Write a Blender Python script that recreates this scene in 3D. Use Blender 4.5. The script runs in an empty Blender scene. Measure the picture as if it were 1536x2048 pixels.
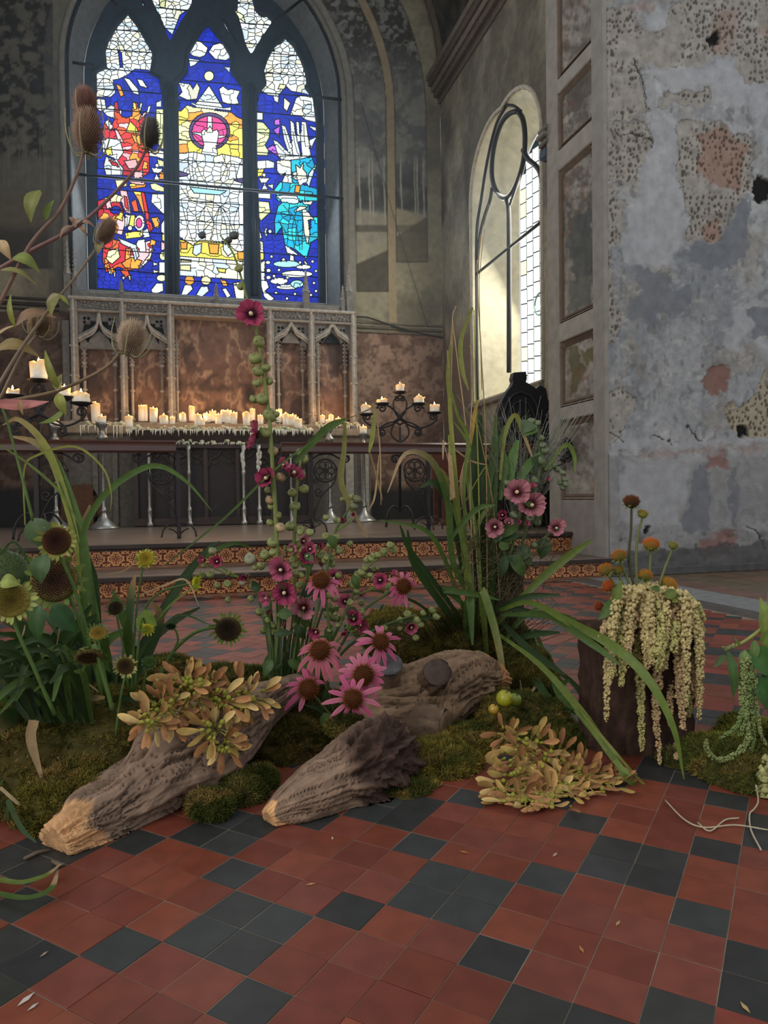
import bpy, math, random
import numpy as np
from mathutils import Vector, Matrix
SC = bpy.context.scene
COL = SC.collection
rnd = random.Random(7)
# ---------------------------------------------------------------- camera (solved from the floor tile grid)
TILE = 0.10
FPX, PITCH, ROLL, TURN = 1447.42, math.radians(1.17554), math.radians(-.747593), math.radians(15.24)
EYE = 8.08988 * TILE
_f0 = Vector((math.sin(TURN), math.cos(TURN), 0)); _rt = Vector((math.cos(TURN), -math.sin(TURN), 0))
FW = _f0 * math.cos(PITCH) + Vector((0, 0, -math.sin(PITCH))); _up = _rt.cross(FW)
RT = _rt * math.cos(ROLL) + _up * math.sin(ROLL); UP = -_rt * math.sin(ROLL) + _up * math.cos(ROLL)
CAM = Vector((0, 0, EYE))
cd = bpy.data.cameras.new('camera'); cam = bpy.data.objects.new('camera', cd); COL.objects.link(cam)
cd.sensor_fit = 'VERTICAL'; cd.sensor_height = 24; cd.lens = FPX / 2048 * 24; cd.clip_start = .05
M = Matrix((RT, UP, -FW)).transposed().to_4x4(); M.translation = CAM; cam.matrix_world = M
SC.camera = cam
# ---------------------------------------------------------------- sky, lights, exposure
w = bpy.data.worlds.new('sky'); SC.world = w; w.use_nodes = True
w.node_tree.nodes['Background'].inputs[0].default_value = (.95, .96, 1.0, 1)
w.node_tree.nodes['Background'].inputs[1].default_value = 0.72
SC.view_settings.view_transform = 'Standard'; SC.view_settings.look = 'None'
SC.view_settings.gamma = 1; SC.view_settings.use_curve_mapping = False; SC.view_settings.exposure = 0.0
SC.cycles.max_bounces = 6; SC.cycles.diffuse_bounces = 3; SC.cycles.glossy_bounces = 3
SC.cycles.transparent_max_bounces = 6; SC.cycles.caustics_reflective = False; SC.cycles.caustics_refractive = False
def area(name, loc, look, size, power, colour):
    l = bpy.data.lights.new(name, 'AREA'); l.shape = 'RECTANGLE'; l.size, l.size_y = size; l.energy = power; l.color = colour
    o = bpy.data.objects.new(name, l); COL.objects.link(o); o.location = loc
    o.rotation_euler = (Vector(look) - Vector(loc)).to_track_quat('-Z', 'Y').to_euler(); return o
area('nave_window_light', (-5.5, -2.0, 4.2), (1.5, 3.0, .3), (2.2, 3.6), 230, (1.0, .96, .90))
area('south_window_daylight', (4.90, 9.65, 4.1), (0, 9.65, 2.2), (1.1, 2.8), 150, (1.0, .96, .84))
area('east_window_daylight', (.42, 12.5, 5.7), (.42, 6.5, 3.2), (3.6, 4.2), 230, (.80, .90, 1.0))

# ---------------------------------------------------------------- helpers
def ray(x, y): return FW + RT * ((x - 768) / FPX) - UP * ((y - 1024) / FPX)
def PY(x, y, Y): d = ray(x, y); return CAM + d * (Y / d.y)          # the point of plane Y seen at (x, y) of the photograph
def PX(x, y, X): d = ray(x, y); return CAM + d * (X / d.x)
def PZ(x, y, Z=0.): d = ray(x, y); return CAM + d * ((Z - EYE) / d.z)
def mpp(Y): return Y / FPX * .98                                     # metres per photograph pixel at depth Y
_F, _R, _U = (np.array(v) for v in (FW, RT, UP)); _C = np.array(CAM)
def project(P):
    d = P - _C; z = d @ _F
    return 768 + FPX * (d @ _R) / z, 1024 - FPX * (d @ _U) / z
def _hash(ix, iy, s):
    n = (ix.astype(np.int64) * 374761393 + iy.astype(np.int64) * 668265263 + s * 974634777) & 0xffffffff
    n = ((n ^ (n >> 13)) * 1274126177) & 0xffffffff
    return ((n ^ (n >> 16)) & 0xffff) / 65535.
def noise(x, y, s=0):
    x = np.asarray(x, float); y = np.asarray(y, float)
    ix, iy = np.floor(x), np.floor(y); fx, fy = x - ix, y - iy
    fx = fx * fx * (3 - 2 * fx); fy = fy * fy * (3 - 2 * fy)
    a, b, c, d = _hash(ix, iy, s), _hash(ix + 1, iy, s), _hash(ix, iy + 1, s), _hash(ix + 1, iy + 1, s)
    return (a * (1 - fx) + b * fx) * (1 - fy) + (c * (1 - fx) + d * fx) * fy
def fbm(x, y, s=0, o=4):
    v = 0; a = .5; t = 0
    for k in range(o):
        v = v + a * noise(np.asarray(x) * 2 ** k, np.asarray(y) * 2 ** k, s + k * 17); t += a; a *= .55
    return v / t
def sstep(a, b, x): t = np.clip((x - a) / (b - a), 0, 1); return t * t * (3 - 2 * t)
def polydist(x, y, poly):
    """signed distance, positive inside"""
    P = np.array(poly, float); Q = np.roll(P, -1, 0); ins = np.zeros(x.shape, bool); best = np.full(x.shape, 1e9)
    for (ax, ay), (bx, by) in zip(P, Q):
        dx, dy = bx - ax, by - ay; L = dx * dx + dy * dy + 1e-9
        t = np.clip(((x - ax) * dx + (y - ay) * dy) / L, 0, 1)
        best = np.minimum(best, (x - ax - t * dx) ** 2 + (y - ay - t * dy) ** 2)
        if ay != by: ins ^= ((ay > y) != (by > y)) & (x < dx * (y - ay) / dy + ax)
    return np.where(ins, 1, -1) * np.sqrt(best)
def srgb(r, g, b):
    f = lambda c: (c / 12.92 if c <= .04045 else ((c + .055) / 1.055) ** 2.4)
    return tuple(f(c / 255.) for c in (r, g, b))

MATS = {}
def mat(name, rough=.7, spec=.3, noise_s=0, noise_a=.3, bump=0, bump_s=60, transl=0, metal=0, sub=0, rand=0, emit=0, coat=0, wave=None, coord='Object'):
    if name in MATS: return MATS[name]
    m = bpy.data.materials.new(name); m.use_nodes = True; nt = m.node_tree; N = nt.nodes; L = nt.links; b = N['Principled BSDF']
    at = N.new('ShaderNodeVertexColor'); at.layer_name = 'col'; c = at.outputs[0]
    tc = N.new('ShaderNodeTexCoord'); co = tc.outputs[coord]
    def mul(c, f):
        x = N.new('ShaderNodeMix'); x.data_type = 'RGBA'; x.blend_type = 'MULTIPLY'; x.inputs[0].default_value = 1
        L.new(c, x.inputs[6]); L.new(f, x.inputs[7]); return x.outputs[2]
    def rng(v, lo, hi):
        r = N.new('ShaderNodeMapRange'); r.inputs[3].default_value = lo; r.inputs[4].default_value = hi; L.new(v, r.inputs[0]); return r.outputs[0]
    if noise_s:
        n = N.new('ShaderNodeTexNoise'); n.inputs['Scale'].default_value = noise_s; n.inputs['Detail'].default_value = 6; L.new(co, n.inputs['Vector'])
        r = N.new('ShaderNodeMapRange'); r.inputs[1].default_value = .25; r.inputs[2].default_value = .75
        r.inputs[3].default_value = 1 - noise_a; r.inputs[4].default_value = 1 + noise_a; L.new(n.outputs[0], r.inputs[0]); c = mul(c, r.outputs[0])
    if wave:
        mp = N.new('ShaderNodeMapping'); mp.inputs['Scale'].default_value = wave[0]; L.new(co, mp.inputs[0])
        n2 = N.new('ShaderNodeTexNoise'); n2.inputs['Scale'].default_value = wave[1]; n2.inputs['Detail'].default_value = 7; n2.inputs['Distortion'].default_value = .6
        L.new(mp.outputs[0], n2.inputs['Vector'])
        r = N.new('ShaderNodeMapRange'); r.inputs[1].default_value = .3; r.inputs[2].default_value = .7
        r.inputs[3].default_value = 1 - wave[2]; r.inputs[4].default_value = 1 + wave[2]; L.new(n2.outputs[0], r.inputs[0]); c = mul(c, r.outputs[0])
    if rand:
        oi = N.new('ShaderNodeObjectInfo'); c = mul(c, rng(oi.outputs['Random'], 1 - rand, 1 + rand))
    L.new(c, b.inputs['Base Color']); b.inputs['Roughness'].default_value = rough; b.inputs['Specular IOR Level'].default_value = spec; b.inputs['Metallic'].default_value = metal
    if coat: b.inputs['Coat Weight'].default_value = coat; b.inputs['Coat Roughness'].default_value = .12
    if sub:
        b.inputs['Subsurface Weight'].default_value = sub; b.inputs['Subsurface Radius'].default_value = (1, .6, .35); b.inputs['Subsurface Scale'].default_value = .02
    if emit: L.new(c, b.inputs['Emission Color']); b.inputs['Emission Strength'].default_value = emit
    if bump:
        n = N.new('ShaderNodeTexNoise'); n.inputs['Scale'].default_value = bump_s; n.inputs['Detail'].default_value = 5; L.new(co, n.inputs['Vector'])
        bp = N.new('ShaderNodeBump'); bp.inputs['Strength'].default_value = bump; bp.inputs['Distance'].default_value = .01
        h = n.outputs[0]
        if wave:
            ad = N.new('ShaderNodeMath'); L.new(n.outputs[0], ad.inputs[0]); L.new(n2.outputs[0], ad.inputs[1]); h = ad.outputs[0]
        L.new(h, bp.inputs['Height']); L.new(bp.outputs[0], b.inputs['Normal'])
    if transl:
        t = N.new('ShaderNodeBsdfTranslucent'); L.new(c, t.inputs[0]); x = N.new('ShaderNodeMixShader'); x.inputs[0].default_value = transl
        L.new(b.outputs[0], x.inputs[1]); L.new(t.outputs[0], x.inputs[2]); L.new(x.outputs[0], N['Material Output'].inputs[0])
    MATS[name] = m; return m

class MB:
    """collects shapes, then links them as ONE mesh object"""
    def __init__(s): s.v = []; s.f = []; s.c = []; s.n = 0
    def add(s, V, F, col=(.5, .5, .5)):
        V = [tuple(p) for p in V]; b = s.n; s.v += V; s.n += len(V); s.f += [tuple(i + b for i in f) for f in F]
        s.c += ([tuple(q) for q in col] if hasattr(col[0], '__len__') else [tuple(col)] * len(V)); return s
    def box(s, lo, hi, col, bev=0):
        (x0, y0, z0), (x1, y1, z1) = lo, hi
        if not bev:
            V = [(x, y, z) for z in (z0, z1) for y in (y0, y1) for x in (x0, x1)]
            return s.add(V, [(0, 2, 3, 1), (4, 5, 7, 6), (0, 1, 5, 4), (2, 6, 7, 3), (0, 4, 6, 2), (1, 3, 7, 5)], col)
        b = min(bev, .45 * min(abs(x1 - x0), abs(y1 - y0), abs(z1 - z0))); V = []; ring = []
        for z, i in ((z0, b), (z0 + b, 0), (z1 - b, 0), (z1, b)):
            V += [(x0 + i + (b if not i else 0) * 0, y0 + i, z), (x1 - i, y0 + i, z), (x1 - i, y1 - i, z), (x0 + i, y1 - i, z)]
        F = [(3, 2, 1, 0), (12, 13, 14, 15)]
        for k in range(3):
            for j in range(4): F.append((k * 4 + j, k * 4 + (j + 1) % 4, k * 4 + 4 + (j + 1) % 4, k * 4 + 4 + j))
        return s.add(V, F, col)
    def tube(s, pts, rad, n=6, col=(.5, .5, .5), caps=True, flat=1.0, nrm=None):
        pts = [Vector(p) for p in pts]; m = len(pts)
        rad = [rad] * m if not hasattr(rad, '__len__') else rad
        V = []; C = []; u = None
        for i, p in enumerate(pts):
            t = (pts[min(i + 1, m - 1)] - pts[max(i - 1, 0)])
            t = t.normalized() if t.length > 1e-9 else Vector((0, 0, 1))
            if u is None: u = (Vector(nrm) if nrm else (Vector((0, 0, 1)) if abs(t.z) < .9 else Vector((1, 0, 0)))).cross(t).normalized()
            u = (u - t * u.dot(t)); u = u.normalized() if u.length > 1e-6 else Vector((1, 0, 0)); w_ = t.cross(u)
            for k in range(n):
                a = 2 * math.pi * k / n; V.append(p + (u * math.cos(a) + w_ * (math.sin(a) * flat)) * rad[i])
            if hasattr(col[0], '__len__'): C += [col[i]] * n
        F = [(i * n + k, i * n + (k + 1) % n, (i + 1) * n + (k + 1) % n, (i + 1) * n + k) for i in range(m - 1) for k in range(n)]
        if caps: F += [tuple(range(n))[::-1], tuple((m - 1) * n + k for k in range(n))]
        return s.add(V, F, C if C else col)
    def lathe(s, prof, o=(0, 0, 0), n=12, col=(.5, .5, .5), axis=None):
        o = Vector(o); V = []; C = []; R = axis.to_track_quat('Z', 'Y').to_matrix() if axis is not None else None
        for i, (r, z) in enumerate(prof):
            for k in range(n):
                a = 2 * math.pi * k / n; p = Vector((r * math.cos(a), r * math.sin(a), z)); V.append(o + (R @ p if R else p))
            if hasattr(col[0], '__len__'): C += [col[i]] * n
        m = len(prof)
        F = [(i * n + k, i * n + (k + 1) % n, (i + 1) * n + (k + 1) % n, (i + 1) * n + k) for i in range(m - 1) for k in range(n)]
        F += [tuple(range(n))[::-1], tuple((m - 1) * n + k for k in range(n))]
        return s.add(V, F, C if C else col)
    def ball(s, o, r, col, n=8, m=5, axis=None):
        r = (r, r, r) if not hasattr(r, '__len__') else r; o = Vector(o); V = []; R = axis.to_track_quat('Z', 'Y').to_matrix() if axis is not None else None
        for i in range(m + 1):
            t = math.pi * (.04 + .92 * i / m)
            for k in range(n):
                a = 2 * math.pi * k / n; p = Vector((r[0] * math.sin(t) * math.cos(a), r[1] * math.sin(t) * math.sin(a), -r[2] * math.cos(t))); V.append(o + (R @ p if R else p))
        F = [(i * n + k, i * n + (k + 1) % n, (i + 1) * n + (k + 1) % n, (i + 1) * n + k) for i in range(m) for k in range(n)] + [tuple(range(n))[::-1], tuple(m * n + k for k in range(n))]
        return s.add(V, F, col)
    def ribbon(s, pts, wid, col, nrm=None, fold=.25):
        """a leaf blade: three vertices per station, keeled along the midrib"""
        pts = [Vector(p) for p in pts]; m = len(pts); V = []; C = []
        for i, p in enumerate(pts):
            t = (pts[min(i + 1, m - 1)] - pts[max(i - 1, 0)]).normalized()
            nn = Vector(nrm) if nrm is not None else (CAM - p).normalized()
            u = t.cross(nn); u = u.normalized() if u.length > 1e-6 else Vector((1, 0, 0)); nn = u.cross(t)
            wv = wid[i] if hasattr(wid, '__len__') else wid
            V += [p - u * wv + nn * (wv * fold), p, p + u * wv + nn * (wv * fold)]
            if hasattr(col[0], '__len__'): C += [col[i]] * 3
        F = []
        for i in range(m - 1): F += [(3 * i, 3 * i + 1, 3 * i + 4, 3 * i + 3), (3 * i + 1, 3 * i + 2, 3 * i + 5, 3 * i + 4)]
        return s.add(V, F, C if C else col)
    def plate(s, pts, thick, col, direction=None):
        """a solid slab on an outline of points (any plane), pushed along direction*thick"""
        P = [Vector(p) for p in pts]; d = Vector(direction) * thick; n = len(P)
        F = [tuple(range(n)), tuple(range(2 * n - 1, n - 1, -1))] + [(i, i + n, (i + 1) % n + n, (i + 1) % n) for i in range(n)]
        return s.add(P + [p + d for p in P], F, col)
    def build(s, name, material, parent=None, smooth=True, kind=None):
        me = bpy.data.meshes.new(name); me.from_pydata(s.v, [], s.f)
        a = me.attributes.new('col', 'FLOAT_COLOR', 'POINT')
        a.data.foreach_set('color', np.c_[np.array(s.c, np.float32).reshape(-1, 3), np.ones(s.n, np.float32)].ravel())
        if smooth: me.polygons.foreach_set('use_smooth', [True] * len(me.polygons))
        me.materials.append(material); me.update(); return link(name, me, parent, kind)
def link(name, me, parent=None, kind=None):
    o = bpy.data.objects.new(name, me); COL.objects.link(o)
    if parent is not None: o.parent = parent; o.matrix_parent_inverse = Matrix.Translation(-parent.location)
    if kind: o['kind'] = kind
    return o
def tag(o, label, cat, group=None, kind=None):
    o['label'] = label; o['category'] = cat
    if group: o['group'] = group
    if kind: o['kind'] = kind
    return o
def thing(name, loc, label, cat, group=None):
    o = bpy.data.objects.new(name, None); COL.objects.link(o); o.location = loc; o.empty_display_size = .05
    return tag(o, label, cat, group)
def npmesh(name, V, F, C, material, parent=None, smooth=True, kind=None):
    """fast mesh from arrays: V (n,3), F (m,3 or 4), C (n,3)"""
    V = np.asarray(V, np.float32); F = np.asarray(F, np.int32); k = F.shape[1]
    me = bpy.data.meshes.new(name); me.vertices.add(len(V)); me.vertices.foreach_set('co', V.ravel())
    me.loops.add(F.size); me.loops.foreach_set('vertex_index', F.ravel()); me.polygons.add(len(F))
    me.polygons.foreach_set('loop_start', np.arange(0, F.size, k, dtype=np.int32))
    a = me.attributes.new('col', 'FLOAT_COLOR', 'POINT')
    a.data.foreach_set('color', np.c_[np.asarray(C, np.float32), np.ones(len(V), np.float32)].ravel())
    me.update(calc_edges=True); me.validate()
    if smooth: me.polygons.foreach_set('use_smooth', np.ones(len(me.polygons), bool))
    me.materials.append(material); return link(name, me, parent, kind)
def wall_grid(name, O, U, W, nu, nv, paint, material, keep=None, kind='structure', parent=None):
    """a finely divided wall from O along U and W; paint(x, y, a, b) gives colour (n,3) and relief (n) from photograph and wall coordinates"""
    O, U, W = (np.array(v, float) for v in (O, U, W)); a, b = np.meshgrid(np.linspace(0, 1, nu), np.linspace(0, 1, nv)); a = a.ravel(); b = b.ravel()
    V = O + a[:, None] * U + b[:, None] * W; x, y = project(V)
    c, h = paint(x, y, a * np.linalg.norm(U), b * np.linalg.norm(W))
    nr = np.cross(U, W); nr /= np.linalg.norm(nr)
    if nr @ (_C - O) < 0: nr = -nr
    V = V + nr * np.asarray(h)[:, None]
    i, j = np.meshgrid(np.arange(nu - 1), np.arange(nv - 1)); q = (j * nu + i).ravel(); F = np.c_[q, q + 1, q + nu + 1, q + nu]
    if keep is not None: F = F[keep((x[F]).mean(1), (y[F]).mean(1))]
    return npmesh(name, V, F, np.clip(c, 0, 1), material, parent, True, kind)
def lerp3(c, d, m): return c * (1 - m[:, None]) + np.array(d)[None] * m[:, None] if np.ndim(d) == 1 else c * (1 - m[:, None]) + d * m[:, None]
def arc(cx, cy, r, a0, a1, n=12): return [(cx + r * math.cos(math.radians(a0 + (a1 - a0) * k / n)), cy + r * math.sin(math.radians(a0 + (a1 - a0) * k / n))) for k in range(n + 1)]
def smooth_path(P, k=4):
    """Catmull-Rom through the points"""
    P = [Vector(p) for p in P]
    if len(P) < 3: return [P[0].lerp(P[-1], i / (2 * k)) for i in range(2 * k + 1)]
    Q = [P[0] * 2 - P[1]] + P + [P[-1] * 2 - P[-2]]; out = []
    for i in range(1, len(Q) - 2):
        for j in range(k):
            t = j / k; a, b, c, d = Q[i - 1:i + 3]
            out.append(.5 * ((2 * b) + (c - a) * t + (2 * a - 5 * b + 4 * c - d) * t * t + (3 * b - a - 3 * c + d) * t ** 3))
    return out + [P[-1]]
def holed(name, outer, holes, Y, thick, material, colour, parent=None, kind=None, bevel=.0):
    """a plate on plane Y with openings, outlines given as (X, Z); a filled curve turned into a mesh"""
    cu = bpy.data.curves.new(name, 'CURVE'); cu.dimensions = '2D'; cu.fill_mode = 'BOTH'; cu.extrude = thick / 2; cu.bevel_depth = bevel; cu.bevel_resolution = 0
    for pl in [outer] + holes:
        sp = cu.splines.new('POLY'); sp.points.add(len(pl) - 1); sp.use_cyclic_u = True
        for p, q in zip(sp.points, pl): p.co = (q[0], q[1], 0, 1)
    t = bpy.data.objects.new(name, cu); COL.objects.link(t); bpy.context.view_layer.update()
    me = bpy.data.meshes.new_from_object(t.evaluated_get(bpy.context.evaluated_depsgraph_get())); bpy.data.objects.remove(t); bpy.data.curves.remove(cu)
    me.name = name; me.materials.clear(); me.materials.append(material)
    co = np.empty(len(me.vertices) * 3, np.float32); me.vertices.foreach_get('co', co); co = co.reshape(-1, 3)
    me.vertices.foreach_set('co', np.c_[co[:, 0], Y + thick / 2 - co[:, 2], co[:, 1]].ravel().astype(np.float32))
    a = me.attributes.new('col', 'FLOAT_COLOR', 'POINT'); a.data.foreach_set('color', np.tile(np.array(list(colour) + [1], np.float32), len(me.vertices)))
    me.update(); return link(name, me, parent, kind)
# ================================================================ THE SETTING
Y1, Y2, YB, XS, XR, Z1, Z2 = 6.18, 6.86, 12.2, 4.45, 3.95, .195, .42
M_wall = mat('plaster', .92, .12, 9, .16, .35, 55)
M_stone = mat('stone', .85, .2, 14, .22, .3, 40)
M_tile = mat('quarry_tile', .52, .22, 16, .22, .06, 90, rand=.10)
M_wood = mat('dark_wood', .5, .35, 12, .25, .15, 30, wave=((1, 1, 12), 3, .25))
M_iron = mat('iron', .55, .4, 20, .3)
M_matte = mat('matte', .8, .2, 30, .2)
R_ = lambda *a: np.array(srgb(*a))
# ---- floor: grout bed and loose quarry tiles laid on the diagonal
D2 = math.sqrt(.5)
ti = Vector((math.cos(math.radians(45)), -math.sin(math.radians(45)), 0)); tj = Vector((ti.x, -ti.y, 0))
FO = -(ti * 6.12423 - tj * 13.31317) * TILE
fl = MB(); fl.box((-4.5, -2.5, -.06), (8.5, Y1 + .1, -.0016), srgb(126, 114, 98)); floor = fl.build('floor', M_stone, None, False, 'structure')
def tile_mesh(name, col):
    m = MB(); e = TILE / 2 - .0009; m.add([(x, y, z) for z, k in ((-.02, e), (-.0008, e), (0, e - .0016)) for x, y in ((-k, -k), (k, -k), (k, k), (-k, k))],
      [(8, 9, 10, 11)] + [(k * 4 + j, k * 4 + (j + 1) % 4, k * 4 + 4 + (j + 1) % 4, k * 4 + 4 + j) for k in (0, 1) for j in range(4)], col)
    o = m.build(name, M_tile, None, False); me = o.data; bpy.data.objects.remove(o); return me
reds = [tile_mesh('tile_red', srgb(*c)) for c in ((110, 55, 39), (104, 51, 38), (116, 60, 43), (110, 58, 46))]
blks = [tile_mesh('tile_black', srgb(*c)) for c in ((50, 50, 48), (45, 46, 45), (54, 56, 55))]
def is_black(i, j):
    if i % 3 == 1 and j % 3 == 1: return True
    a, b = round((i + .5) / 3), round((j + .5) / 3)
    return (a + b) % 2 == 0 and i in (3 * a - 1, 3 * a) and j in (3 * b - 1, 3 * b)
XSTRIP = (PZ(1530, 1250).x + PZ(1375, 1203).x) / 2
cells = []
for i in range(-90, 90):
    for j in range(-90, 90):
        p = FO + ti * ((i + .5) * TILE) + tj * ((j + .5) * TILE)
        if -2.6 < p.x < XSTRIP - .06 and .75 < p.y < Y1 - .06:
            d = (p - CAM).dot(FW); x = 768 + FPX * (p - CAM).dot(RT) / d
            if -900 < x < 3200: cells.append((d, p, is_black(i, j), -30 < x < 1566 and 1024 - FPX * (p - CAM).dot(UP) / d < 2075))
cells.sort(key=lambda c: c[0]); nv_ = 0; far = MB(); e = TILE / 2 - .0009
for d, p, bk, vis in cells:
    if vis and nv_ < 300:
        nv_ += 1; o = link('tile', rnd.choice(blks if bk else reds), floor); o.location = p + Vector((0, 0, rnd.uniform(-.0008, .0006)))
        o.rotation_euler = (rnd.uniform(-.004, .004), rnd.uniform(-.004, .004), math.pi / 4 + rnd.uniform(-.004, .004) + rnd.choice((0, 1, 2, 3)) * math.pi / 2)
    else:
        c = rnd.choice(((110, 55, 39), (104, 51, 38), (116, 60, 43)) if not bk else ((50, 50, 48), (45, 46, 45))); z = rnd.uniform(-.0008, .0006)
        k = [p + ti * (a * e) + tj * (b * e) for a, b in ((-1, -1), (1, -1), (1, 1), (-1, 1))]
        far.add([(q.x, q.y, z - .004) for q in k] + [(q.x, q.y, z) for q in k], [(4, 5, 6, 7), (0, 1, 5, 4), (1, 2, 6, 5), (2, 3, 7, 6), (3, 0, 4, 7)], [v * rnd.uniform(.85, 1.15) for v in srgb(*c)])
far.build('distant_tiles', M_tile, floor, False, 'stuff')
# ---- stone and mosaic border and boarded floor on the right
xa, xb, xc = XSTRIP, (PZ(1530, 1235).x + PZ(1375, 1190).x) / 2, (PZ(1530, 1205).x + PZ(1370, 1172).x) / 2
b = MB(); b.box((xb, .5, -.02), (xc - .012, Y1 + .02, .004), srgb(120, 122, 120)); kerb = b.build('trim_1', M_stone, None, False, 'structure')
mo = MB()
for k in range(260):
    for q in range(3):
        g = rnd.uniform(.75, 1.2); x0 = xa + (xb - xa) * q / 3; y0 = 3.2 + k * .0115
        mo.box((x0 + .002, y0, -.01), (x0 + (xb - xa) / 3 - .002, y0 + .0098, .001), [v * g for v in srgb(*((96, 92, 86) if (k + q) % 2 else (74, 70, 66)))])
mo.build('mosaic_band', M_tile, kerb, False, 'stuff')
for k in range(9):
    b = MB(); x0 = xc + k * .28; b.box((x0 + .004, .5, -.02), (x0 + .277, Y1 + .02, .002), [v * rnd.uniform(.85, 1.15) for v in srgb(104, 84, 70)], .003); b.build('plank', M_wood, floor, False)
# ---- the two altar steps with encaustic riser tiles
def step(n, y, z0, z1, depth, x1, lab):
    b = MB(); b.box((-4.2, y + .012, z0 - .02), (x1, y + depth, z1 - .045), srgb(92, 74, 60))
    st = b.build('altar_step', M_wood, None, False, 'structure'); st['label'] = lab
    b = MB(); b.box((-4.2, y - .03, z1 - .042), (x1, y + depth, z1), srgb(98, 84, 72), .012); b.build('tread', mat('step_board', .42, .4, 8, .25, .1, 40, wave=((.6, 8, 8), 3, .3)), st, False)
    b = MB(); b.box((-4.2, y - .034, z1 - .044), (x1, y - .026, z1 - .006), srgb(50, 41, 36), .003); b.build('nosing', M_wood, st, False)
    b = MB(); b.box((-4.2, y - .004, z0), (x1, y + .012, z0 + .022), srgb(120, 84, 62)); b.build('bottom_strip', M_wood, st, False)
    return st
def encaustic():
    n = 44; g = (np.arange(n + 1) / n - .5); X, Zz = np.meshgrid(g, g); X = X.ravel(); Zz = Zz.ravel(); ax, az = np.abs(X), np.abs(Zz)
    r = np.hypot(X, Zz); qf = np.minimum(np.hypot(ax - .20, az) - .215, np.hypot(ax, az - .20) - .215)       # four-lobed ring
    tan = (np.abs(qf + .015) < .036) | ((qf < -.10) & (np.minimum(ax, az) > .026) & ~((np.abs(ax - .17) < .02) & (az < .085)) & ~((np.abs(az - .17) < .02) & (ax < .085)))
    cr = np.hypot(.5 - ax, .5 - az); tan |= (np.abs(cr - .17) < .03) | (cr < .07) | ((qf > .05) & (np.abs(ax - az) < .03)) | ((qf > .035) & (np.minimum(np.hypot(ax - .42, az - .12), np.hypot(ax - .12, az - .42)) < .05))
    C = np.where(tan[:, None], R_(196, 140, 86), R_(84, 36, 26)); w_ = .158
    V = np.c_[X * w_, np.zeros_like(X), Zz * .138]; i, j = np.meshgrid(np.arange(n), np.arange(n)); q = (j * (n + 1) + i).ravel()
    o = npmesh('encaustic_tile', V, np.c_[q, q + 1, q + n + 2, q + n + 1], C, mat('encaustic', .4, .4, 12, .15, rand=.18), None, False); me = o.data; bpy.data.objects.remove(o); return me
enc = encaustic()
for n, y, z0, z1, dp, x1, lab in ((1, Y1, 0, Z1, .74, XR + .01, 'lower altar step with a row of patterned brown and tan tiles'), (2, Y2, Z1, Z2, .2, XR + .01, 'upper altar step with a row of patterned brown and tan tiles')):
    st = step(n, y, z0, z1, dp, x1, lab); x = x1 - .085
    while x > -2.6:
        o = link('encaustic_tile', enc, st); o.location = (x, y - .003 + rnd.uniform(-.0015, .0015), z0 + .022 + .07 + .002); o.rotation_euler = (0, rnd.uniform(-.006, .006), 0); x -= .1605
b = MB(); b.box((-4.2, Y2 + .2, Z1), (XS, YB, Z2), srgb(112, 98, 86)); plat = b.build('floor_chancel', mat('chancel_boards', .30, .5, 5, .2, .05, 20, wave=((.5, 9, 9), 4, .3)), None, False, 'structure')
# ---- grey peeling wall beside the arch
TAN, PINK = R_(152, 146, 136), R_(146, 116, 100)
SPOT = [[(1205, 20), (1262, 10), (1275, 30), (1278, 55), (1320, 62), (1350, 0), (1540, -40), (1540, 165), (1500, 165), (1462, 122), (1430, 112), (1400, 130), (1340, 130), (1285, 128), (1275, 165), (1300, 215), (1280, 232), (1240, 236), (1205, 235)],
        [(1205, 235), (1250, 240), (1290, 245), (1304, 275), (1300, 305), (1285, 340), (1276, 366), (1250, 366), (1205, 356)],
        [(1322, 185), (1380, 178), (1425, 175), (1428, 205), (1390, 213), (1320, 210)],
        [(1348, 262), (1362, 242), (1440, 238), (1462, 265), (1500, 275), (1508, 300), (1505, 380), (1480, 395), (1465, 430), (1440, 475), (1400, 482), (1374, 480), (1380, 440), (1372, 400), (1362, 360), (1358, 310)],
        [(1438, 825), (1500, 795), (1540, 735), (1540, 880), (1500, 878), (1470, 865)],
        [(1205, 370), (1245, 368), (1236, 395), (1252, 412), (1240, 424), (1256, 445), (1245, 475), (1222, 495), (1226, 560), (1222, 600), (1246, 622), (1230, 690), (1205, 700)],
        [(1208, 790), (1250, 775), (1265, 800), (1255, 850), (1225, 900), (1208, 900)]]
BRICK = [[(1395, 268), (1448, 248), (1466, 278), (1494, 292), (1480, 352), (1474, 392), (1450, 380), (1430, 360), (1398, 345), (1404, 300)], [(1405, 462), (1440, 430), (1440, 470), (1410, 480)],
         [(1420, 60), (1440, 15), (1480, 20), (1475, 60), (1450, 120), (1430, 112)], [(1515, 55), (1540, 45), (1540, 80), (1520, 75)], [(1260, 5), (1300, 0), (1300, 18), (1270, 25)], [(1402, 765), (1415, 730), (1440, 720), (1462, 735), (1460, 780), (1430, 795)],
         [(1400, 1085), (1440, 1065), (1470, 1060), (1470, 1105), (1415, 1115)], [(1410, 915), (1450, 905), (1455, 940), (1425, 940)], [(1240, 907), (1310, 902), (1540, 888), (1540, 903), (1310, 914)]]
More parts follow.
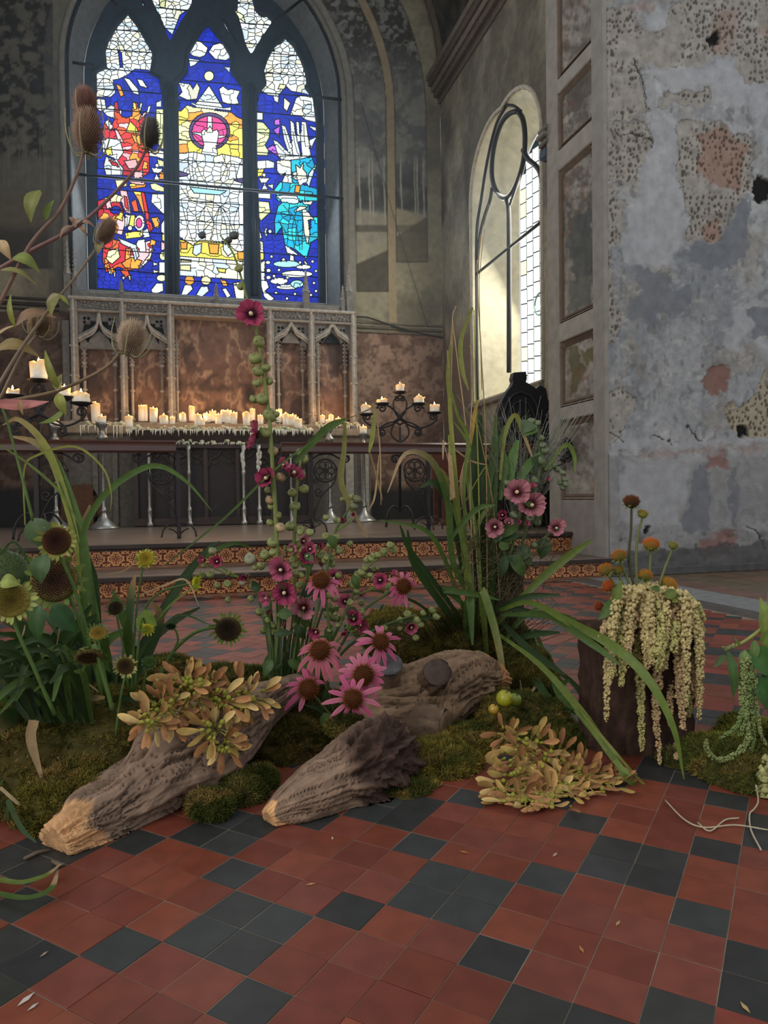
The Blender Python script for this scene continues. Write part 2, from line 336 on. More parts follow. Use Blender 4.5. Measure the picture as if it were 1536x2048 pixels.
DARK = [[(1365, 502), (1395, 486), (1440, 480), (1470, 440), (1480, 396), (1502, 398), (1490, 520), (1440, 536), (1410, 540), (1375, 522)], [(1265, 548), (1275, 530), (1310, 545), (1342, 552), (1346, 578), (1388, 570), (1378, 612), (1300, 645), (1250, 642), (1255, 600), (1282, 580)],
        [(1372, 1058), (1376, 985), (1392, 932), (1420, 920), (1420, 1060)], [(1462, 1050), (1466, 935), (1475, 935), (1475, 1052)], [(1500, 620), (1540, 610), (1540, 680), (1510, 680)]]
PALE = [[(1280, 28), (1300, 12), (1322, 20), (1332, 50), (1300, 56)], [(1300, 135), (1400, 135), (1430, 118), (1460, 128), (1500, 172), (1490, 215), (1430, 210), (1425, 172), (1318, 182), (1322, 160)], [(1306, 240), (1340, 232), (1360, 300), (1364, 380), (1375, 450), (1340, 540), (1270, 520), (1250, 420), (1290, 360)], [(1240, 470), (1330, 480), (1360, 540), (1240, 530)],
        [(1500, 170), (1540, 175), (1540, 240), (1505, 260)], [(1450, 690), (1470, 620), (1500, 620), (1505, 660), (1470, 700)], [(1208, 862), (1290, 878), (1400, 882), (1540, 872), (1540, 888), (1400, 900), (1240, 902)], [(1240, 912), (1335, 918), (1392, 914), (1384, 928), (1300, 924)], [(1240, 925), (1374, 930), (1366, 1052), (1240, 1052)], [(1480, 1052), (1540, 1048), (1540, 1064), (1485, 1066)]]
def pits(x, y, s, r, seed, el=1.5):
    """little chisel marks: one jittered ellipse per cell"""
    best = np.zeros_like(x); cx, cy = np.floor(x / s), np.floor(y / s)
    for dx in (-1, 0, 1):
        for dy in (-1, 0, 1):
            gx, gy = cx + dx, cy + dy; px = (gx + .15 + .7 * _hash(gx, gy, seed)) * s; py = (gy + .15 + .7 * _hash(gx, gy, seed + 1)) * s
            rr = r * (.55 + .8 * _hash(gx, gy, seed + 2)); best = np.maximum(best, 1 - np.hypot((x - px) / rr, (y - py) / (rr * el)))
    return sstep(0, .5, best)
def paint_grey(x, y, a, b):
    n1, n2, n3 = fbm(x / 130, y / 130, 3), fbm(x / 34, y / 34, 5), fbm(x / 9, y / 9, 9)
    c = np.tile(R_(146, 149, 150), (len(x), 1)).astype(float)
    c = lerp3(c, R_(166, 167, 166), sstep(.42, .68, n1 * .55 + n2 * .45)); c = lerp3(c, R_(124, 128, 131), sstep(.55, .72, fbm(x / 80, y / 150, 21)) * .8)
    c = lerp3(c, R_(142, 137, 128), sstep(.5, .75, fbm(x / 60, y / 60, 31)) * .7)
    c = c * (.74 + .50 * n3)[:, None]; c = c * (.90 + .2 * fbm(x / 5, y / 160, 14))[:, None]; c = lerp3(c, R_(170, 168, 164), sstep(.60, .70, fbm(x / 15, y / 11, 16)) * .45); c = lerp3(c, R_(98, 96, 94), sstep(.60, .72, fbm(x / 11, y / 17, 18)) * .5)
    low = sstep(895, 925, y); c = lerp3(c, R_(136, 136, 136), low * .6)
    h = (n2 - .5) * .004 + (n3 - .5) * .0025
    wx = x + (fbm(x / 26, y / 26, 41) - .5) * 34 + (fbm(x / 7, y / 7, 42) - .5) * 9; wy = y + (fbm(x / 26, y / 26, 43) - .5) * 34 + (fbm(x / 7, y / 7, 44) - .5) * 9
    def patch(polys, col, depth, am=1., soft=1.6, rim=0):
        nonlocal c, h
        for p in polys:
            q = np.array(p); k = np.where((x > q[:, 0].min() - 50) & (x < q[:, 0].max() + 50) & (y > q[:, 1].min() - 50) & (y < q[:, 1].max() + 50))[0]
            if not len(k): continue
            sd = polydist(wx[k], wy[k], p); m = sstep(-soft, soft, sd) * am
            c[k] = lerp3(c[k], col, m) if np.ndim(col) == 1 else lerp3(c[k], col[k], m); h[k] = h[k] * (1 - .3 * m) + depth * m
            if rim: c[k] = lerp3(c[k], R_(62, 58, 54), np.exp(-(sd / 1.5) ** 2) * rim * sstep(.42, .62, fbm(x[k] / 20, y[k] / 20, 77)))
    patch(PALE, R_(162, 164, 166), .002, .7, 6); patch(DARK, R_(112, 116, 122), .001, .85, 2.5, .15)
    spotc = np.clip(TAN[None] * (.62 + .75 * fbm(x / 12, y / 12, 51))[:, None], 0, 1)
    patch(SPOT, spotc, -.012, .78, 1.8, .6); patch(BRICK[:2], PINK, -.016, .75, 4, 0); patch(BRICK[2:], PINK, -.012, .42, 6, 0); patch(BRICK[5:6], R_(128, 96, 86), -.012, .85, 3, .4); patch(BRICK[6:8], R_(128, 84, 80), -.008, .6, 5, 0)
    patch([SPOT[4]], R_(164, 154, 126), -.012, .6, 2)
    inside = np.zeros(len(x))
    for k_, p in enumerate(SPOT):
        q = np.array(p); k = np.where((x > q[:, 0].min() - 9) & (x < q[:, 0].max() + 9) & (y > q[:, 1].min() - 9) & (y < q[:, 1].max() + 9))[0]
        if len(k): inside[k] = np.maximum(inside[k], sstep(0, 4, polydist(wx[k], wy[k], p)))
    pt = np.maximum(pits(x, y, 11.5, 3.0, 61), pits(x + 5, y + 3, 17, 3.4, 66)) * inside * sstep(.36, .56, fbm(x / 45, y / 45, 68)); c = lerp3(c, R_(58, 50, 44), pt * .78); h = h - pt * .008  # pits sunk and tinted darker, dirt with recess shade painted in
    for bx, by, rr in ((1526, 383, 21), (1436, 76, 12), (1492, 862, 9), (1294, 1058, 7)):
        m = sstep(3, -2, np.hypot(wx - bx, (wy - by) * .8) - rr); c = lerp3(c, R_(34, 33, 33), m); h = h - m * .03
    for p in ([(1262, 118), (1268, 135), (1280, 160), (1292, 190), (1300, 215)], [(1232, 260), (1245, 275), (1262, 270), (1300, 272), (1303, 290)], [(1300, 868), (1330, 885), (1350, 890)], [(1370, 850), (1385, 862), (1405, 882)], [(1212, 858), (1236, 868), (1258, 880)], [(1500, 1055), (1515, 1065), (1525, 1095)]):
        P = np.array(p, float); d = np.full(len(x), 1e9)
        for (ax, ay), (bx, by) in zip(P[:-1], P[1:]):
            t = np.clip(((wx - ax) * (bx - ax) + (wy - ay) * (by - ay)) / ((bx - ax) ** 2 + (by - ay) ** 2), 0, 1); d = np.minimum(d, np.hypot(wx - ax - t * (bx - ax), wy - ay - t * (by - ay)))
        m = sstep(2.6, .8, d); c = lerp3(c, R_(52, 50, 48), m * .9); h = h - m * .008
    dn = sstep(.5, .64, fbm(x / 24, y / 24, 81)) * sstep(1040, 1085, y); c = lerp3(c, R_(146, 142, 138), dn * .5); c = lerp3(c, R_(66, 62, 62), sstep(.55, .66, fbm(x / 16, y / 13, 83)) * sstep(1050, 1085, y) * .7)
    m = sstep(.52, .66, fbm(x / 30, y / 22, 88)) * sstep(880, 892, y) * sstep(935, 915, y); c = lerp3(c, R_(160, 160, 158), m * .6)
    base = sstep(1096, 1102, y + (x - 1300) * .06 + (fbm(x / 40, y / 40, 90) - .5) * 30); c = lerp3(c, R_(84, 84, 84) * 1., base * .85)
    pil = sstep(1206, 1209, x) * sstep(1238, 1234, x) * sstep(905, 912, y); h = h + pil * .012
    return c, h
wall_grid('wall_right', (XR, Y1 + .02, 0), (2.9, 0, 0), (0, 0, 6.7), 280, 640, paint_grey, M_wall)
b = MB(); b.box((XR + .02, Y1 - .012, 0), (XR + 3.4, Y1 + .03, .085), srgb(84, 84, 84), .01); b.build('baseboard_right', M_stone, None, False, 'structure')
# ---- the arch reveal with its recessed plaster panels
YR = 7.32
def paint_reveal(x, y, a, b):
    n1, n2, n3 = fbm(x / 50, y / 90, 103), fbm(x / 18, y / 18, 105), fbm(x / 6, y / 6, 109)
    c = np.tile(R_(136, 130, 120), (len(x), 1)).astype(float); c = lerp3(c, R_(104, 99, 92), sstep(.45, .7, n1)); c = lerp3(c, R_(160, 155, 146), sstep(.5, .7, n2) * .6); c = c * (.70 + .6 * n3)[:, None]; c = lerp3(c, R_(166, 160, 150), sstep(.56, .66, fbm(x / 9, y / 14, 113)) * .4); c = lerp3(c, R_(84, 78, 72), sstep(.58, .7, fbm(x / 8, y / 12, 115)) * .5)
    wx = x + (n2 - .5) * 26; wy = y + (fbm(x / 18, y / 18, 106) - .5) * 40
    for p, col in (([(1136, 440), (1188, 400), (1190, 520), (1170, 570), (1150, 560), (1136, 520)], (82, 86, 84)), ([(1150, 120), (1190, 100), (1190, 180), (1130, 240)], (92, 86, 78)), ([(1135, 700), (1160, 690), (1170, 740), (1140, 800)], (92, 88, 62)), ([(1166, 700), (1188, 690), (1190, 720), (1172, 730)], (98, 90, 56)), ([(1138, 560), (1190, 560), (1185, 600), (1140, 630)], (96, 100, 92))):
        c = lerp3(c, R_(*col), sstep(-3, 3, polydist(wx, wy, p)) * .85)
    c = lerp3(c, R_(118, 106, 66), sstep(-4, 4, polydist(wx, y, [(1190, 380), (1204, 370), (1204, 470), (1192, 470)])) * .6)
    c = lerp3(c, R_(124, 88, 70), sstep(.58, .7, fbm(x / 12, y / 30, 111)) * .35)
    return c, (n2 - .5) * .004 + (n3 - .5) * .002
rv = wall_grid('wall_arch', (XR, YR, 0), (0, Y1 + .02 - YR, 0), (0, 0, 6.7), 70, 560, paint_reveal, M_wall)
def strip(name, y0, y1, z0, z1, t, col, parent, bev=.012, m=None):
    b = MB(); b.box((XR - t, min(y0, y1), min(z0, z1)), (XR + .01, max(y0, y1), max(z0, z1)), srgb(*col), bev); return b.build(name, m or M_wall, parent, False)
ya, yb = PX(1192, 600, XR).y, PX(1124, 600, XR).y          # panel width on the reveal
zc = lambda y: PX(1158, y, XR).z
strip('stile', Y1 + .02, ya, 0, 6.6, .035, (140, 136, 128), rv); strip('stile', yb, YR, 0, 6.6, .035, (142, 137, 127), rv)
for y0, y1 in ((118, 150), (268, 312), (632, 672), (808, 836)): strip('rail', ya, yb, zc(y0), zc(y1), .035, (148, 143, 134), rv)
strip('rail', ya, yb, 0, zc(1000), .03, (134, 126, 120), rv)
for zt, zb in ((zc(-150), zc(116)), (zc(152), zc(266)), (zc(314), zc(630)), (zc(674), zc(806)), (zc(838), zc(998))):
    b = MB(); e = .05
    for k, (t, g) in enumerate(((.026, 1.0), (.014, .85))):
        o1, o2 = k * .028, k * .028 + .026; col = srgb(112 * g, 98 * g, 84 * g)
        cc = .045
        P = [(ya + o1, zb + o1), (yb - o1, zb + o1), (yb - o1, zt - o1 - cc), (yb - o1 - cc, zt - o1), (ya + o1 + cc, zt - o1), (ya + o1, zt - o1 - cc)]
        Q = [(ya + o2, zb + o2), (yb - o2, zb + o2), (yb - o2, zt - o2 - cc), (yb - o2 - cc, zt - o2), (ya + o2 + cc, zt - o2), (ya + o2, zt - o2 - cc)]
        V = [(XR - t, p[0], p[1]) for p in P] + [(XR - .002, q[0], q[1]) for q in Q] + [(XR + .01, p[0], p[1]) for p in P]; n = 6
        b.add(V, [(i, (i + 1) % n, n + (i + 1) % n, n + i) for i in range(n)] + [(i + 2 * n, (i + 1) % n + 2 * n, (i + 1) % n, i) for i in range(n)], col)
    b.build('panel_moulding', M_wall, rv, False)
b = MB(); b.box((XR - .0, YR, 0), (XS + .05, YR + .06, 8.2), srgb(104, 98, 86)); b.build('pier_side', M_wall, rv, False)
b = MB(); b.box((XR - .03, Y1 - .0, 0), (XR + .03, YR + .02, .04), srgb(86, 80, 76), .01); b.build('plinth_strip', M_stone, rv, False)
# corbel at the back edge of the arch, under the string course
zc2 = PX(1092, 268, XR).z
b = MB()
for k, (z, t, g) in enumerate(((.0, .10, 110), (-.07, .13, 118), (-.15, .09, 104))): b.box((XR - t * .7, YR - .03, zc2 + z), (XR + .4, YR + .14, zc2 + z + .06), srgb(g, g - 4, g - 12), .014)
co_ = b.build('impost_moulding', M_stone, rv, False)
b = MB(); b.box((XR - .05, YR, zc2 - .30), (XR + .12, YR + .14, zc2 - .16), srgb(74, 84, 94), .03); b.box((XR - .03, YR + .02, zc2 - .25), (XR + .1, YR + .16, zc2 - .12), srgb(60, 54, 48), .03); b.build('corbel', M_stone, rv, False)
# ---- back wall with its faded mural
ox0, ox1 = PY(143, 580, YB).x, PY(685, 620, YB).x; OZ = PY(415, 163, YB).z; OC = (ox0 + ox1) / 2; OW = (ox1 - ox0) / 2
def pointed(w_, top, spring, base, n=14, c=None):
    """outline (X, Z) of a two-centred arch of half-width w_"""
    c = OC if c is None else c; R = (w_ * w_ + top * top) / (2 * w_); a1 = math.degrees(math.atan2(top, R - w_))
    right = [(c + w_ - R + R * math.cos(math.radians(a1 * k / n)), spring + R * math.sin(math.radians(a1 * k / n))) for k in range(n + 1)]
    return [(c + w_, base)] + right + [(2 * c - x, z) for x, z in right[::-1][1:]] + [(c - w_, base)]
OTOP = OW * 1.12; SILL = PY(415, 596, YB).z
def inarch(X, Z, w_, top, base): return polydist(X, Z, pointed(w_, top, OZ, base)) > 0
def paint_back(x, y, a, b):
    n1, n2, n3 = fbm(x / 90, y / 90, 203), fbm(x / 26, y / 26, 205), fbm(x / 7, y / 7, 209)
    c = np.tile(R_(142, 136, 114), (len(x), 1)).astype(float); c = lerp3(c, R_(112, 106, 90), sstep(.4, .65, n1)); c = c * (.84 + .32 * n2)[:, None] * (.84 + .32 * n3)[:, None]
    lf = x < 400; h = np.zeros(len(x)) + (n3 - .5) * .003
    # concentric plain band round the window arch, then the painted bays
    X, Z = PYx(x, y)
    d = -polydist(X, Z, pointed(OW, OTOP, OZ, 0)) * FPX / (YB * .965 + .09)
    bays = []
    for (x0, x1, yb_) in ((716, 785, 583), (804, 874, 524)): bays.append((x0, x1, yb_))
    for k, (x0, x1, yb_) in enumerate(bays):
        lo, hi = x0 - 685, x1 - 685; m = sstep(lo - 1, lo + 1, d) * sstep(hi + 1, hi - 1, d) * sstep(yb_ + 1, yb_ - 1, y) * (x > 500); u = (d - lo) / (hi - lo)
        sky = lerp3(np.tile(R_(130, 130, 122), (len(x), 1)), R_(102, 102, 98), sstep(.42, .62, n2))
        fol = sstep(210, 60, y + (n2 - .5) * 160); sky = lerp3(sky, R_(62, 56, 48), fol * sstep(.35, .55, fbm(x / 9, y / 9, 221 + k)) * .9)
        tr = np.zeros(len(x))
        for t0 in ((.14, .45, .55, .92) if k == 0 else (.18, .62, .7, .9)): tr = np.maximum(tr, sstep(.035, .012, np.abs(u - t0 - (fbm(y / 60, y * 0, 230) - .5) * .05)) * sstep(300, 330, y) * sstep(470, 430, y))
        wood = sstep(330, 400, y + (n2 - .5) * 60) * sstep(430, 415, y); sky = lerp3(sky, R_(66, 64, 58), wood * .8); sky = lerp3(sky, R_(168, 164, 150), tr * .8)
        g = sstep(412, 420, y + u * -16); sky = lerp3(sky, R_(152, 144, 120), g * (.5 + .5 * sstep(.4, .6, n2)))
        hed = sstep(448, 452, y) * sstep(466, 462, y) * (.6 + .4 * n2); sky = lerp3(sky, R_(78, 72, 60), hed * (1 - .3 * k)); 
        hill = sstep(0, 6, y - (525 if k == 0 else 470) + u * (28 if k == 0 else -40) * (1 if k == 0 else -1)); sky = lerp3(sky, R_(66, 60, 52) if k == 0 else R_(96, 88, 72), hill * .85)
        c = lerp3(c, sky, m)
        edge = np.maximum(np.exp(-((d - lo) / 1.3) ** 2), np.exp(-((d - hi) / 1.3) ** 2)) * (y < yb_) + np.exp(-((y - yb_) / 1.3) ** 2) * (d > lo) * (d < hi); c = lerp3(c, R_(52, 46, 40), np.clip(edge, 0, 1) * .75 * (x > 500))
    m = (d > 101) & (d < 118) & (x > 500); c = lerp3(c, R_(156, 140, 110), m * .8)
    m = sstep(0, 2, d) * sstep(30, 28, d) * (x > 500); c = lerp3(c, R_(128, 126, 118), m * .85)
    # the darker bays left of the window
    m = sstep(108, 104, x) * sstep(12, 16, d) * sstep(539, 536, y); dk = lerp3(np.tile(R_(92, 88, 76), (len(x), 1)), R_(50, 47, 40), sstep(.42, .6, fbm(x / 14, y / 14, 241)) * sstep(330, 300, y)); 
    tr = sstep(.5, .62, fbm(x / 3.2, y / 120, 244)) * sstep(230, 300, y) * sstep(380, 360, y); dk = lerp3(dk, R_(104, 100, 88), tr * .6); dk = lerp3(dk, R_(92, 84, 68), sstep(385, 400, y + n2 * 10) * .6); dk = lerp3(dk, R_(58, 54, 48), sstep(440, 470, y) * .8)
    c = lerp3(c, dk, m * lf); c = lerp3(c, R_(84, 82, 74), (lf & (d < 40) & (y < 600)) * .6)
    # wainscot of mottled brown marble below the dado line
    dado = sstep(0, 2, y - np.where(lf, 622, 668 + (x - 890) * .03)); n5 = fbm(x / 22 + n2 * 2, y / 22, 251)
    mar = lerp3(np.tile(R_(142, 118, 102), (len(x), 1)), R_(108, 84, 72), sstep(.4, .62, n5)); mar = lerp3(mar, R_(74, 60, 52), sstep(.55, .7, fbm(x / 7, y / 7, 255)) * .6)
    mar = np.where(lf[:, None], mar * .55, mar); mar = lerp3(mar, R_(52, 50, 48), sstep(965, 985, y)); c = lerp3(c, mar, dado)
    return c, h
def PYx(x, y):
    rx = _F[0] + _R[0] * (x - 768) / FPX - _U[0] * (y - 1024) / FPX; ry = _F[1] + _R[1] * (x - 768) / FPX - _U[1] * (y - 1024) / FPX; rz = _F[2] + _R[2] * (x - 768) / FPX - _U[2] * (y - 1024) / FPX
    return rx * YB / ry, EYE + rz * YB / ry
def keep_back(x, y):
    X, Z = PYx(x, y); return ~inarch(X, Z, OW - .02, OTOP - .02, SILL + .02)
WL = -3.75
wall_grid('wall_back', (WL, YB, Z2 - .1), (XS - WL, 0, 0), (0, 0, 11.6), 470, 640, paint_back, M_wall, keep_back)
# dado mouldings, wall frieze
for x0, x1, yl, g in ((PY(705, 660, YB).x, XS, 661, 1.), (WL, PY(118, 620, YB).x, 612, .55)):
    b = MB(); zz = PY(x1 * 0 + (800 if g == 1 else 60), yl, YB).z
    for dz, t, hh in ((.09, .03, .04), (.0, .06, .05), (-.07, .035, .03)): b.box((x0, YB - t, zz + dz), (x1, YB + .01, zz + dz + hh), srgb(112 * g, 104 * g, 90 * g), .01)
    b.build('trim_2' if g == 1 else 'trim_3', M_stone, None, False, 'structure')
# ---- side wall with the window opening
SW0, SW1 = 10.84, 8.45; SZ0 = 2.28; SZS = PX(950, 400, XS).z; SZT = PX(1012, 205, XS).z; SCY = (SW0 + SW1) / 2 + .0
def side_arch(w_, top, spring, base, n=10): return pointed(w_, top, spring, base, n, SCY)
SHW = (SW0 - SW1) / 2; STOP = SZT - SZS
def paint_side(x, y, a, b):
    n1, n2, n3 = fbm(a * 1.2, b * .9, 303), fbm(a * 5, b * 3, 305), fbm(a * 18, b * 18, 309)
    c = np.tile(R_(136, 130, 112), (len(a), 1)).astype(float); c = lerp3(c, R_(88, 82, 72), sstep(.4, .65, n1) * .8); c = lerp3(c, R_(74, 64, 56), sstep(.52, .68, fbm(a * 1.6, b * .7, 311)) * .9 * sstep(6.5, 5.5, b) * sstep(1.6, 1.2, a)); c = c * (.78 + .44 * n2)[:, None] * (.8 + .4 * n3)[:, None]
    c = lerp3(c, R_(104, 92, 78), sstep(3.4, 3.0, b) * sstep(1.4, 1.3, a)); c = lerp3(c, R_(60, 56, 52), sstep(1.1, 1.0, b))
    return c, (n2 - .5) * .006
def keep_side(x, y):
    rx = _F[0] + _R[0] * (x - 768) / FPX - _U[0] * (y - 1024) / FPX; ry = _F[1] + _R[1] * (x - 768) / FPX - _U[1] * (y - 1024) / FPX; rz = _F[2] + _R[2] * (x - 768) / FPX - _U[2] * (y - 1024) / FPX
    return polydist(ry * XS / rx, EYE + rz * XS / rx, side_arch(SHW, STOP, SZS, SZ0)) < .03
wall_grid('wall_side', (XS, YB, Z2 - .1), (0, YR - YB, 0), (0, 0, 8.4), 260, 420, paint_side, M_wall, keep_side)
b = MB(); b.box((WL - .1, YR, Z2 - .1), (WL, YB + .1, 8.4), srgb(96, 92, 80)); b.build('wall_left', M_wall, None, False, 'structure')
# cornice along the side wall and the painted vault
CZ = PX(885, 185, XS).z
b = MB()
for dz, t, g in ((-.10, .05, 104), (.0, .12, 92), (.09, .17, 112), (.18, .22, 84), (.27, .26, 106), (.34, .20, 90)): b.box((XS - t, YR, CZ + dz - .05), (XS + .02, YB, CZ + dz + .045), srgb(g, g * .90, g * .78), .012)
for k in range(100): y0 = YR + .02 + k * .0485; b.box((XS - .155, y0, CZ + .035), (XS - .10, y0 + .026, CZ + .085), srgb(98, 86, 72))
b.build('trim_4', M_stone, None, False, 'structure')
def paint_vault(u, v):
    n = fbm(u * 7, v * 5, 401); c = np.tile(R_(84, 80, 68), (len(u), 1)).astype(float); c = lerp3(c, R_(56, 52, 46), sstep(.4, .6, n)); return c
nu, nv = 60, 50; u, v = np.meshgrid(np.linspace(0, 1, nu), np.linspace(0, 1, nv)); u = u.ravel(); v = v.ravel(); VC = (XS + WL) / 2; VR = (XS - WL) / 2
V = np.c_[VC + VR * np.cos(u * math.pi), YR - .1 + (YB + .1 - YR) * v, CZ + .3 + VR * .92 * np.sin(u * math.pi)]; i, j = np.meshgrid(np.arange(nu - 1), np.arange(nv - 1)); q = (j * nu + i).ravel()
npmesh('ceiling', V, np.c_[q, q + 1, q + nu + 1, q + nu], paint_vault(u * 12, v * 5), M_wall, None, True, 'structure')
for k in range(4):
    b = MB(); y0 = YR + .2 + k * 1.5; P = [(VC + (VR - .03) * math.cos(math.pi * t / 30), y0, CZ + .3 + (VR * .92 - .03) * math.sin(math.pi * t / 30)) for t in range(31)]
    b.tube(P, .07, 6, srgb(92, 82, 66)); b.build('vault_rib', M_stone, bpy.data.objects['ceiling'], True)
# ================================================================ THE EAST WINDOW
YG = YB + .42                                               # face of the tracery
M_lead = mat('lead', .6, .3, 30, .2)
M_pane = mat('stained_glass', .25, .4, 40, .14, emit=1.75)
xz = lambda P, Y: [(lambda v: (v.x, v.z))(PY(x, y, Y)) for x, y in P]
LIGHTS = {
 'left': [(193, 578), (191, 300), (191, 140), (212, 130), (209, 98), (216, 75), (232, 48), (255, 22), (275, 48), (292, 78), (305, 100), (305, 117), (301, 143), (319, 152), (327, 200), (328, 300), (331, 590)],
 'centre': [(359, 592), (357, 300), (355, 160), (374, 140), (376, 105), (390, 80), (405, 55), (417, 45), (430, 62), (445, 80), (460, 105), (462, 122), (466, 145), (485, 170), (487, 300), (490, 603)],
 'right': [(523, 604), (513, 300), (513, 188), (532, 165), (527, 140), (535, 115), (548, 90), (571, 70), (590, 90), (603, 115), (612, 140), (615, 160), (612, 172), (628, 192), (634, 240), (637, 400), (640, 610)],
 'tl': [(298, -40), (303, 0), (312, 20), (325, 45), (332, 70), (340, 84), (350, 70), (362, 45), (375, 25), (384, 8), (388, -20), (370, -48), (330, -60)],
 'tr': [(463, 17), (476, 33), (484, 62), (490, 90), (500, 107), (506, 108), (513, 93), (526, 73), (545, 45), (549, 40), (535, 27), (520, 24), (512, 15), (504, -14), (490, -30), (476, -16), (474, 14)],
 'sl': [(281, -12), (290, 8), (302, 30), (296, 26), (284, 10)], 'sr': [(438, 26), (450, 40), (462, 60), (476, 82), (488, 108), (480, 96), (466, 76), (452, 58), (444, 42)]}
outer = pointed(OW - .21, OTOP - .18, OZ, SILL + .02, 20)
M_trac = mat('window_stone', .8, .2, 10, .2, .25, 40)
win = holed('window_1', outer, [xz(p, YG) for p in LIGHTS.values()], YG, .14, M_trac, srgb(50, 60, 70), None, 'structure', .012)
win['label'] = 'pointed stone window tracery with three lights above the altar'
# splayed stone jambs from the wall face to the tracery, sill, and mullion rolls
o1, o2, o3 = pointed(OW, OTOP, OZ, SILL, 20), pointed(OW - .045, OTOP - .04, OZ, SILL, 20), pointed(OW - .19, OTOP - .16, OZ, SILL, 20)
b = MB(); n = len(o1); ys = (YB - .02, YB + .02, YB + .30, YG + .02); rr = [o1, o2, pointed(OW - .13, OTOP - .11, OZ, SILL, 20), o3]
V = [(x, y, z) for y, r in zip(ys, rr) for x, z in r]
b.add(V, [(k * n + i, k * n + i + 1, k * n + n + i + 1, k * n + n + i) for k in range(3) for i in range(n - 1)], srgb(112, 116, 116)); b.build('jamb', M_trac, win, False)
b = MB(); P = pointed(OW + .07, OTOP + .08, OZ, SILL, 20); b.tube([(x, YB - .0, z) for x, z in P], .055, 8, srgb(118, 114, 104)); b.build('hood_moulding', M_trac, win)
b = MB(); b.box((OC - OW, YB - .05, SILL - .06), (OC + OW, YG + .06, SILL + .015), srgb(104, 104, 100), .02); b.box((OC - OW, YB + .10, SILL - .0), (OC + OW, YG + .04, SILL + .06), srgb(96, 98, 98), .02); b.build('sill', M_trac, win, False)
for px in (342, 505):
    b = MB()
    for dx, r, dy in ((0, .035, -.05), (-.05, .02, -.02), (.05, .02, -.02)): b.tube([PY(px + 4, 592, YG) + Vector((dx, dy, 0)), PY(px - 2, 170, YG) + Vector((dx, dy, 0))], r, 8, srgb(48, 58, 68))
    b.build('mullion_roll', M_trac, win)
for c0, dr in (((255, 22), 0), ((417, 45), 0), ((571, 70), 0)):
    key = {255: 'left', 417: 'centre', 571: 'right'}[c0[0]]; L = LIGHTS[key]; b = MB(); P = [v for v in xz(L[2:-2], YG)]; cx = sum(p[0] for p in P) / len(P); cz = sum(p[1] for p in P) / len(P)
    b.tube([(x + (x - cx) * .10, YG - .01, z + (z - cz) * .06) for x, z in P], .022, 6, srgb(46, 56, 66)); b.build('arch_roll', M_trac, win)
# ---- dark metal frame of the outer glazing, standing in the wall face
b = MB(); P = pointed(OW - .015, OTOP - .015, OZ, SILL + .02, 20); b.tube([(x, YB - .03, z) for x, z in P], .022, 6, srgb(14, 16, 20))
for (xa_, ya_), (xb_, yb_) in (((145, 125), (190, 131)), ((634, 194), (683, 199)), ((150, 348), (686, 397)), ((550, 42), (612, -8)), ((235, 10), (180, -40))): b.tube([PY(xa_, ya_, YB - .03), PY(xb_, yb_, YB - .03)], .022, 6, srgb(14, 16, 20))
b.build('glazing_frame', M_iron, win)
B_, W_, Y_, O_, R2, T_, P_, V_, C_, G_ = (.003, .012, .25), (.56, .62, .61), (.62, .52, .08), (.62, .24, .03), (.52, .025, .025), (.01, .27, .36), (.52, .04, .18), (.32, .08, .52), (.26, .52, .58), (.52, .56, .30)
PK, DK = (.58, .34, .36), (.05, .03, .10)
def ell(cx, cy, rx, ry, n=14): return [(cx + rx * math.cos(2 * math.pi * k / n), cy + ry * math.sin(2 * math.pi * k / n)) for k in range(n)]
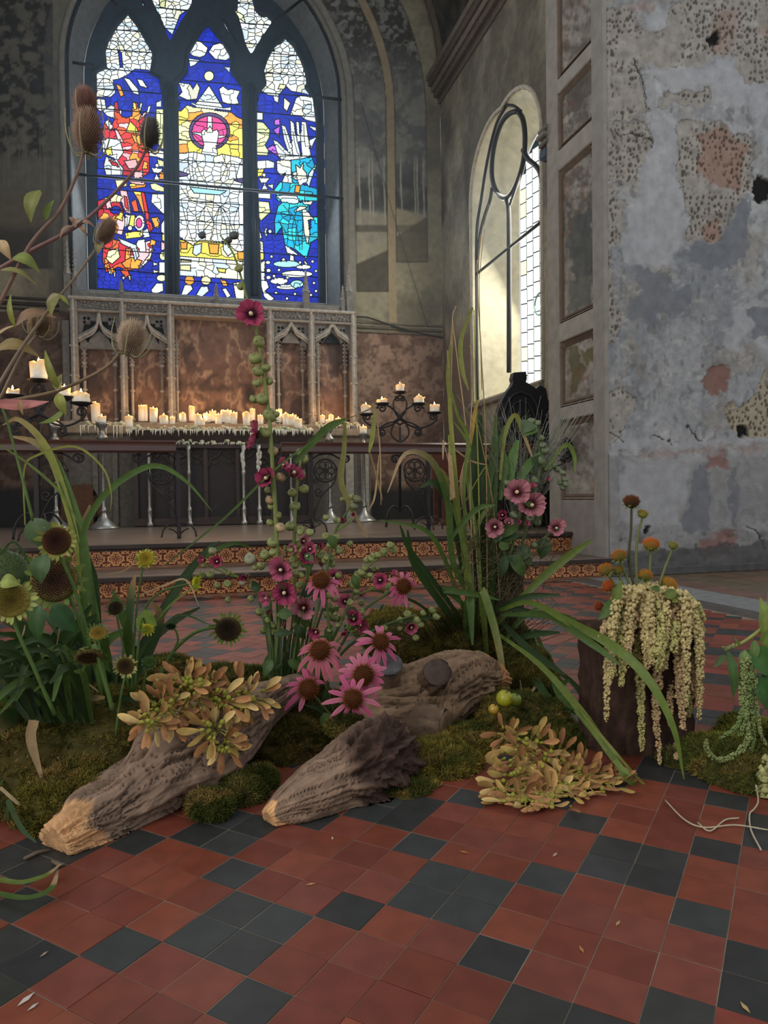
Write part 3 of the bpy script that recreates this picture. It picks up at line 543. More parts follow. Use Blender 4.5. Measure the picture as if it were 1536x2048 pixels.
ART = {'left': [(W_, [(186, 0), (335, 0), (335, 118), (308, 122), (306, 145), (296, 140), (270, 138), (255, 150), (238, 158), (226, 160), (231, 185), (222, 194), (186, 194)]), (B_, [(236, 100), (240, 135), (246, 135), (243, 105)]), (W_, [(247, 155), (259, 158), (276, 178), (278, 190), (267, 187)]), (W_, [(274, 158), (285, 160), (295, 176), (280, 172)]), (Y_, [(232, 168), (241, 172), (248, 190), (241, 194)]), (W_, [(190, 196), (210, 199), (212, 216), (201, 223), (190, 215)]),
  (W_, [(205, 222), (222, 210), (244, 222), (240, 240), (225, 236), (214, 232)]), (R2, [(203, 266), (212, 240), (222, 255), (228, 240), (229, 205), (235, 203), (240, 230), (252, 236), (264, 232), (266, 204), (275, 206), (280, 228), (300, 248), (298, 345), (285, 355), (240, 350), (222, 300)]), (Y_, [(252, 264), (260, 242), (274, 256), (277, 268)]), (Y_, [(266, 206), (272, 205), (273, 218), (267, 220)]), (O_, [(262, 268), (280, 270), (282, 290), (270, 285)]), (PK, [(228, 256), (236, 262), (248, 285), (236, 282)]), (W_, [(296, 213), (302, 211), (298, 226), (293, 229)]), (W_, [(281, 205), (285, 207), (281, 222), (277, 220)]), (PK, [(280, 232), (292, 222), (294, 226), (280, 240)]), (W_, [(209, 246), (216, 239), (226, 252), (222, 262)]),
  (W_, [(203, 280), (216, 276), (240, 280), (247, 305), (236, 320), (222, 314), (206, 306)]), (Y_, [(209, 298), (222, 294), (226, 310), (215, 312)]), (W_, [(207, 332), (212, 312), (222, 318), (234, 320), (247, 338), (244, 350), (212, 350)]), (R2, [(217, 317), (236, 328), (236, 334), (224, 330)]), (PK, [(248, 322), (272, 318), (277, 335), (258, 338)]), (PK, [(262, 345), (285, 340), (286, 356), (270, 356)]), (O_, [(288, 322), (296, 325), (295, 338), (284, 338)]),
  (W_, [(312, 205), (323, 200), (323, 214), (312, 214)]), (G_, [(312, 218), (330, 218), (330, 300), (318, 296), (312, 250)]), (W_, [(297, 301), (318, 300), (330, 303), (330, 320), (314, 314), (298, 312)]), (Y_, [(314, 318), (330, 322), (330, 336), (318, 332)]), (W_, ell(314, 331, 4, 4)), (W_, [(302, 335), (326, 337), (320, 347), (307, 345)]), (O_, [(318, 344), (330, 344), (330, 360), (318, 358)]), (W_, [(308, 359), (313, 347), (319, 360)]), (G_, [(300, 368), (310, 366), (331, 376), (331, 384), (312, 382), (303, 378)]), (W_, [(304, 388), (331, 388), (331, 432), (318, 420), (302, 404)]), (W_, ell(315, 445, 4, 12)), (W_, [(322, 448), (332, 434), (332, 470), (322, 464)]), (Y_, [(324, 468), (332, 468), (332, 482), (324, 482)]), (PK, [(322, 484), (332, 484), (332, 504), (322, 500)]), (G_, ell(326, 512, 7, 9)), (W_, [(318, 524), (332, 524), (332, 546), (318, 546)]), (W_, [(306, 524), (317, 528), (307, 532)]), (W_, [(306, 539), (318, 543), (307, 547)]), (G_, ell(323, 556, 10, 7)), (W_, [(313, 566), (326, 566), (327, 582), (306, 590), (302, 580)]),
  (Y_, [(230, 360), (252, 360), (254, 372), (234, 376)]), (Y_, [(258, 368), (292, 364), (291, 374), (262, 378)]), (R2, [(258, 362), (290, 364), (288, 370), (262, 367)]), (Y_, [(266, 382), (288, 384), (297, 428), (286, 426), (276, 400)]), (R2, [(282, 384), (290, 386), (298, 428), (298, 440), (292, 440)]), (PK, [(240, 380), (254, 382), (262, 428), (250, 424), (242, 402)]), (R2, [(248, 392), (254, 394), (258, 420), (250, 414)]), (R2, [(262, 404), (272, 398), (278, 424), (268, 424)]),
  (R2, [(195, 402), (216, 394), (238, 400), (246, 420), (250, 448), (244, 470), (228, 466), (214, 440), (196, 438)]), (Y_, [(208, 396), (232, 388), (246, 394), (240, 404), (216, 404)]), (PK, [(210, 402), (220, 402), (224, 416), (214, 418)]), (B_, ell(231, 420, 11, 8)), (Y_, [(240, 425), (246, 424), (245, 442), (230, 436)]), (W_, [(250, 428), (262, 430), (258, 452), (250, 452)]), (Y_, [(261, 430), (270, 430), (268, 452), (256, 456)]), (W_, ell(279, 446, 11, 16)), (P_, ell(278, 446, 6, 10)), (W_, ell(260, 456, 5, 5)), (Y_, [(250, 466), (286, 460), (284, 474), (252, 478)]), (W_, [(286, 462), (296, 456), (300, 474), (286, 476)]), (R2, [(290, 438), (304, 446), (306, 458), (298, 466)]), (Y_, [(302, 436), (316, 434), (318, 452), (310, 456), (306, 446)]),
  (R2, [(206, 492), (224, 478), (245, 484), (268, 494), (300, 480), (306, 500), (300, 520), (280, 536), (258, 540), (236, 534), (212, 545), (205, 520)]), (Y_, [(216, 502), (236, 496), (240, 514), (224, 528), (212, 518)]), (Y_, [(243, 526), (262, 514), (285, 522), (276, 538), (250, 536)]), (O_, [(252, 496), (262, 498), (260, 516), (250, 520)]), (W_, [(236, 476), (248, 480), (272, 490), (278, 512), (270, 522), (264, 498), (244, 488)]), (W_, [(272, 488), (276, 480), (290, 478), (292, 504), (280, 504)]), (W_, [(299, 494), (304, 498), (303, 512), (290, 530), (276, 540), (290, 520), (298, 510)]), (Y_, [(208, 516), (216, 520), (220, 538), (210, 534)]), (O_, [(214, 538), (226, 534), (232, 546), (220, 550)]), (W_, [(216, 543), (223, 542), (220, 548)]), (W_, [(226, 544), (233, 544), (229, 551)]), (R2, [(240, 540), (255, 536), (259, 550), (250, 556)]), (W_, [(244, 555), (251, 552), (247, 561)]), (W_, [(256, 552), (262, 551), (260, 562)]), (Y_, [(302, 478), (312, 482), (310, 490), (300, 492)])],
 'centre': [(W_, [(376, 104), (390, 80), (402, 84), (416, 96), (410, 111), (400, 115), (386, 112)]), (W_, [(417, 104), (426, 90), (440, 86), (452, 92), (461, 115), (452, 121), (430, 118)]), (W_, [(377, 116), (388, 118), (400, 120), (390, 130), (380, 134)]), (W_, [(440, 128), (450, 134), (461, 134), (459, 146), (452, 138)]), (G_, ell(418, 152, 10, 10)), (W_, [(357, 165), (380, 168), (386, 178), (394, 165), (400, 176), (394, 198), (375, 200), (357, 192), (364, 184)]), (W_, [(480, 182), (462, 178), (456, 180), (446, 172), (438, 178), (445, 204), (462, 210), (478, 207), (474, 196)]),
  (W_, [(418, 171), (446, 215), (390, 209)]), (W_, [(378, 204), (392, 208), (448, 216), (462, 214), (462, 222), (392, 214)]), (Y_, [(355, 222), (362, 222), (374, 210), (392, 215), (446, 222), (462, 224), (474, 234), (489, 240), (489, 318), (355, 306)]), (DK, ell(419, 263, 41, 38, 20)), (P_, ell(419, 263, 35, 31, 18)), (W_, [(415, 232), (424, 232), (425, 262), (414, 262)]), (W_, [(382, 264), (404, 266), (436, 270), (462, 272), (436, 277), (404, 273)]), (W_, [(402, 264), (408, 258), (413, 262), (420, 252), (426, 262), (434, 259), (438, 267), (433, 292), (436, 312), (402, 308), (408, 290)]),
  (W_, [(355, 307), (388, 304), (405, 308), (434, 312), (444, 308), (489, 318), (491, 508), (470, 500), (455, 484), (400, 480), (386, 490), (368, 480), (355, 472)]), (C_, [(380, 374), (452, 382), (440, 390), (388, 386)]), (DK, [(355, 341), (378, 348), (374, 352), (355, 354)]), (DK, [(489, 356), (462, 359), (489, 368)]), (Y_, [(355, 476), (370, 482), (386, 492), (398, 480), (455, 486), (470, 502), (491, 506), (491, 522), (355, 512)]), (O_, [(417, 487), (438, 489), (436, 508), (420, 507)]), (O_, [(475, 502), (491, 504), (491, 520), (476, 519)]), (O_, [(361, 484), (374, 484), (374, 498), (362, 498)]), (W_, [(388, 490), (403, 487), (402, 505), (392, 512), (385, 506)]), (W_, [(446, 487), (456, 488), (465, 505), (456, 512), (447, 500)]),
  (W_, [(355, 512), (491, 523), (491, 560), (355, 551)]), (Y_, [(362, 518), (382, 520), (382, 524), (362, 524)]), (Y_, [(360, 530), (381, 530), (381, 542), (360, 540)]), (Y_, [(434, 536), (452, 538), (450, 546), (438, 544)]), (Y_, ell(379, 561, 10, 9)), (W_, [(369, 570), (382, 570), (386, 578), (374, 590), (362, 590)]), (Y_, ell(412, 561, 10, 9)), (W_, [(402, 573), (415, 572), (418, 582), (404, 594), (392, 590)]), (Y_, [(440, 558), (452, 562), (456, 572), (446, 572)]), (W_, [(444, 578), (452, 576), (462, 592), (454, 596)]), (W_, [(466, 566), (478, 564), (490, 582), (488, 600), (472, 600)])],
 'right': [(W_, [(505, 60), (640, 60), (640, 202), (622, 192), (608, 187), (582, 182), (572, 172), (556, 192), (536, 190), (516, 178), (510, 172)]), (Y_, [(560, 168), (572, 170), (570, 178), (556, 178)]), (W_, [(568, 195), (581, 206), (574, 223), (567, 216)]), (W_, [(580, 230), (592, 196), (604, 190), (632, 196), (636, 246), (612, 240), (600, 232)]), (W_, [(546, 192), (558, 194), (556, 206), (549, 202)]), (W_, [(512, 222), (526, 225), (526, 240), (512, 240)]), (G_, [(511, 242), (527, 245), (540, 260), (538, 276), (530, 290), (537, 302), (535, 311), (511, 310)]), (W_, [(511, 322), (536, 320), (549, 325), (548, 336), (511, 338)]), (Y_, [(511, 340), (528, 338), (526, 352), (511, 354)]), (W_, ell(528, 350, 4, 4)), (W_, [(517, 355), (540, 356), (532, 366), (522, 366)]), (W_, [(523, 379), (529, 366), (536, 379)]), (W_, [(534, 370), (547, 368), (546, 379)]), (W_, [(514, 386), (541, 387), (541, 398), (515, 396)]), (G_, [(515, 402), (538, 404), (541, 424), (522, 442), (516, 432)]), (W_, [(516, 444), (524, 476), (516, 478)]), (W_, [(528, 465), (534, 450), (534, 474)]), (W_, ell(540, 463, 4, 4)), (Y_, [(517, 505), (528, 506), (528, 520), (517, 520)]), (W_, [(517, 480), (526, 484), (527, 505), (517, 504)]), (W_, [(517, 521), (530, 522), (530, 560), (518, 560)]), (W_, [(519, 560), (534, 562), (538, 575), (530, 582), (540, 590), (549, 597), (540, 604), (528, 594)]), (W_, [(520, 604), (540, 605), (536, 614)]), (W_, ell(536, 525, 5, 4)), (W_, ell(537, 541, 5, 4)), (W_, ell(537, 555, 5, 4)),
  (V_, [(549, 240), (559, 237), (560, 250), (549, 250)]), (V_, [(546, 260), (560, 252), (558, 273)]), (V_, [(534, 297), (546, 290), (566, 312), (554, 312)]), (W_, [(563, 250), (571, 253), (584, 290), (590, 310), (578, 310), (568, 280)]), (W_, [(580, 240), (588, 246), (592, 270), (602, 312), (586, 312), (582, 270)]), (W_, [(592, 243), (598, 244), (601, 282), (594, 285)]), (W_, [(603, 243), (612, 244), (622, 313), (604, 318), (601, 272)]), (W_, [(546, 280), (554, 282), (582, 310), (572, 320), (558, 316)]), (W_, [(560, 312), (620, 312), (600, 319), (562, 321)]), (W_, [(618, 252), (635, 255), (635, 264), (626, 260)]), (W_, [(618, 280), (633, 274), (622, 298)]),
  (T_, [(582, 320), (624, 314), (632, 340), (612, 366), (584, 366)]), (T_, [(548, 380), (560, 364), (582, 366), (604, 368), (636, 378), (636, 402), (556, 402)]), (T_, [(549, 440), (556, 412), (566, 404), (602, 404), (620, 404), (616, 430), (622, 485), (613, 518), (592, 500), (570, 490), (563, 455), (550, 472)]), (T_, [(622, 438), (638, 430), (638, 476), (616, 488), (620, 460)]), (W_, [(553, 322), (566, 319), (582, 322), (582, 345), (586, 367), (564, 364), (571, 346), (562, 352), (554, 342)]), (W_, [(584, 346), (592, 343), (596, 350), (594, 360), (586, 358)]), (W_, [(592, 330), (600, 336), (606, 326), (606, 338), (613, 346), (615, 362), (600, 372), (594, 360)]), (W_, [(634, 326), (626, 350), (618, 374), (613, 366), (618, 346)]), (Y_, [(592, 370), (601, 370), (599, 386), (589, 384)]), (W_, [(553, 392), (566, 390), (594, 392), (598, 405), (590, 408), (564, 404)]), (W_, [(584, 426), (600, 412), (614, 414), (604, 420)]), (W_, [(604, 403), (626, 402), (622, 410), (606, 408)]), (W_, [(604, 420), (612, 418), (628, 440), (616, 440), (620, 470), (615, 492), (608, 465), (606, 440)]), (W_, [(570, 490), (585, 500), (600, 512), (574, 506)]), (W_, [(580, 508), (588, 512), (588, 528), (579, 527)]), (W_, [(607, 516), (616, 530), (610, 534)]), (C_, ell(573, 528, 27, 7)), (W_, ell(607, 534, 15, 5)), (W_, ell(594, 548, 32, 7)), (W_, ell(558, 562, 18, 7)), (W_, ell(574, 574, 22, 5)), (C_, ell(594, 568, 13, 8))] + [(W_, ell(px, py, 3.3, 3.3, 8)) for px, py in ((543, 513), (567, 519), (600, 525), (625, 523), (632, 542), (628, 566), (632, 582), (552, 586), (590, 588), (574, 597), (622, 590), (548, 552), (575, 555), (558, 540))],
 'tl': [(W_, [(295, -60), (392, -60), (384, 14), (360, 30), (345, 70), (336, 62), (320, 44), (300, 8)]), (G_, [(318, -2), (332, -4), (330, 16), (320, 14)])], 'tr': [(W_, [(460, -40), (552, -40), (552, 50), (500, 112), (484, 70)]), (G_, [(470, 20), (486, 30), (490, 44), (476, 36)])], 'sl': [(C_, [(270, -20), (310, -20), (310, 40), (270, 40)])], 'sr': [(W_, [(430, 44), (520, 40), (520, 60), (440, 64)]), (W_, [(470, 70), (520, 70), (520, 110), (470, 100)])]}
LABEL = {'left': 'left stained glass light with red flames and figures on deep blue', 'centre': 'central stained glass light with white robed figure under a golden arch', 'right': 'right stained glass light with teal robed figure and white waves', 'tl': 'upper left tracery glass of white faces', 'tr': 'upper right tracery glass of white faces', 'sl': 'thin left sliver of tracery glass', 'sr': 'thin right sliver of tracery glass'}
q2 = lambda P: [(v.x, v.y) for v in smooth_path([(x, y, 0) for x, y in P], 4)]
def leaded(key, cell, num):
    """divides a light into glass pieces whose edges follow the drawing"""
    hole = LIGHTS[key]; rg = random.Random(num * 11); art = ART[key]; xs = [p[0] for p in hole]; ys = [p[1] for p in hole]; x0, x1, y0, y1 = min(xs), max(xs), min(ys), max(ys)
    S = []
    for _, poly in art:                                       # paired seeds either side of every outline
        n = len(poly)
        for k in range(n):
            (ax, ay), (bx, by) = poly[k], poly[(k + 1) % n]; L = math.hypot(bx - ax, by - ay); q = max(1, round(L / 5.5)); nx, ny = (by - ay) / (L + 1e-9), -(bx - ax) / (L + 1e-9)
            for j in range(q):
                t = (j + .5) / q; px, py = ax + (bx - ax) * t, ay + (by - ay) * t
                for sg in (-1.6, 1.6): S.append((px + nx * sg, py + ny * sg, 0))
    A = []; y = y0 - 3
    row = 0
    while y < y1 + 8:
        x = x0 - 6 + rg.uniform(0, .45) * cell
        while x < x1 + 8: A.append((x + rg.uniform(-.2, .2) * cell, y + rg.uniform(-.12, .12) * cell, 1)); x += cell * 1.45
        y += cell * .78; row += 1
    if S:
        sp = np.array(S)[:, :2]; A = [a for a in A if ((sp - np.array(a[:2])) ** 2).sum(1).min() > (cell * .42) ** 2]
    P = np.array([s[:2] for s in S] + [a[:2] for a in A]); 
    k = polydist(P[:, 0], P[:, 1], hole) > -6; P = P[k]; nS = int(k[:len(S)].sum())
    lab = np.full(len(P), -1)
    for m, (_, poly) in enumerate(art): lab[polydist(P[:, 0], P[:, 1], poly) > 0] = m
    grp = np.arange(len(P))                                   # boundary seeds join the nearest inner piece of the same shape
    for i in range(nS):
        d = ((P[nS:] - P[i]) ** 2).sum(1); d[lab[nS:] != lab[i]] = 1e9
        if len(d) and d.min() < (cell * 1.5) ** 2: grp[i] = nS + int(d.argmin())
        else:
            d = ((P[:i] - P[i]) ** 2).sum(1) if i else np.array([1e9]); d = np.where(lab[:i] == lab[i], d, 1e9) if i else d
            if d.min() < 81: grp[i] = grp[int(d.argmin())]
    inside = polydist(P[:, 0], P[:, 1], hole) > -2.5
    pieces = {}
    for i in range(len(P)):
        if not inside[i]: continue
        c = P[i]; d2 = ((P - c) ** 2).sum(1); nb = np.where(d2 < 900)[0]; nb = nb[np.argsort(d2[nb])][1:40]
        poly = [(c[0] - 15, c[1] - 15), (c[0] + 15, c[1] - 15), (c[0] + 15, c[1] + 15), (c[0] - 15, c[1] + 15)]
        for j in nb:
            dx, dy = P[j] - c; L = math.hypot(dx, dy) + 1e-9; dx /= L; dy /= L; lim = L / 2 - ((1.0 if lab[j] != lab[i] else (.78 if lab[i] >= 0 else .36)) if grp[j] != grp[i] else -.02); out = []
            if lim > 22: break
            for (ax, ay), (bx, by) in zip(poly, poly[1:] + poly[:1]):
                da, db = (ax - c[0]) * dx + (ay - c[1]) * dy - lim, (bx - c[0]) * dx + (by - c[1]) * dy - lim
                if da <= 0: out.append((ax, ay))
                if da * db < 0: t = da / (da - db); out.append((ax + (bx - ax) * t, ay + (by - ay) * t))
            poly = out
            if len(poly) < 3: break
        if len(poly) >= 3: pieces.setdefault(int(grp[i]), (int(lab[i]), []))[1].append(poly)
    YP = YG + .085; bk = MB(); hp = [PY(x, y, YP + .012) for x, y in hole]; cx = sum(p.x for p in hp) / len(hp); cz = sum(p.z for p in hp) / len(hp)
    bk.add([(cx + (p.x - cx) * 1.06, p.y, cz + (p.z - cz) * 1.03) for p in hp], [tuple(range(len(hp)))], srgb(12, 14, 20)); frame = bk.build('window_%d' % num, M_lead, None, False, 'structure'); frame['label'] = LABEL[key]
    order = sorted(pieces.values(), key=lambda q: -sum(abs(sum(a[0] * b[1] - a[1] * b[0] for a, b in zip(p, p[1:] + p[:1]))) for p in q[1])); rest = MB()
    for n_, (lb, polys) in enumerate(order):
        col = B_ if lb < 0 else art[lb][0]; g = rg.uniform(.72, 1.18)
        if col is Y_: col = rg.choice((Y_, Y_, O_, (.60, .57, .30)))
        if col is R2: col = rg.choice((R2, R2, R2, (.55, .07, .02), O_, PK, (.36, .015, .03)))
        if col is W_: col = rg.choice((W_, W_, W_, (.46, .56, .62), (.58, .58, .46)))
        if col is T_: col = rg.choice((T_, (.02, .42, .46), (.0, .24, .42)))
        m = rest if n_ >= 300 else MB()
        for p in polys: m.add([PY(x, y, YP) + Vector((0, rg.uniform(-.001, .001), 0)) for x, y in p], [tuple(range(len(p)))], [min(.95, v * g) for v in col])
        if n_ < 300: m.build('pane', M_pane, frame, False)
    if rest.n: rest.build('small_panes', M_pane, frame, False, 'stuff')
    FOLD = {'centre': [[(358, 325), (385, 315), (402, 350), (412, 365)], [(488, 330), (460, 322), (448, 345), (440, 362)], [(388, 304), (384, 335), (388, 358)], [(444, 308), (455, 340), (450, 360)], [(375, 318), (382, 360)], [(468, 326), (475, 362)], [(360, 372), (385, 402), (440, 412)], [(484, 385), (462, 385), (445, 412), (420, 400)], [(372, 392), (440, 412), (470, 470)], [(375, 415), (390, 430), (405, 420), (410, 412)], [(445, 415), (455, 426), (470, 424), (477, 416)], [(362, 400), (372, 440), (386, 485)], [(440, 412), (425, 440), (400, 470)], [(440, 412), (432, 445), (436, 480)], [(440, 412), (452, 450), (455, 484)], [(476, 415), (468, 450), (484, 498)], [(414, 416), (428, 450), (420, 480)], [(404, 420), (396, 450), (402, 478)]], 'left': [[(212, 88), (222, 80), (236, 88), (238, 102), (228, 110)], [(268, 84), (282, 80), (296, 90), (298, 104), (286, 112)], [(196, 172), (206, 158), (222, 162), (228, 178), (216, 192), (200, 190)], [(240, 40), (262, 62)], [(226, 60), (262, 120)], [(240, 120), (268, 150)], [(286, 120), (300, 140)]], 'right': [[(556, 90), (570, 82), (586, 92), (588, 108), (572, 116)], [(560, 150), (582, 122), (608, 150)], [(576, 126), (590, 146)], [(530, 150), (556, 128)], [(604, 222), (616, 208), (634, 214)], [(606, 240), (614, 228), (634, 232)], [(566, 410), (590, 440), (600, 500)], [(596, 410), (584, 460), (590, 498)], [(606, 432), (604, 500)], [(556, 440), (574, 470), (574, 490)], [(560, 425), (584, 432)]], 'tl': [[(316, 12), (326, 2), (344, 4), (352, 18), (346, 36), (330, 34)], [(352, 20), (374, 22)]], 'tr': [[(482, 40), (492, 28), (510, 32), (514, 46), (504, 58), (488, 54)], [(516, 30), (544, 42)]]}
    lf = MB()
    for F_ in FOLD.get(key, []): lf.tube([PY(x, y, YP - .006) for x, y in q2(F_)], .0062, 4, srgb(14, 18, 28))
    if lf.n: lf.build('lead_lines', M_lead, frame)
    # saddle bars
    bb = MB()
    for yb0 in (range(int(y0) + 34, int(y1), 40) if len(hole) > 12 else ()):
        bb.tube([PY(x0 - 2, yb0, YP - .012), PY(x1 + 2, yb0 + (x1 - x0) * .085, YP - .012)], .0085, 5, srgb(18, 22, 32))
    if bb.n: bb.build('saddle_bars', M_lead, frame)
for n_, (key, cell) in enumerate((('left', 9.6), ('centre', 11.5), ('right', 10.5), ('tl', 10), ('tr', 10), ('sl', 6), ('sr', 6))): leaded(key, cell, n_ + 2)
# ================================================================ THE SIDE WINDOW
XG = XS + .62
sa = lambda s, t: side_arch(SHW * s + t, STOP * s + t, SZS, SZ0)
M_reveal = mat('window_reveal', .9, .15, 8, .16, .3, 50)
b = MB(); A, Bq = side_arch(SHW, STOP, SZS, SZ0, 14), side_arch(SHW * .62, STOP * .86, SZS - .1, SZ0 + .15, 14); n = len(A)
b.add([(XS - .005, y, z) for y, z in A] + [(XG, y, z) for y, z in Bq], [(i, i + 1, n + i + 1, n + i) for i in range(n - 1)] + [(0, n - 1, 2 * n - 1, n)], srgb(220, 214, 188)); w9 = b.build('window_9', M_reveal, None, False, 'structure'); w9['label'] = 'side window with deep pale splayed reveal and dark tracery screen'
b = MB(); b.tube([(XS - .0, y, z) for y, z in A], .03, 6, srgb(176, 168, 150)); b.build('edge_bead', M_stone, w9)
# dark tracery screen in the wall face: outer line, two ogee lights and an oval
b = MB(); rod = lambda P, r=.028: b.tube([PX(x, y, XS + .03) for x, y in P], r, 8, srgb(34, 33, 33))
q = lambda P, k=5: [(v.x, v.y) for v in smooth_path([(x, y, 0) for x, y in P], k)]
rod(q([(955, 800), (953, 600), (953, 470), (962, 400), (975, 320), (992, 250), (1013, 210)]), .024); rod(q([(1013, 210), (1028, 212), (1042, 222)]), .02)
rod(q([(1036, 222), (1046, 240), (1050, 275), (1047, 320), (1036, 360), (1022, 388), (1008, 396), (994, 385), (985, 360), (984, 325), (990, 285), (1002, 248), (1018, 228), (1036, 222)]), .036)
rod(q([(1012, 396), (1017, 420), (1018, 480), (1018, 600), (1018, 745)]), .036); rod(q([(984, 375), (980, 400), (970, 430), (960, 470), (955, 520)]), .026)
rod(q([(1046, 300), (1056, 318), (1070, 330), (1080, 345), (1086, 375)]), .034); rod(q([(1036, 362), (1028, 386), (1020, 410)]), .022)
b.build('tracery_screen', M_iron, w9)
b = MB(); b.tube([PX(953, 548, XS + .02), PX(1092, 436, XS + .02)], .022, 6, srgb(40, 46, 44)); b.build('cross_bar', M_iron, w9)
b = MB(); b.tube([PX(957, 540, XS - .02), PX(958, 500, XS - .03), PX(966, 450, XS - .03), PX(972, 448, XS - .03), PX(966, 480, XS - .03), PX(958, 560, XS - .03), PX(960, 660, XS - .03), PX(964, 780, XS - .03)], .006, 5, srgb(60, 44, 36)); b.build('wire', M_iron, w9)
M_clear = mat('clear_glazing', .3, .4, 20, .06, emit=1.05)
C2 = side_arch(SHW * .62 + .02, STOP * .86, SZS - .1, SZ0 + .15, 14); b = MB(); b.add([(XG + .03, y, z) for y, z in C2], [tuple(range(len(C2)))], srgb(40, 60, 60)); glz = b.build('leading', M_lead, w9, False)
ny, nz = 7, 17; ylo, yhi = SCY - SHW * .62, SCY + SHW * .62; zlo, zhi = SZ0 + .15, SZS + STOP * .8
for a in range(ny):
    for k in range(nz):
        y0_, y1_ = ylo + (yhi - ylo) * a / ny, ylo + (yhi - ylo) * (a + 1) / ny; z0_, z1_ = zlo + (zhi - zlo) * k / nz, zlo + (zhi - zlo) * (k + 1) / nz
        if polydist(np.array([(y0_ + y1_) / 2]), np.array([(z0_ + z1_) / 2]), C2)[0] < .05: continue
        edge = a in (0, ny - 1); col = rnd.choice(((.80, .86, .86), (.86, .80, .55), (.85, .55, .55))) if edge and rnd.random() < .5 else rnd.choice(((.84, .90, .90), (.80, .88, .88), (.86, .90, .86)))
        b = MB(); g = .009; sk = .03
        b.add([(XG + .018, y0_ + g, z0_ + g), (XG + .018, y1_ - g, z0_ + g + sk), (XG + .018, y1_ - g, z1_ - g + sk), (XG + .018, y0_ + g, z1_ - g)], [(0, 1, 2, 3)], col); b.build('pane', M_clear, w9, False)
b = MB(); cy_, cz_ = SCY + .1, SZ0 + 1.35; b.tube([(XG + .008, cy_ + .16 * math.cos(t * .35), cz_ + .16 * math.sin(t * .35)) for t in range(19)], .012, 5, srgb(96, 130, 124)); b.build('roundel', M_lead, w9)
b = MB(); b.box((XS - .07, SW1, SZ0 - .09), (XS + .64, SW0 + .05, SZ0), srgb(116, 108, 96), .02); b.build('sill', M_stone, w9, False)
# ================================================================ RETABLE, ALTAR AND THEIR CANDLES
YRT = YB - .28
M_carve = mat('carved_stone', .8, .2, 16, .3, .35, 45)
M_marble = mat('painted_marble', .7, .25, 9, .3, .1, 30)
S1, S2, S3 = srgb(142, 138, 130), srgb(112, 109, 104), srgb(156, 152, 144)
def pxbox(m, x0, x1, y0, y1, Y, d, col, bev=.01):
    """a block whose front face on plane Y spans the given part of the photograph"""
    a, b_ = PY(x0, (y0 + y1) / 2, Y), PY(x1, (y0 + y1) / 2, Y); xm = (x0 + x1) / 2; m.box((a.x, Y, PY(xm, y1, Y).z), (b_.x, Y + d, PY(xm, y0, Y).z), col, bev); return m
ret = thing('altar_retable', (PY(420, 1045, YRT).x, YRT, Z2), 'carved grey stone retable with ogee niches under the stained glass window', 'altar screen')
def paint_panel(x, y, a, b):
    n1, n2 = fbm(x / 40 + 3 * fbm(x / 60, y / 60, 501), y / 70, 503), fbm(x / 9, y / 14, 505); c = np.tile(R_(106, 82, 70), (len(x), 1)).astype(float)
    st = np.abs(fbm(x / 26, y / 48, 507) - .5); c = lerp3(c, R_(156, 132, 110), sstep(.07, .0, st) * .8); c = lerp3(c, R_(72, 56, 50), sstep(.45, .65, n1)); c = c * (.75 + .5 * n2)[:, None]
    c = lerp3(c, R_(30, 26, 24), sstep(26, 8, np.hypot((x - 500) / .7, y - 790)) * .9); return c, (n2 - .5) * .004
for x0, x1 in ((150, 246), (248, 340), (350, 532), (545, 620), (626, 704)):
    p, q = PY(x0, 850, YRT + .16), PY(x1, 640, YRT + .16); wall_grid('painted_panel', (p.x, YRT + .16, PY(420, 855, YRT + .16).z), (q.x - p.x, 0, 0), (0, 0, PY(420, 625, YRT + .16).z - PY(420, 855, YRT + .16).z), max(30, (x1 - x0) // 2), 110, paint_panel, M_marble, None, None, ret)
ZC = PY(420, 618, YRT).z                                     # underside of the cornice
def X_(px): return PY(px, 640, YRT).x
xl, xr = X_(138), X_(708)
b = MB(); b.box((xl, YRT - .10, ZC + .02), (xr, YRT + .3, ZC + .07), S3, .015); b.box((xl, YRT - .03, ZC - .11), (xr, YRT + .3, ZC + .03), S2, .01); b.box((xl, YRT - .07, ZC - .15), (xr, YRT + .3, ZC - .115), S1, .012); b.box((xl, YRT - .02, ZC + .07), (xr, YRT + .3, ZC + .17), S2, .02); cor = b.build('cornice', M_carve, ret, False)
b = MB(); rg = random.Random(3); k = 0
while xl + .05 + k * .062 < xr:                               # the undercut running foliage of the frieze
    x = xl + .05 + k * .062; k += 1
    for q in range(3): b.ball((x + rg.uniform(-.02, .02), YRT - .045, ZC - .045 + rg.uniform(-.045, .05)), (.022 * rg.uniform(.7, 1.3), .02, .013), S1, 5, 3, Vector((rg.uniform(-1, 1), 0, rg.uniform(-1, 1))))
b.build('frieze_foliage', M_carve, cor, True, 'stuff')
ZB_ = PY(420, 856, YRT).z
def shaft(px, w_, ztop, parent, slim=False):
    b = MB(); x = X_(px); b.box((x - w_, YRT - .05, ZB_), (x + w_, YRT + .1, ztop), S1, w_ * .5); b.tube([(x - w_ * .2, YRT - .06, ZB_), (x - w_ * .2, YRT - .06, ztop)], w_ * .55, 6, S3)
    for z in (ZB_ + .22, ZB_ + .75, ZB_ + 1.2): b.box((x - w_ * 1.25, YRT - .075, z), (x + w_ * 1.25, YRT + .05, z + .035), S3, .01)
    b.box((x - w_ * 1.4, YRT - .09, ZB_ - .01), (x + w_ * 1.4, YRT + .1, ZB_ + .09), S1, .015); return b.build('shaft', M_carve, parent, False)
for px, w_ in ((148, .05), (246, .05), (341, .055), (540, .055), (622, .05), (705, .05)): shaft(px, w_, ZC + .02, ret)
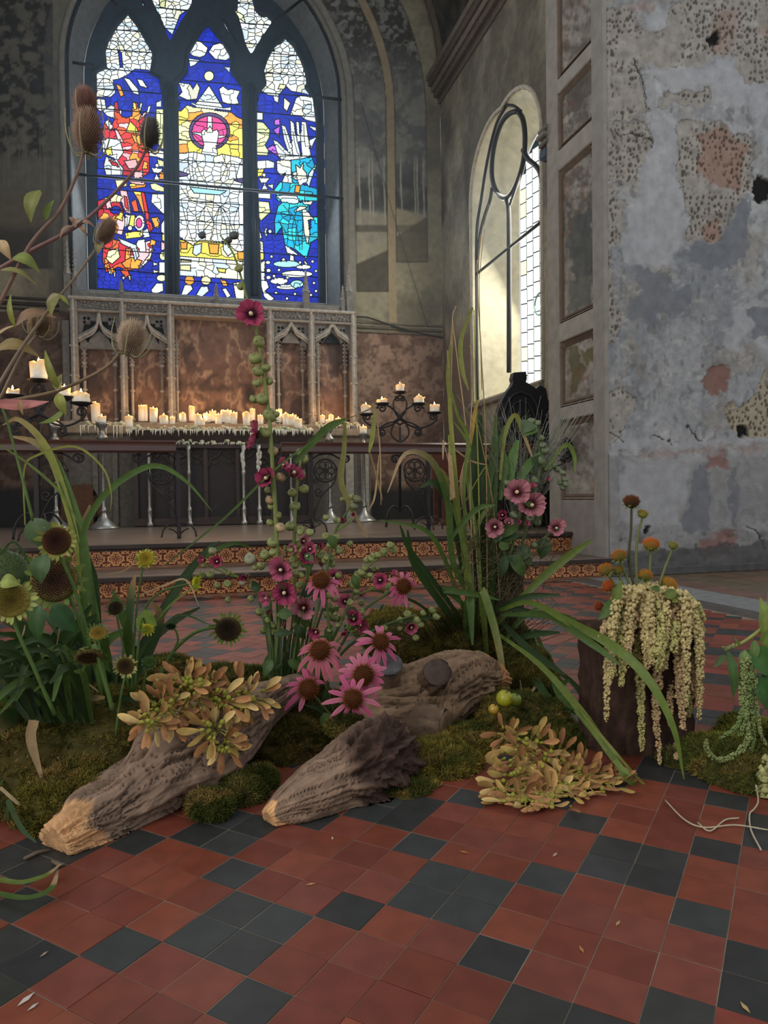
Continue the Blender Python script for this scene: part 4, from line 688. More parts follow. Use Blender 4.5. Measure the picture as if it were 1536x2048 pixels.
for q in ((126, 140), (706, 714)): b = MB(); pxbox(b, q[0], q[1], 640, 850, YRT + .05, .2, S2); b.build('side_pilaster', M_carve, ret, False)
for px, side in ((166, 1), (228, 0), (262, 1), (322, 0), (352, 1), (556, 1), (605, 0), (636, 1), (690, 0)):
    b = MB(); x = X_(px); zt = PY(px, 690, YRT).z; b.tube([(x, YRT + .06, ZB_), (x, YRT + .06, zt), (x, YRT + .06, zt + .16)], [.022, .022, .004], 6, S1 if side else S2)
    for k in range(7):
        for sg in (-1, 1): b.ball((x + sg * .026, YRT + .04, zt - .32 + k * .065), (.016, .014, .016), S1, 5, 3)
    for z in (ZB_ + .1, ZB_ + .55, ZB_ + .95): b.lathe([(.022, 0), (.036, .012), (.036, .03), (.022, .045)], (x, YRT + .06, z), 6, S3)
    b.build('crocketed_shaft', M_carve, ret, False)
def niche(x0, x1):
    a, c_ = X_(x0), X_(x1); m = (a + c_) / 2; h = (c_ - a) / 2; zt = ZC - .15; zs = PY(m * 0 + (x0 + x1) / 2, 682, YRT).z; za = PY((x0 + x1) / 2, 655, YRT).z; R = zt - zs
    L = [(m - h, zt), (m - h, zs - .12), (m - h * .86, zs - .12), (m - h * .84, zs + .0), (m - h * .66, zs + .035), (m - h * .50, zs - .03), (m - h * .40, zs + .04), (m - h * .15, zs + .12), (m, zs + .16)]
    out = L + [(2 * m - x, z) for x, z in L[::-1][1:]]; holes = []
    for sx in (-.56, .56):
        cx, cz = m + h * sx, zt - .115
        for dx, dz in ((-.042, 0), (.042, 0), (0, -.042), (0, .042)):
            t = math.pi / 4; ux, uz = dx * math.cos(t) - dz * math.sin(t), dx * math.sin(t) + dz * math.cos(t); holes.append([(cx + ux + .030 * math.cos(k * math.pi / 4), cz + uz + .030 * math.sin(k * math.pi / 4)) for k in range(8)])
    o = holed('niche_head', out, holes, YRT + .03, .05, M_carve, S2, ret, None, .006)
    b = MB(); b.box((m - h, YRT + .10, zs - .02), (m + h, YRT + .12, zt), srgb(34, 34, 36)); b.build('dark_backing', M_carve, o, False)
    b = MB()
    for dz, r, g in ((0, .024, S3), (-.045, .018, S1), (.04, .012, S1)):
        half = [(m - h * .95, YRT + .0, zs + .02 + dz), (m - h * .62, YRT - .01, zs + .085 + dz), (m - h * .28, YRT - .02, zs + .15 + dz), (m - h * .08, YRT - .02, zs + .25 + dz * .5), (m, YRT - .02, zt - .0 + min(dz, 0))]
        b.tube(smooth_path(half, 4), r, 6, g); b.tube(smooth_path([(2 * m - x, y, z) for x, y, z in half], 4), r, 6, g)
    b.build('ogee_moulding', M_carve, o)
for x0, x1 in ((152, 243), (250, 337), (545, 618), (627, 701)): niche(x0, x1)
def pinnacle(px, y0, y1, w_, Y=YRT - .02):
    b = MB(); x = PY(px, y0, Y).x; z0, z1 = PY(px, y1, Y).z, PY(px, y0, Y).z; hh = z1 - z0
    b.box((x - w_, Y - w_, z0), (x + w_, Y + w_, z0 + hh * .45), S2, w_ * .3); b.lathe([(w_ * 1.35, hh * .45), (w_ * 1.3, hh * .48), (w_ * .8, hh * .52), (.006, hh)], (x, Y, z0), 4, S1)
    for k in range(6):
        for sg in (-1, 1): t = k / 6; b.ball((x + sg * w_ * (.9 - .75 * t), Y - .01, z0 + hh * (.52 + .46 * t)), .013, S1, 5, 3)
    return b.build('pinnacle', M_carve, ret, False)
for a in ((133, 480, 604, .045), (148, 496, 604, .035), (242, 560, 606, .03), (432, 566, 615, .035), (611, 538, 622, .05), (685, 570, 626, .03), (697, 528, 628, .045)): pinnacle(*a)
# stone shelf and plinth behind the altar
b = MB(); YS = 11.55; pxbox(b, 128, 742, 868, 1062, YS + .06, .6, srgb(100, 96, 88)); pl = b.build('plinth', M_carve, ret, False)
b = MB(); pxbox(b, 124, 748, 854, 870, YS, .66, srgb(124, 118, 106), .02); pxbox(b, 118, 700, 846, 856, YS + .1, .5, srgb(130, 124, 112), .015); b.build('shelf', M_carve, ret, False)
for x0, x1, g in ((186, 196, 112), (226, 236, 112), (692, 708, 150), (724, 738, 150)):
    b = MB(); pxbox(b, x0, x1, 885, 1052, YS, .1, srgb(g, g - 4, g - 14), .02); b.build('plinth_pilaster', M_carve, ret, False)
b = MB(); pts = [(122, 978), (122, 1045), (190, 1052), (206, 1010), (192, 985), (180, 968), (150, 970)]; b.plate([PY(x, y, YS + .0) for x, y in pts], .1, srgb(96, 66, 46), (0, 1, 0)); b.build('broken_panel', M_carve, ret, False)
# altar table
YA = 11.05
alt = thing('altar_table', (PY(440, 1047, YA).x, YA, Z2), 'dark carved wooden altar table covered with candle wax, panelled front', 'altar')
DW, DW2 = srgb(58, 44, 38), srgb(40, 31, 28)
b = MB(); zt = PY(440, 862, YA).z; zb = PY(440, 886, YA).z; xa0, xa1, xb0, xb1 = PY(252, 862, YA).x, PY(628, 862, YA).x, PY(272, 886, YA).x, PY(612, 886, YA).x
b.add([(xa0, YA - .02, zt), (xa1, YA - .02, zt), (xb1, YA + .06, zb), (xb0, YA + .06, zb), (xa0, YA + .5, zt), (xa1, YA + .5, zt), (xb1, YA + .5, zb), (xb0, YA + .5, zb)], [(0, 1, 2, 3), (4, 7, 6, 5), (0, 4, 5, 1), (3, 2, 6, 7), (0, 3, 7, 4), (1, 5, 6, 2)], DW); top = b.build('table_top', M_wood, alt, False)
b = MB(); pxbox(b, 262, 618, 886, 897, YA + .02, .4, DW, .01); b.build('frieze_rail', M_wood, alt, False)
b = MB(); pxbox(b, 268, 622, 897, 1052, YA + .14, .3, DW2); b.build('panel_back', M_wood, alt, False)
for px in (272, 300, 344, 412, 476, 545, 590, 620):
    b = MB(); pxbox(b, px - 4, px + 4, 895, 1050, YA + .06, .1, DW if px % 3 else srgb(78, 58, 46), .012); b.build('stile', M_wood, alt, False)
b = MB(); pxbox(b, 268, 622, 1034, 1050, YA + .05, .1, DW, .012); b.build('base_rail', M_wood, alt, False)
for x0, x1 in ((304, 340), (348, 408), (416, 472), (480, 541), (549, 586)):
    b = MB(); a, c_ = PY(x0, 910, YA + .1), PY(x1, 910, YA + .1); m = (a.x + c_.x) / 2; h = (c_.x - a.x) / 2; zz = PY(420, 918, YA + .1).z
    for sg in (-1, 1):
        b.tube(smooth_path([(m + sg * h, YA + .1, zz - .12), (m + sg * h * .8, YA + .1, zz), (m + sg * h * .35, YA + .1, zz + .04), (m, YA + .1, zz + .13)], 4), .013, 5, srgb(70, 54, 44))
        b.tube([(m + sg * h * .62 + .035 * math.cos(t), YA + .1, zz + .075 + .035 * math.sin(t)) for t in np.linspace(0, 6.3, 9)], .008, 5, srgb(70, 54, 44)); b.tube([(m + sg * h * .55 + .05 * math.cos(t), YA + .1, zz - .02 + .05 * math.sin(t)) for t in np.linspace(3.4, 6.2, 6)], .008, 5, srgb(70, 54, 44))
    b.build('tracery_head', M_wood, alt)
M_silver = mat('tarnished_silver', .38, .5, 30, .25, metal=.75); SV = srgb(150, 150, 146)
M_wax = mat('wax', .5, .4, 20, .12, sub=.25)
for px, waxy in ((298, 0), (378, 0), (487, 1), (518, 1), (582, 0)):
    b = MB(); x = PY(px, 960, YA - .02).x; zt_ = PY(px, 890, YA).z; hh = zt_ - Z2; g = SV if not waxy else srgb(176, 176, 168)
    b.lathe([(.05, 0), (.05, .05), (.03, .07), (.034, .22), (.04, .24), (.03, .26), (.022, .3), (.024, hh * .62), (.034, hh * .64), (.034, hh * .67), (.022, hh * .70), (.026, hh * .93), (.04, hh)], (x, YA - .02, Z2), 8, g); cn = b.build('colonnette', M_silver, alt)
    if waxy:
        b = MB()
        for k in range(14): b.ball((x + rg.uniform(-.03, .03), YA - .045, Z2 + hh * rg.uniform(.72, .98)), (.018, .016, rg.uniform(.02, .06)), srgb(206, 204, 190), 6, 4)
        b.build('wax_drips', M_wax, cn, True, 'stuff')
# wax spilt along the shelf and the table edge
def wax_run(px0, px1, py, Y, n, name, par, drip=.10):
    b = MB(); a, c_ = PY(px0, py, Y), PY(px1, py, Y)
    for k in range(n):
        t = rg.random(); x = a.x + (c_.x - a.x) * t; z = a.z + (c_.z - a.z) * t; r = rg.uniform(.014, .036)
        b.ball((x, Y + rg.uniform(0, .16), z + rg.uniform(.0, .075) * rg.random()), (r, r, r * rg.uniform(.5, .9)), [v * rg.uniform(.8, 1.05) for v in srgb(206, 206, 178)], 6, 4)
    for k in range(n // 5):
        t = rg.random(); x = a.x + (c_.x - a.x) * t; L = rg.uniform(.03, drip); z = a.z + (c_.z - a.z) * t + .01; b.tube([(x, Y - .012, z), (x, Y - .016, z - L * .6), (x, Y - .016, z - L)], [.011, .008, .003], 5, srgb(214, 212, 196))
    return b.build(name, M_wax, alt if par else ret, True, 'stuff')
wax_run(252, 626, 861, YA - .01, 620, 'spilt_wax', 1)
wax_run(160, 246, 852, YS + .02, 110, 'spilt_wax', 0, .22)
wax_run(630, 722, 852, YS + .02, 90, 'spilt_wax', 0, .08)
wax_run(352, 490, 887, YA + .0, 120, 'spilt_wax', 1, .03)
M_flame = mat('flame', .5, 0, emit=16)
M_glow_wax = mat('glow_wax', .5, .3, 25, .1, sub=.3, emit=.22)  # emission and warm top colour stand in for flame glow in the wax
def candle(x, y, z, r, h, label, group, lit=True, glow=.5, seg=10):
    rg_ = random.Random(int(abs(x * 991 + z * 77 + r * 9999))); b = MB(); ph = rg_.uniform(0, 6)
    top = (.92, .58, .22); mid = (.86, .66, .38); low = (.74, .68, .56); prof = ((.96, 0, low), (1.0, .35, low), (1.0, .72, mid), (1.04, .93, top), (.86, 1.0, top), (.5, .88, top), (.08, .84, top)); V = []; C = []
    for q, t, c in prof:
        for k in range(seg): a = 2 * math.pi * k / seg; wv = 1 + (.10 * math.sin(3 * a + ph) + .06 * math.sin(5 * a)) * (t > .5); V.append((r * q * wv * math.cos(a), r * q * wv * math.sin(a), h * t + (.18 * r * math.sin(2 * a + ph) + .2 * r * rg_.uniform(-1, 1)) * (t > .9))); C.append(c)
    m = len(prof); b.add(V, [(i * seg + k, i * seg + (k + 1) % seg, (i + 1) * seg + (k + 1) % seg, (i + 1) * seg + k) for i in range(m - 1) for k in range(seg)] + [tuple(range(seg))[::-1], tuple((m - 1) * seg + k for k in range(seg))], C)
    for k in range(rg_.choice((0, 1, 1, 2))): a = rg_.uniform(3.4, 6); L = h * rg_.uniform(.2, .6); b.tube([(r * 1.0 * math.cos(a), r * math.sin(a), h * .98), (r * 1.1 * math.cos(a), r * 1.1 * math.sin(a), h - L * .5), (r * 1.06 * math.cos(a), r * 1.06 * math.sin(a), h - L)], [r * .16, r * .13, r * .08], 5, mid)
    c = b.build('pillar_candle', M_glow_wax, None); c.location = (x, y, z); tag(c, label, 'candle', group)
    f = MB(); hh = max(.016, r * .75); f.lathe([(.002, 0), (r * .13, hh * .25), (r * .16, hh * .45), (r * .08, hh * .75), (.001, hh)], (0, 0, h * .9), 6, (1, .62, .20)); fo = f.build('flame', M_flame, None); fo.parent = c
    if glow:
        l = bpy.data.lights.new('candle_light', 'POINT'); l.energy = glow * 3.6; l.color = (1, .50, .17); l.shadow_soft_size = .02; o = bpy.data.objects.new('candle_light', l); COL.objects.link(o); o.location = (x, y - .01, z + h + r * .8)
    return c
ORD = ['first', 'second', 'third', 'fourth', 'fifth', 'sixth', 'seventh', 'eighth', 'ninth', 'tenth', 'eleventh', 'twelfth', 'thirteenth', 'fourteenth', 'fifteenth', 'sixteenth', 'seventeenth', 'eighteenth', 'nineteenth', 'twentieth', 'twenty-first', 'twenty-second', 'twenty-third', 'twenty-fourth', 'twenty-fifth', 'twenty-sixth', 'twenty-seventh', 'twenty-eighth', 'twenty-ninth', 'thirtieth']
CAND = [(192, 842, 806, 17), (258, 854, 833, 15), (283, 842, 811, 12), (291, 842, 811, 9), (307, 844, 816, 15), (328, 848, 831, 17), (366, 844, 827, 13), (384, 842, 813, 12), (396, 850, 829, 14), (414, 844, 827, 14), (425, 842, 822, 14), (437, 848, 829, 14), (447, 844, 821, 11), (456, 846, 821, 14), (468, 848, 825, 13), (493, 850, 825, 14), (505, 842, 818, 11), (521, 848, 831, 12), (541, 846, 826, 12), (558, 844, 819, 12), (572, 850, 827, 14), (586, 850, 830, 15), (596, 856, 838, 18), (645, 846, 831, 10), (662, 846, 830, 10), (677, 850, 836, 12), (345, 848, 834, 10), (404, 850, 838, 12)]
CAND.sort()
for k, (px, yb_, yt_, w_) in enumerate(CAND):
    Yc = (YS + .2 if yb_ < 843 or px < 245 or px > 630 else YA + (.12 if yb_ < 849 else .05)); p = PY(px, yb_, Yc); q = PY(px, yt_, Yc); r = w_ / 2 * Yc / FPX * .98
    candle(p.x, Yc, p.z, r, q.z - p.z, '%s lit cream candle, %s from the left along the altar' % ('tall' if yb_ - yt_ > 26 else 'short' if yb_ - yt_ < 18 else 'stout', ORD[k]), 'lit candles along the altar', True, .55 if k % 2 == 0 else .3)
# silver candlesticks on the chancel floor
def candlestick(px, ybase, ytop, Y, cw, label, cl):
    p = PY(px, ybase, Y); zt = PY(px, ytop, Y).z; h = zt - Z2; t = thing('candlestick', (p.x, Y, Z2), label, 'candlestick', 'silver candlesticks beside the altar'); o = Vector((p.x, Y, Z2))
    b = MB(); b.lathe([(.20, 0), (.20, .025), (.15, .06), (.075, .13), (.04, .20), (.03, .24)], o, 16, srgb(164, 164, 158)); b.build('base', M_silver, t)
    b = MB(); b.lathe([(.032, .23), (.05, .25), (.032, .28), (.026, .32), (.024, h * .80), (.04, h * .81), (.03, h * .83)], o, 10, SV); b.build('stem', M_silver, t)
    b = MB(); b.lathe([(.03, h * .82), (.07, h * .85), (.075, h * .87), (.035, h * .90), (.03, h * .93), (.055, h * .96), (.085, h * .985), (.085, h), (.05, h * .99)], o, 12, SV); b.build('knop_and_pan', M_silver, t)
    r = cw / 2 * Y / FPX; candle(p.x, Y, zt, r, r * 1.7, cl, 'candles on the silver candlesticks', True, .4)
candlestick(208, 1050, 846, 10.6, 15, 'tall silver candlestick with broad base left of the altar', 'cream candle on the candlestick left of the altar')
candlestick(113, 1047, 852, 11.2, 16, 'thin silver candlestick near the left candelabrum', 'cream candle on the thin candlestick behind the left rail')
candlestick(661, 1040, 852, 10.9, 14, 'bright silver candlestick by the right end of the altar', 'cream candle on the bright candlestick right of the altar')
candlestick(729, 1036, 866, 11.2, 15, 'silver candlestick standing right of the stone plinth', 'short candle on the rightmost silver candlestick')
# ================================================================ WROUGHT IRON CANDELABRA
IR = srgb(34, 30, 29)
def spiral(cx, cy, r, a0, turns, n=16): return [(cx + r * (1 - .8 * k / n) * math.cos(a0 + turns * 2 * math.pi * k / n), cy + r * (1 - .8 * k / n) * math.sin(a0 + turns * 2 * math.pi * k / n)) for k in range(n + 1)]
def candelabrum(cx, Y, sc, ytop, ybase, label, pans, gname):
    """drawn round (cx, ytop) in photograph pixels times sc, on the plane Y"""
    foot = PY(cx, ybase, Y); t = thing('candelabrum', (foot.x, Y, Z2), label, 'candelabrum', 'wrought iron candelabra'); T = lambda x, y, dy=0: PY(cx + x * sc, ytop + y * sc, Y + dy)
    b = MB(); b.tube([T(0, 70), T(0, 110), (foot.x, Y, Z2 + .2)], .018, 6, IR); b.build('stem', M_iron, t)
    for k in range(4):
        a = k * math.pi / 2 + .5; c, s = math.cos(a), math.sin(a); b = MB(); b.tube(smooth_path([(foot.x, Y, Z2 + .22), (foot.x + .12 * c, Y + .12 * s, Z2 + .27), (foot.x + .22 * c, Y + .22 * s, Z2 + .17), (foot.x + .25 * c, Y + .25 * s, Z2 + .01)], 4), .013, 6, IR); b.build('foot', M_iron, t)
    for sg in (-1, 1):
        f = lambda P, r=.012: b.tube(smooth_path([T(sg * x, y) for x, y in P], 4), r, 6, IR)
        b = MB(); f([(0, 6), (-13, 18), (-9, 42), (10, 62), (40, 72), (66, 62), (74, 50), (70, 44)]); f(spiral(66, 50, 8, 0, -1.4)); f([(62, 42), (69, 40), (76, 42)], .01); b.build('outer_arm', M_iron, t)
        b = MB(); f([(-48, 32), (-36, 24), (-14, 34), (10, 60), (18, 82), (8, 96), (0, 100)]); f(spiral(-36, 33, 9, 3.1, 1.5)); b.build('inner_arm', M_iron, t)
        b = MB(); f(spiral(-6, 12, 6, 0, 1.4), .009); f([(-2, 66), (14, 60), (32, 66), (42, 76), (40, 86)]); f(spiral(36, 80, 8, .3, 1.4)); b.build('scroll', M_iron, t)
    b = MB(); b.tube([T(0, 0), T(0, 8)], .012, 6, IR); b.tube([T(-14, 60, -.015), T(0, 52, -.015), T(14, 60, -.015)], .012, 6, IR); b.build('centre_collar', M_iron, t)
    for k, (x, y, cw, ch, lab) in enumerate(pans):
        p = T(x, y); r = 16 * sc * Y / FPX; b = MB(); b.lathe([(.02, -.03), (r * .6, -.022), (r, -.002), (r, .004), (r * .8, -.006), (.02, -.012)], p, 14, IR); b.build('drip_pan', M_iron, t)
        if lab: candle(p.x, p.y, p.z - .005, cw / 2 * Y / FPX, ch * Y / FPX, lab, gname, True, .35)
candelabrum(800, 8.9, 1, 784, 1050, 'five-armed black iron candelabrum behind the right rail', [(0, 0, 17, 17, 'topmost candle of the right iron candelabrum'), (-36, 23, 22, 8, 'burnt-down candle on the second left arm, right candelabrum'), (38, 23, 22, 14, 'candle on the inner right arm of the right candelabrum'), (-68, 44, 21, 19, 'leftmost candle of the right iron candelabrum'), (69, 41, 21, 17, 'rightmost candle of the right iron candelabrum')], 'candles on the right candelabrum')
candelabrum(78, 8.15, 1.28, 760, 1066, 'five-armed black iron candelabrum behind the left rail', [(0, 0, 30, 34, 'large candle topping the left iron candelabrum'), (-41, 24, 22, 12, 'candle behind the pink leaf on the left candelabrum'), (40, 27, 20, 20, 'candle on the inner right arm of the left candelabrum'), (66, 36, 32, 18, 'wide candle on the outer right arm, left candelabrum'), (-68, 40, 22, 16, 'candle on the outer left arm of the left candelabrum')], 'candles on the left candelabrum')
# ================================================================ COMMUNION RAILS
M_rail = mat('polished_rail', .28, .5, 6, .2, coat=.4, wave=((.6, 10, 10), 3, .2))
def rail(x0, x1, Y, ypx, posts, label, knob=False):
    z = PY((x0 + x1) / 2 if x0 > -1 else 200, ypx, Y).z; a, c_ = PY(max(x0, -700), 890, Y).x, PY(x1, 890, Y).x; t = thing('communion_rail', (c_, Y, Z2), label, 'altar rail', 'altar rails either side of the gap')
    b = MB(); R_p = [(p * 1.2, q * 1.25) for p, q in [(-.045, -.10), (.045, -.10), (.06, -.085), (.06, -.045), (.045, -.03), (.05, -.015), (.03, 0), (-.03, 0), (-.05, -.015), (-.045, -.03), (-.06, -.045), (-.06, -.085)]]; n = len(R_p)
    b.add([(x, Y + p, z + q) for x in (a, c_) for p, q in R_p], [(i, (i + 1) % n, n + (i + 1) % n, n + i) for i in range(n)] + [tuple(range(n))[::-1], tuple(range(n, 2 * n))], srgb(70, 42, 34)); b.build('handrail', M_rail, t, False)
    for px, side in posts:
        x = PY(px, 950, Y).x; zt = z - .12; b = MB(); b.box((x - .02, Y - .02, Z2), (x + .02, Y + .02, zt), IR, .004); po = b.build('post', M_iron, t, False); b = MB(); G = lambda P, r=.009: b.tube([(x + side * u, Y, zt - v) for u, v in P], r, 6, IR)
        G(arc(.16, .19, .125, 0, 360, 20), .011); b.build('ring', M_iron, po); b = MB()
        for k in range(6): G(arc(.16 + .062 * math.cos(k * math.pi / 3), .19 + .062 * math.sin(k * math.pi / 3), .042, 0, 360, 10), .007)
        for k in range(8): G([(.16, .19), (.16 + .032 * math.cos(k * math.pi / 4), .19 + .032 * math.sin(k * math.pi / 4))], .007)
        b.build('rosette', M_iron, po); b = MB(); Q = lambda P, r=.01: b.tube(smooth_path([(x + side * u, Y, zt - v) for u, v in P], 4), r, 6, IR)
        Q([(.02, .06), (.10, .015), (.22, .01), (.32, .06), (.38, .10), (.43, .07), (.42, .02)]); Q(spiral(.37, .06, .05, .6, -1.4)); Q([(.285, .22), (.25, .33), (.12, .46), (.04, .62), (.02, .75)]); Q(spiral(.085, .42, .055, 0, 1.4)); Q(spiral(.05, .30, .03, 0, 1.2), .008); b.build('scroll_bracket', M_iron, po)
        b = MB()
        for sx, sy in ((-1, 0), (1, 0), (0, -1)): b.tube(smooth_path([(x, Y, Z2 + .15), (x + sx * .08, Y + sy * .08, Z2 + .15), (x + sx * .15, Y + sy * .15, Z2 + .09), (x + sx * .17, Y + sy * .17, Z2 + .012)], 4), .009, 6, IR); b.tube(smooth_path([(x, Y, Z2 + .03), (x + sx * .05, Y + sy * .05, Z2 + .08), (x + sx * .10, Y + sy * .10, Z2 + .10)], 4), .007, 5, IR)
        b.build('foot_scrolls', M_iron, po)
    if knob:
        x = c_; b = MB(); rg_ = random.Random(5); b.ball((x - .02, Y - .02, z - .03), (.07, .06, .10), IR, 8, 6)
        for k in range(16): b.ball((x - .02 + rg_.uniform(-.06, .06), Y - .05, z - .03 + rg_.uniform(-.1, .1)), .026, IR, 6, 4)
        b.build('carved_knob', M_iron, t)
    return t
rail(-60, 352, 7.6, 880, [(72, 1), (356, -1)], 'left communion rail with brown wooden handrail and scrolled iron posts')
rail(562, 1112, 7.85, 886, [(622, 1), (856, -1)], 'right communion rail with brown handrail running to the pier')
KX = XR - .12; b = MB(); rg_ = random.Random(5); c = PX(1136, 900, KX); b.ball(c, (.05, .06, .13), IR, 10, 8)
for k in range(26): b.ball(c + Vector((-.035, rg_.uniform(-.06, .06), rg_.uniform(-.13, .12))), .022, IR, 6, 4)
kb = tag(b.build('carved_knob', M_iron), 'dark carved boss fixed to the pier at the rail end', 'boss'); b = MB(); b.tube([PX(1140, 884, KX + .03), PX(1108, 888, KX + .03)], .022, 6, srgb(60, 40, 34)); b.tube([PX(x, y, KX + .02) for x, y in spiral(1116, 918, 15, 0, 1.3)], .008, 5, IR); b.build('bracket_arm', M_iron, kb)
# ================================================================ DARK ARCHED SEAT BEHIND THE RIGHT RAIL
YT = 8.16
t = thing('bishops_chair', (PY(1050, 1050, YT).x, YT, Z2), 'tall black arched chair back behind the right altar rail', 'chair'); M_black = mat('black_wood', .5, .35, 14, .25, .1, 30)
def outline(P): return [PY(x, y, YT) for x, y in P]
BK = [(996, 1066), (994, 880), (995, 830), (1002, 806), (1014, 784), (1024, 772), (1027, 764), (1025, 757), (1028, 745), (1052, 743), (1054, 757), (1052, 764), (1062, 770), (1072, 777), (1080, 771), (1092, 777), (1096, 800), (1105, 806), (1106, 1066)]
b = MB(); b.plate(outline(BK), .10, srgb(30, 30, 33), (0, 1, 0)); b.build('back_panel', M_black, t, False)
b = MB(); IN = [(1006, 1040), (1004, 880), (1006, 832), (1014, 806), (1026, 790), (1042, 784), (1060, 790), (1072, 806), (1078, 832), (1080, 1040)]
for k, r in ((1, .018), (.8, .012)): b.tube([PY(1042 + (x - 1042) * k, 1040 + (y - 1040) * (1 - (1 - k) * .35), YT - .01) for x, y in IN], r, 6, srgb(44, 42, 42))
b.build('arched_moulding', M_black, t); b = MB(); p = PY(1050, 1000, YT); b.box((p.x - .36, YT - .42, Z2 + .42), (p.x + .36, YT + .02, Z2 + .5), srgb(36, 30, 30), .02); b.build('seat', M_black, t, False)
for sx in (-.32, .32): b = MB(); b.box((p.x + sx - .04, YT - .4, Z2), (p.x + sx + .04, YT - .32, Z2 + .43), srgb(34, 30, 30), .01); b.build('leg', M_black, t, False)
YBn = 9.3; p0, p1 = PY(876, 1000, YBn).x, PY(985, 1000, YBn).x; t = thing('wooden_bench', ((p0 + p1) / 2, YBn, Z2), 'red-brown wooden bench end behind the right candelabrum', 'bench'); BR = srgb(92, 50, 36)
zs_ = PY(930, 962, YBn).z; b = MB(); b.box((p0, YBn - .2, zs_ - .05), (p1, YBn + .25, zs_), BR, .012); b.build('seat', M_wood, t, False); b = MB(); b.box((p0, YBn + .2, zs_), (p1, YBn + .25, zs_ + .45), BR, .01); b.build('backrest', M_wood, t, False)
for x in (p0 + .04, p1 - .04):
    for y in (YBn - .15, YBn + .2): b = MB(); b.box((x - .03, y - .03, Z2), (x + .03, y + .03, zs_ - .04), BR, .008); b.build('leg', M_wood, t, False)
# cable and string on the back wall
b = MB(); b.tube(smooth_path([PY(x, y, YB - .09) for x, y in ((705, 634), (735, 635), (780, 650), (830, 664), (886, 676))], 5), .014, 6, srgb(52, 48, 42)); tag(b.build('cable', M_matte), 'dark cable sagging across the wall right of the retable', 'cable')
b = MB(); b.tube([PY(x, y, YB - .05) for x, y in ((722, 205), (790, 440), (856, 655))], .004, 5, srgb(60, 56, 48)); tag(b.build('string', M_matte), 'thin slanting string in front of the faded mural', 'string')
# ================================================================ MOSS, LOGS AND BLOCK ON THE TILED FLOOR
M_moss = mat('moss', .95, .05, 40, .3); M_bark = mat('driftwood', .88, .15, 30, .22, .35, 90, wave=((9, 9, 9), 2.5, .18)); M_leaf = mat('leaf', .5, .35, 45, .18, transl=.28); M_petal = mat('petal', .6, .2, 60, .10, transl=.3); M_stem = mat('stem', .6, .25, 60, .15)
def path(P, Ya, Yb=None, k=4):
    """photograph points laid out between the depths Ya and Yb, smoothed"""
    n = len(P); Yb = Ya if Yb is None else Yb
    return smooth_path([PY(p[0], p[1], p[2] if len(p) > 2 else Ya + (Yb - Ya) * i / max(1, n - 1)) for i, p in enumerate(P)], k)
def taper(n, a, b, c=None):
    return [a + (b - a) * i / (n - 1) for i in range(n)] if c is None else [(a + (b - a) * i / (n * .5) if i < n * .5 else b + (c - b) * (i - n * .5) / (n * .5)) for i in range(n)]
def shade(c, g): return tuple(min(1, v * g) for v in c)
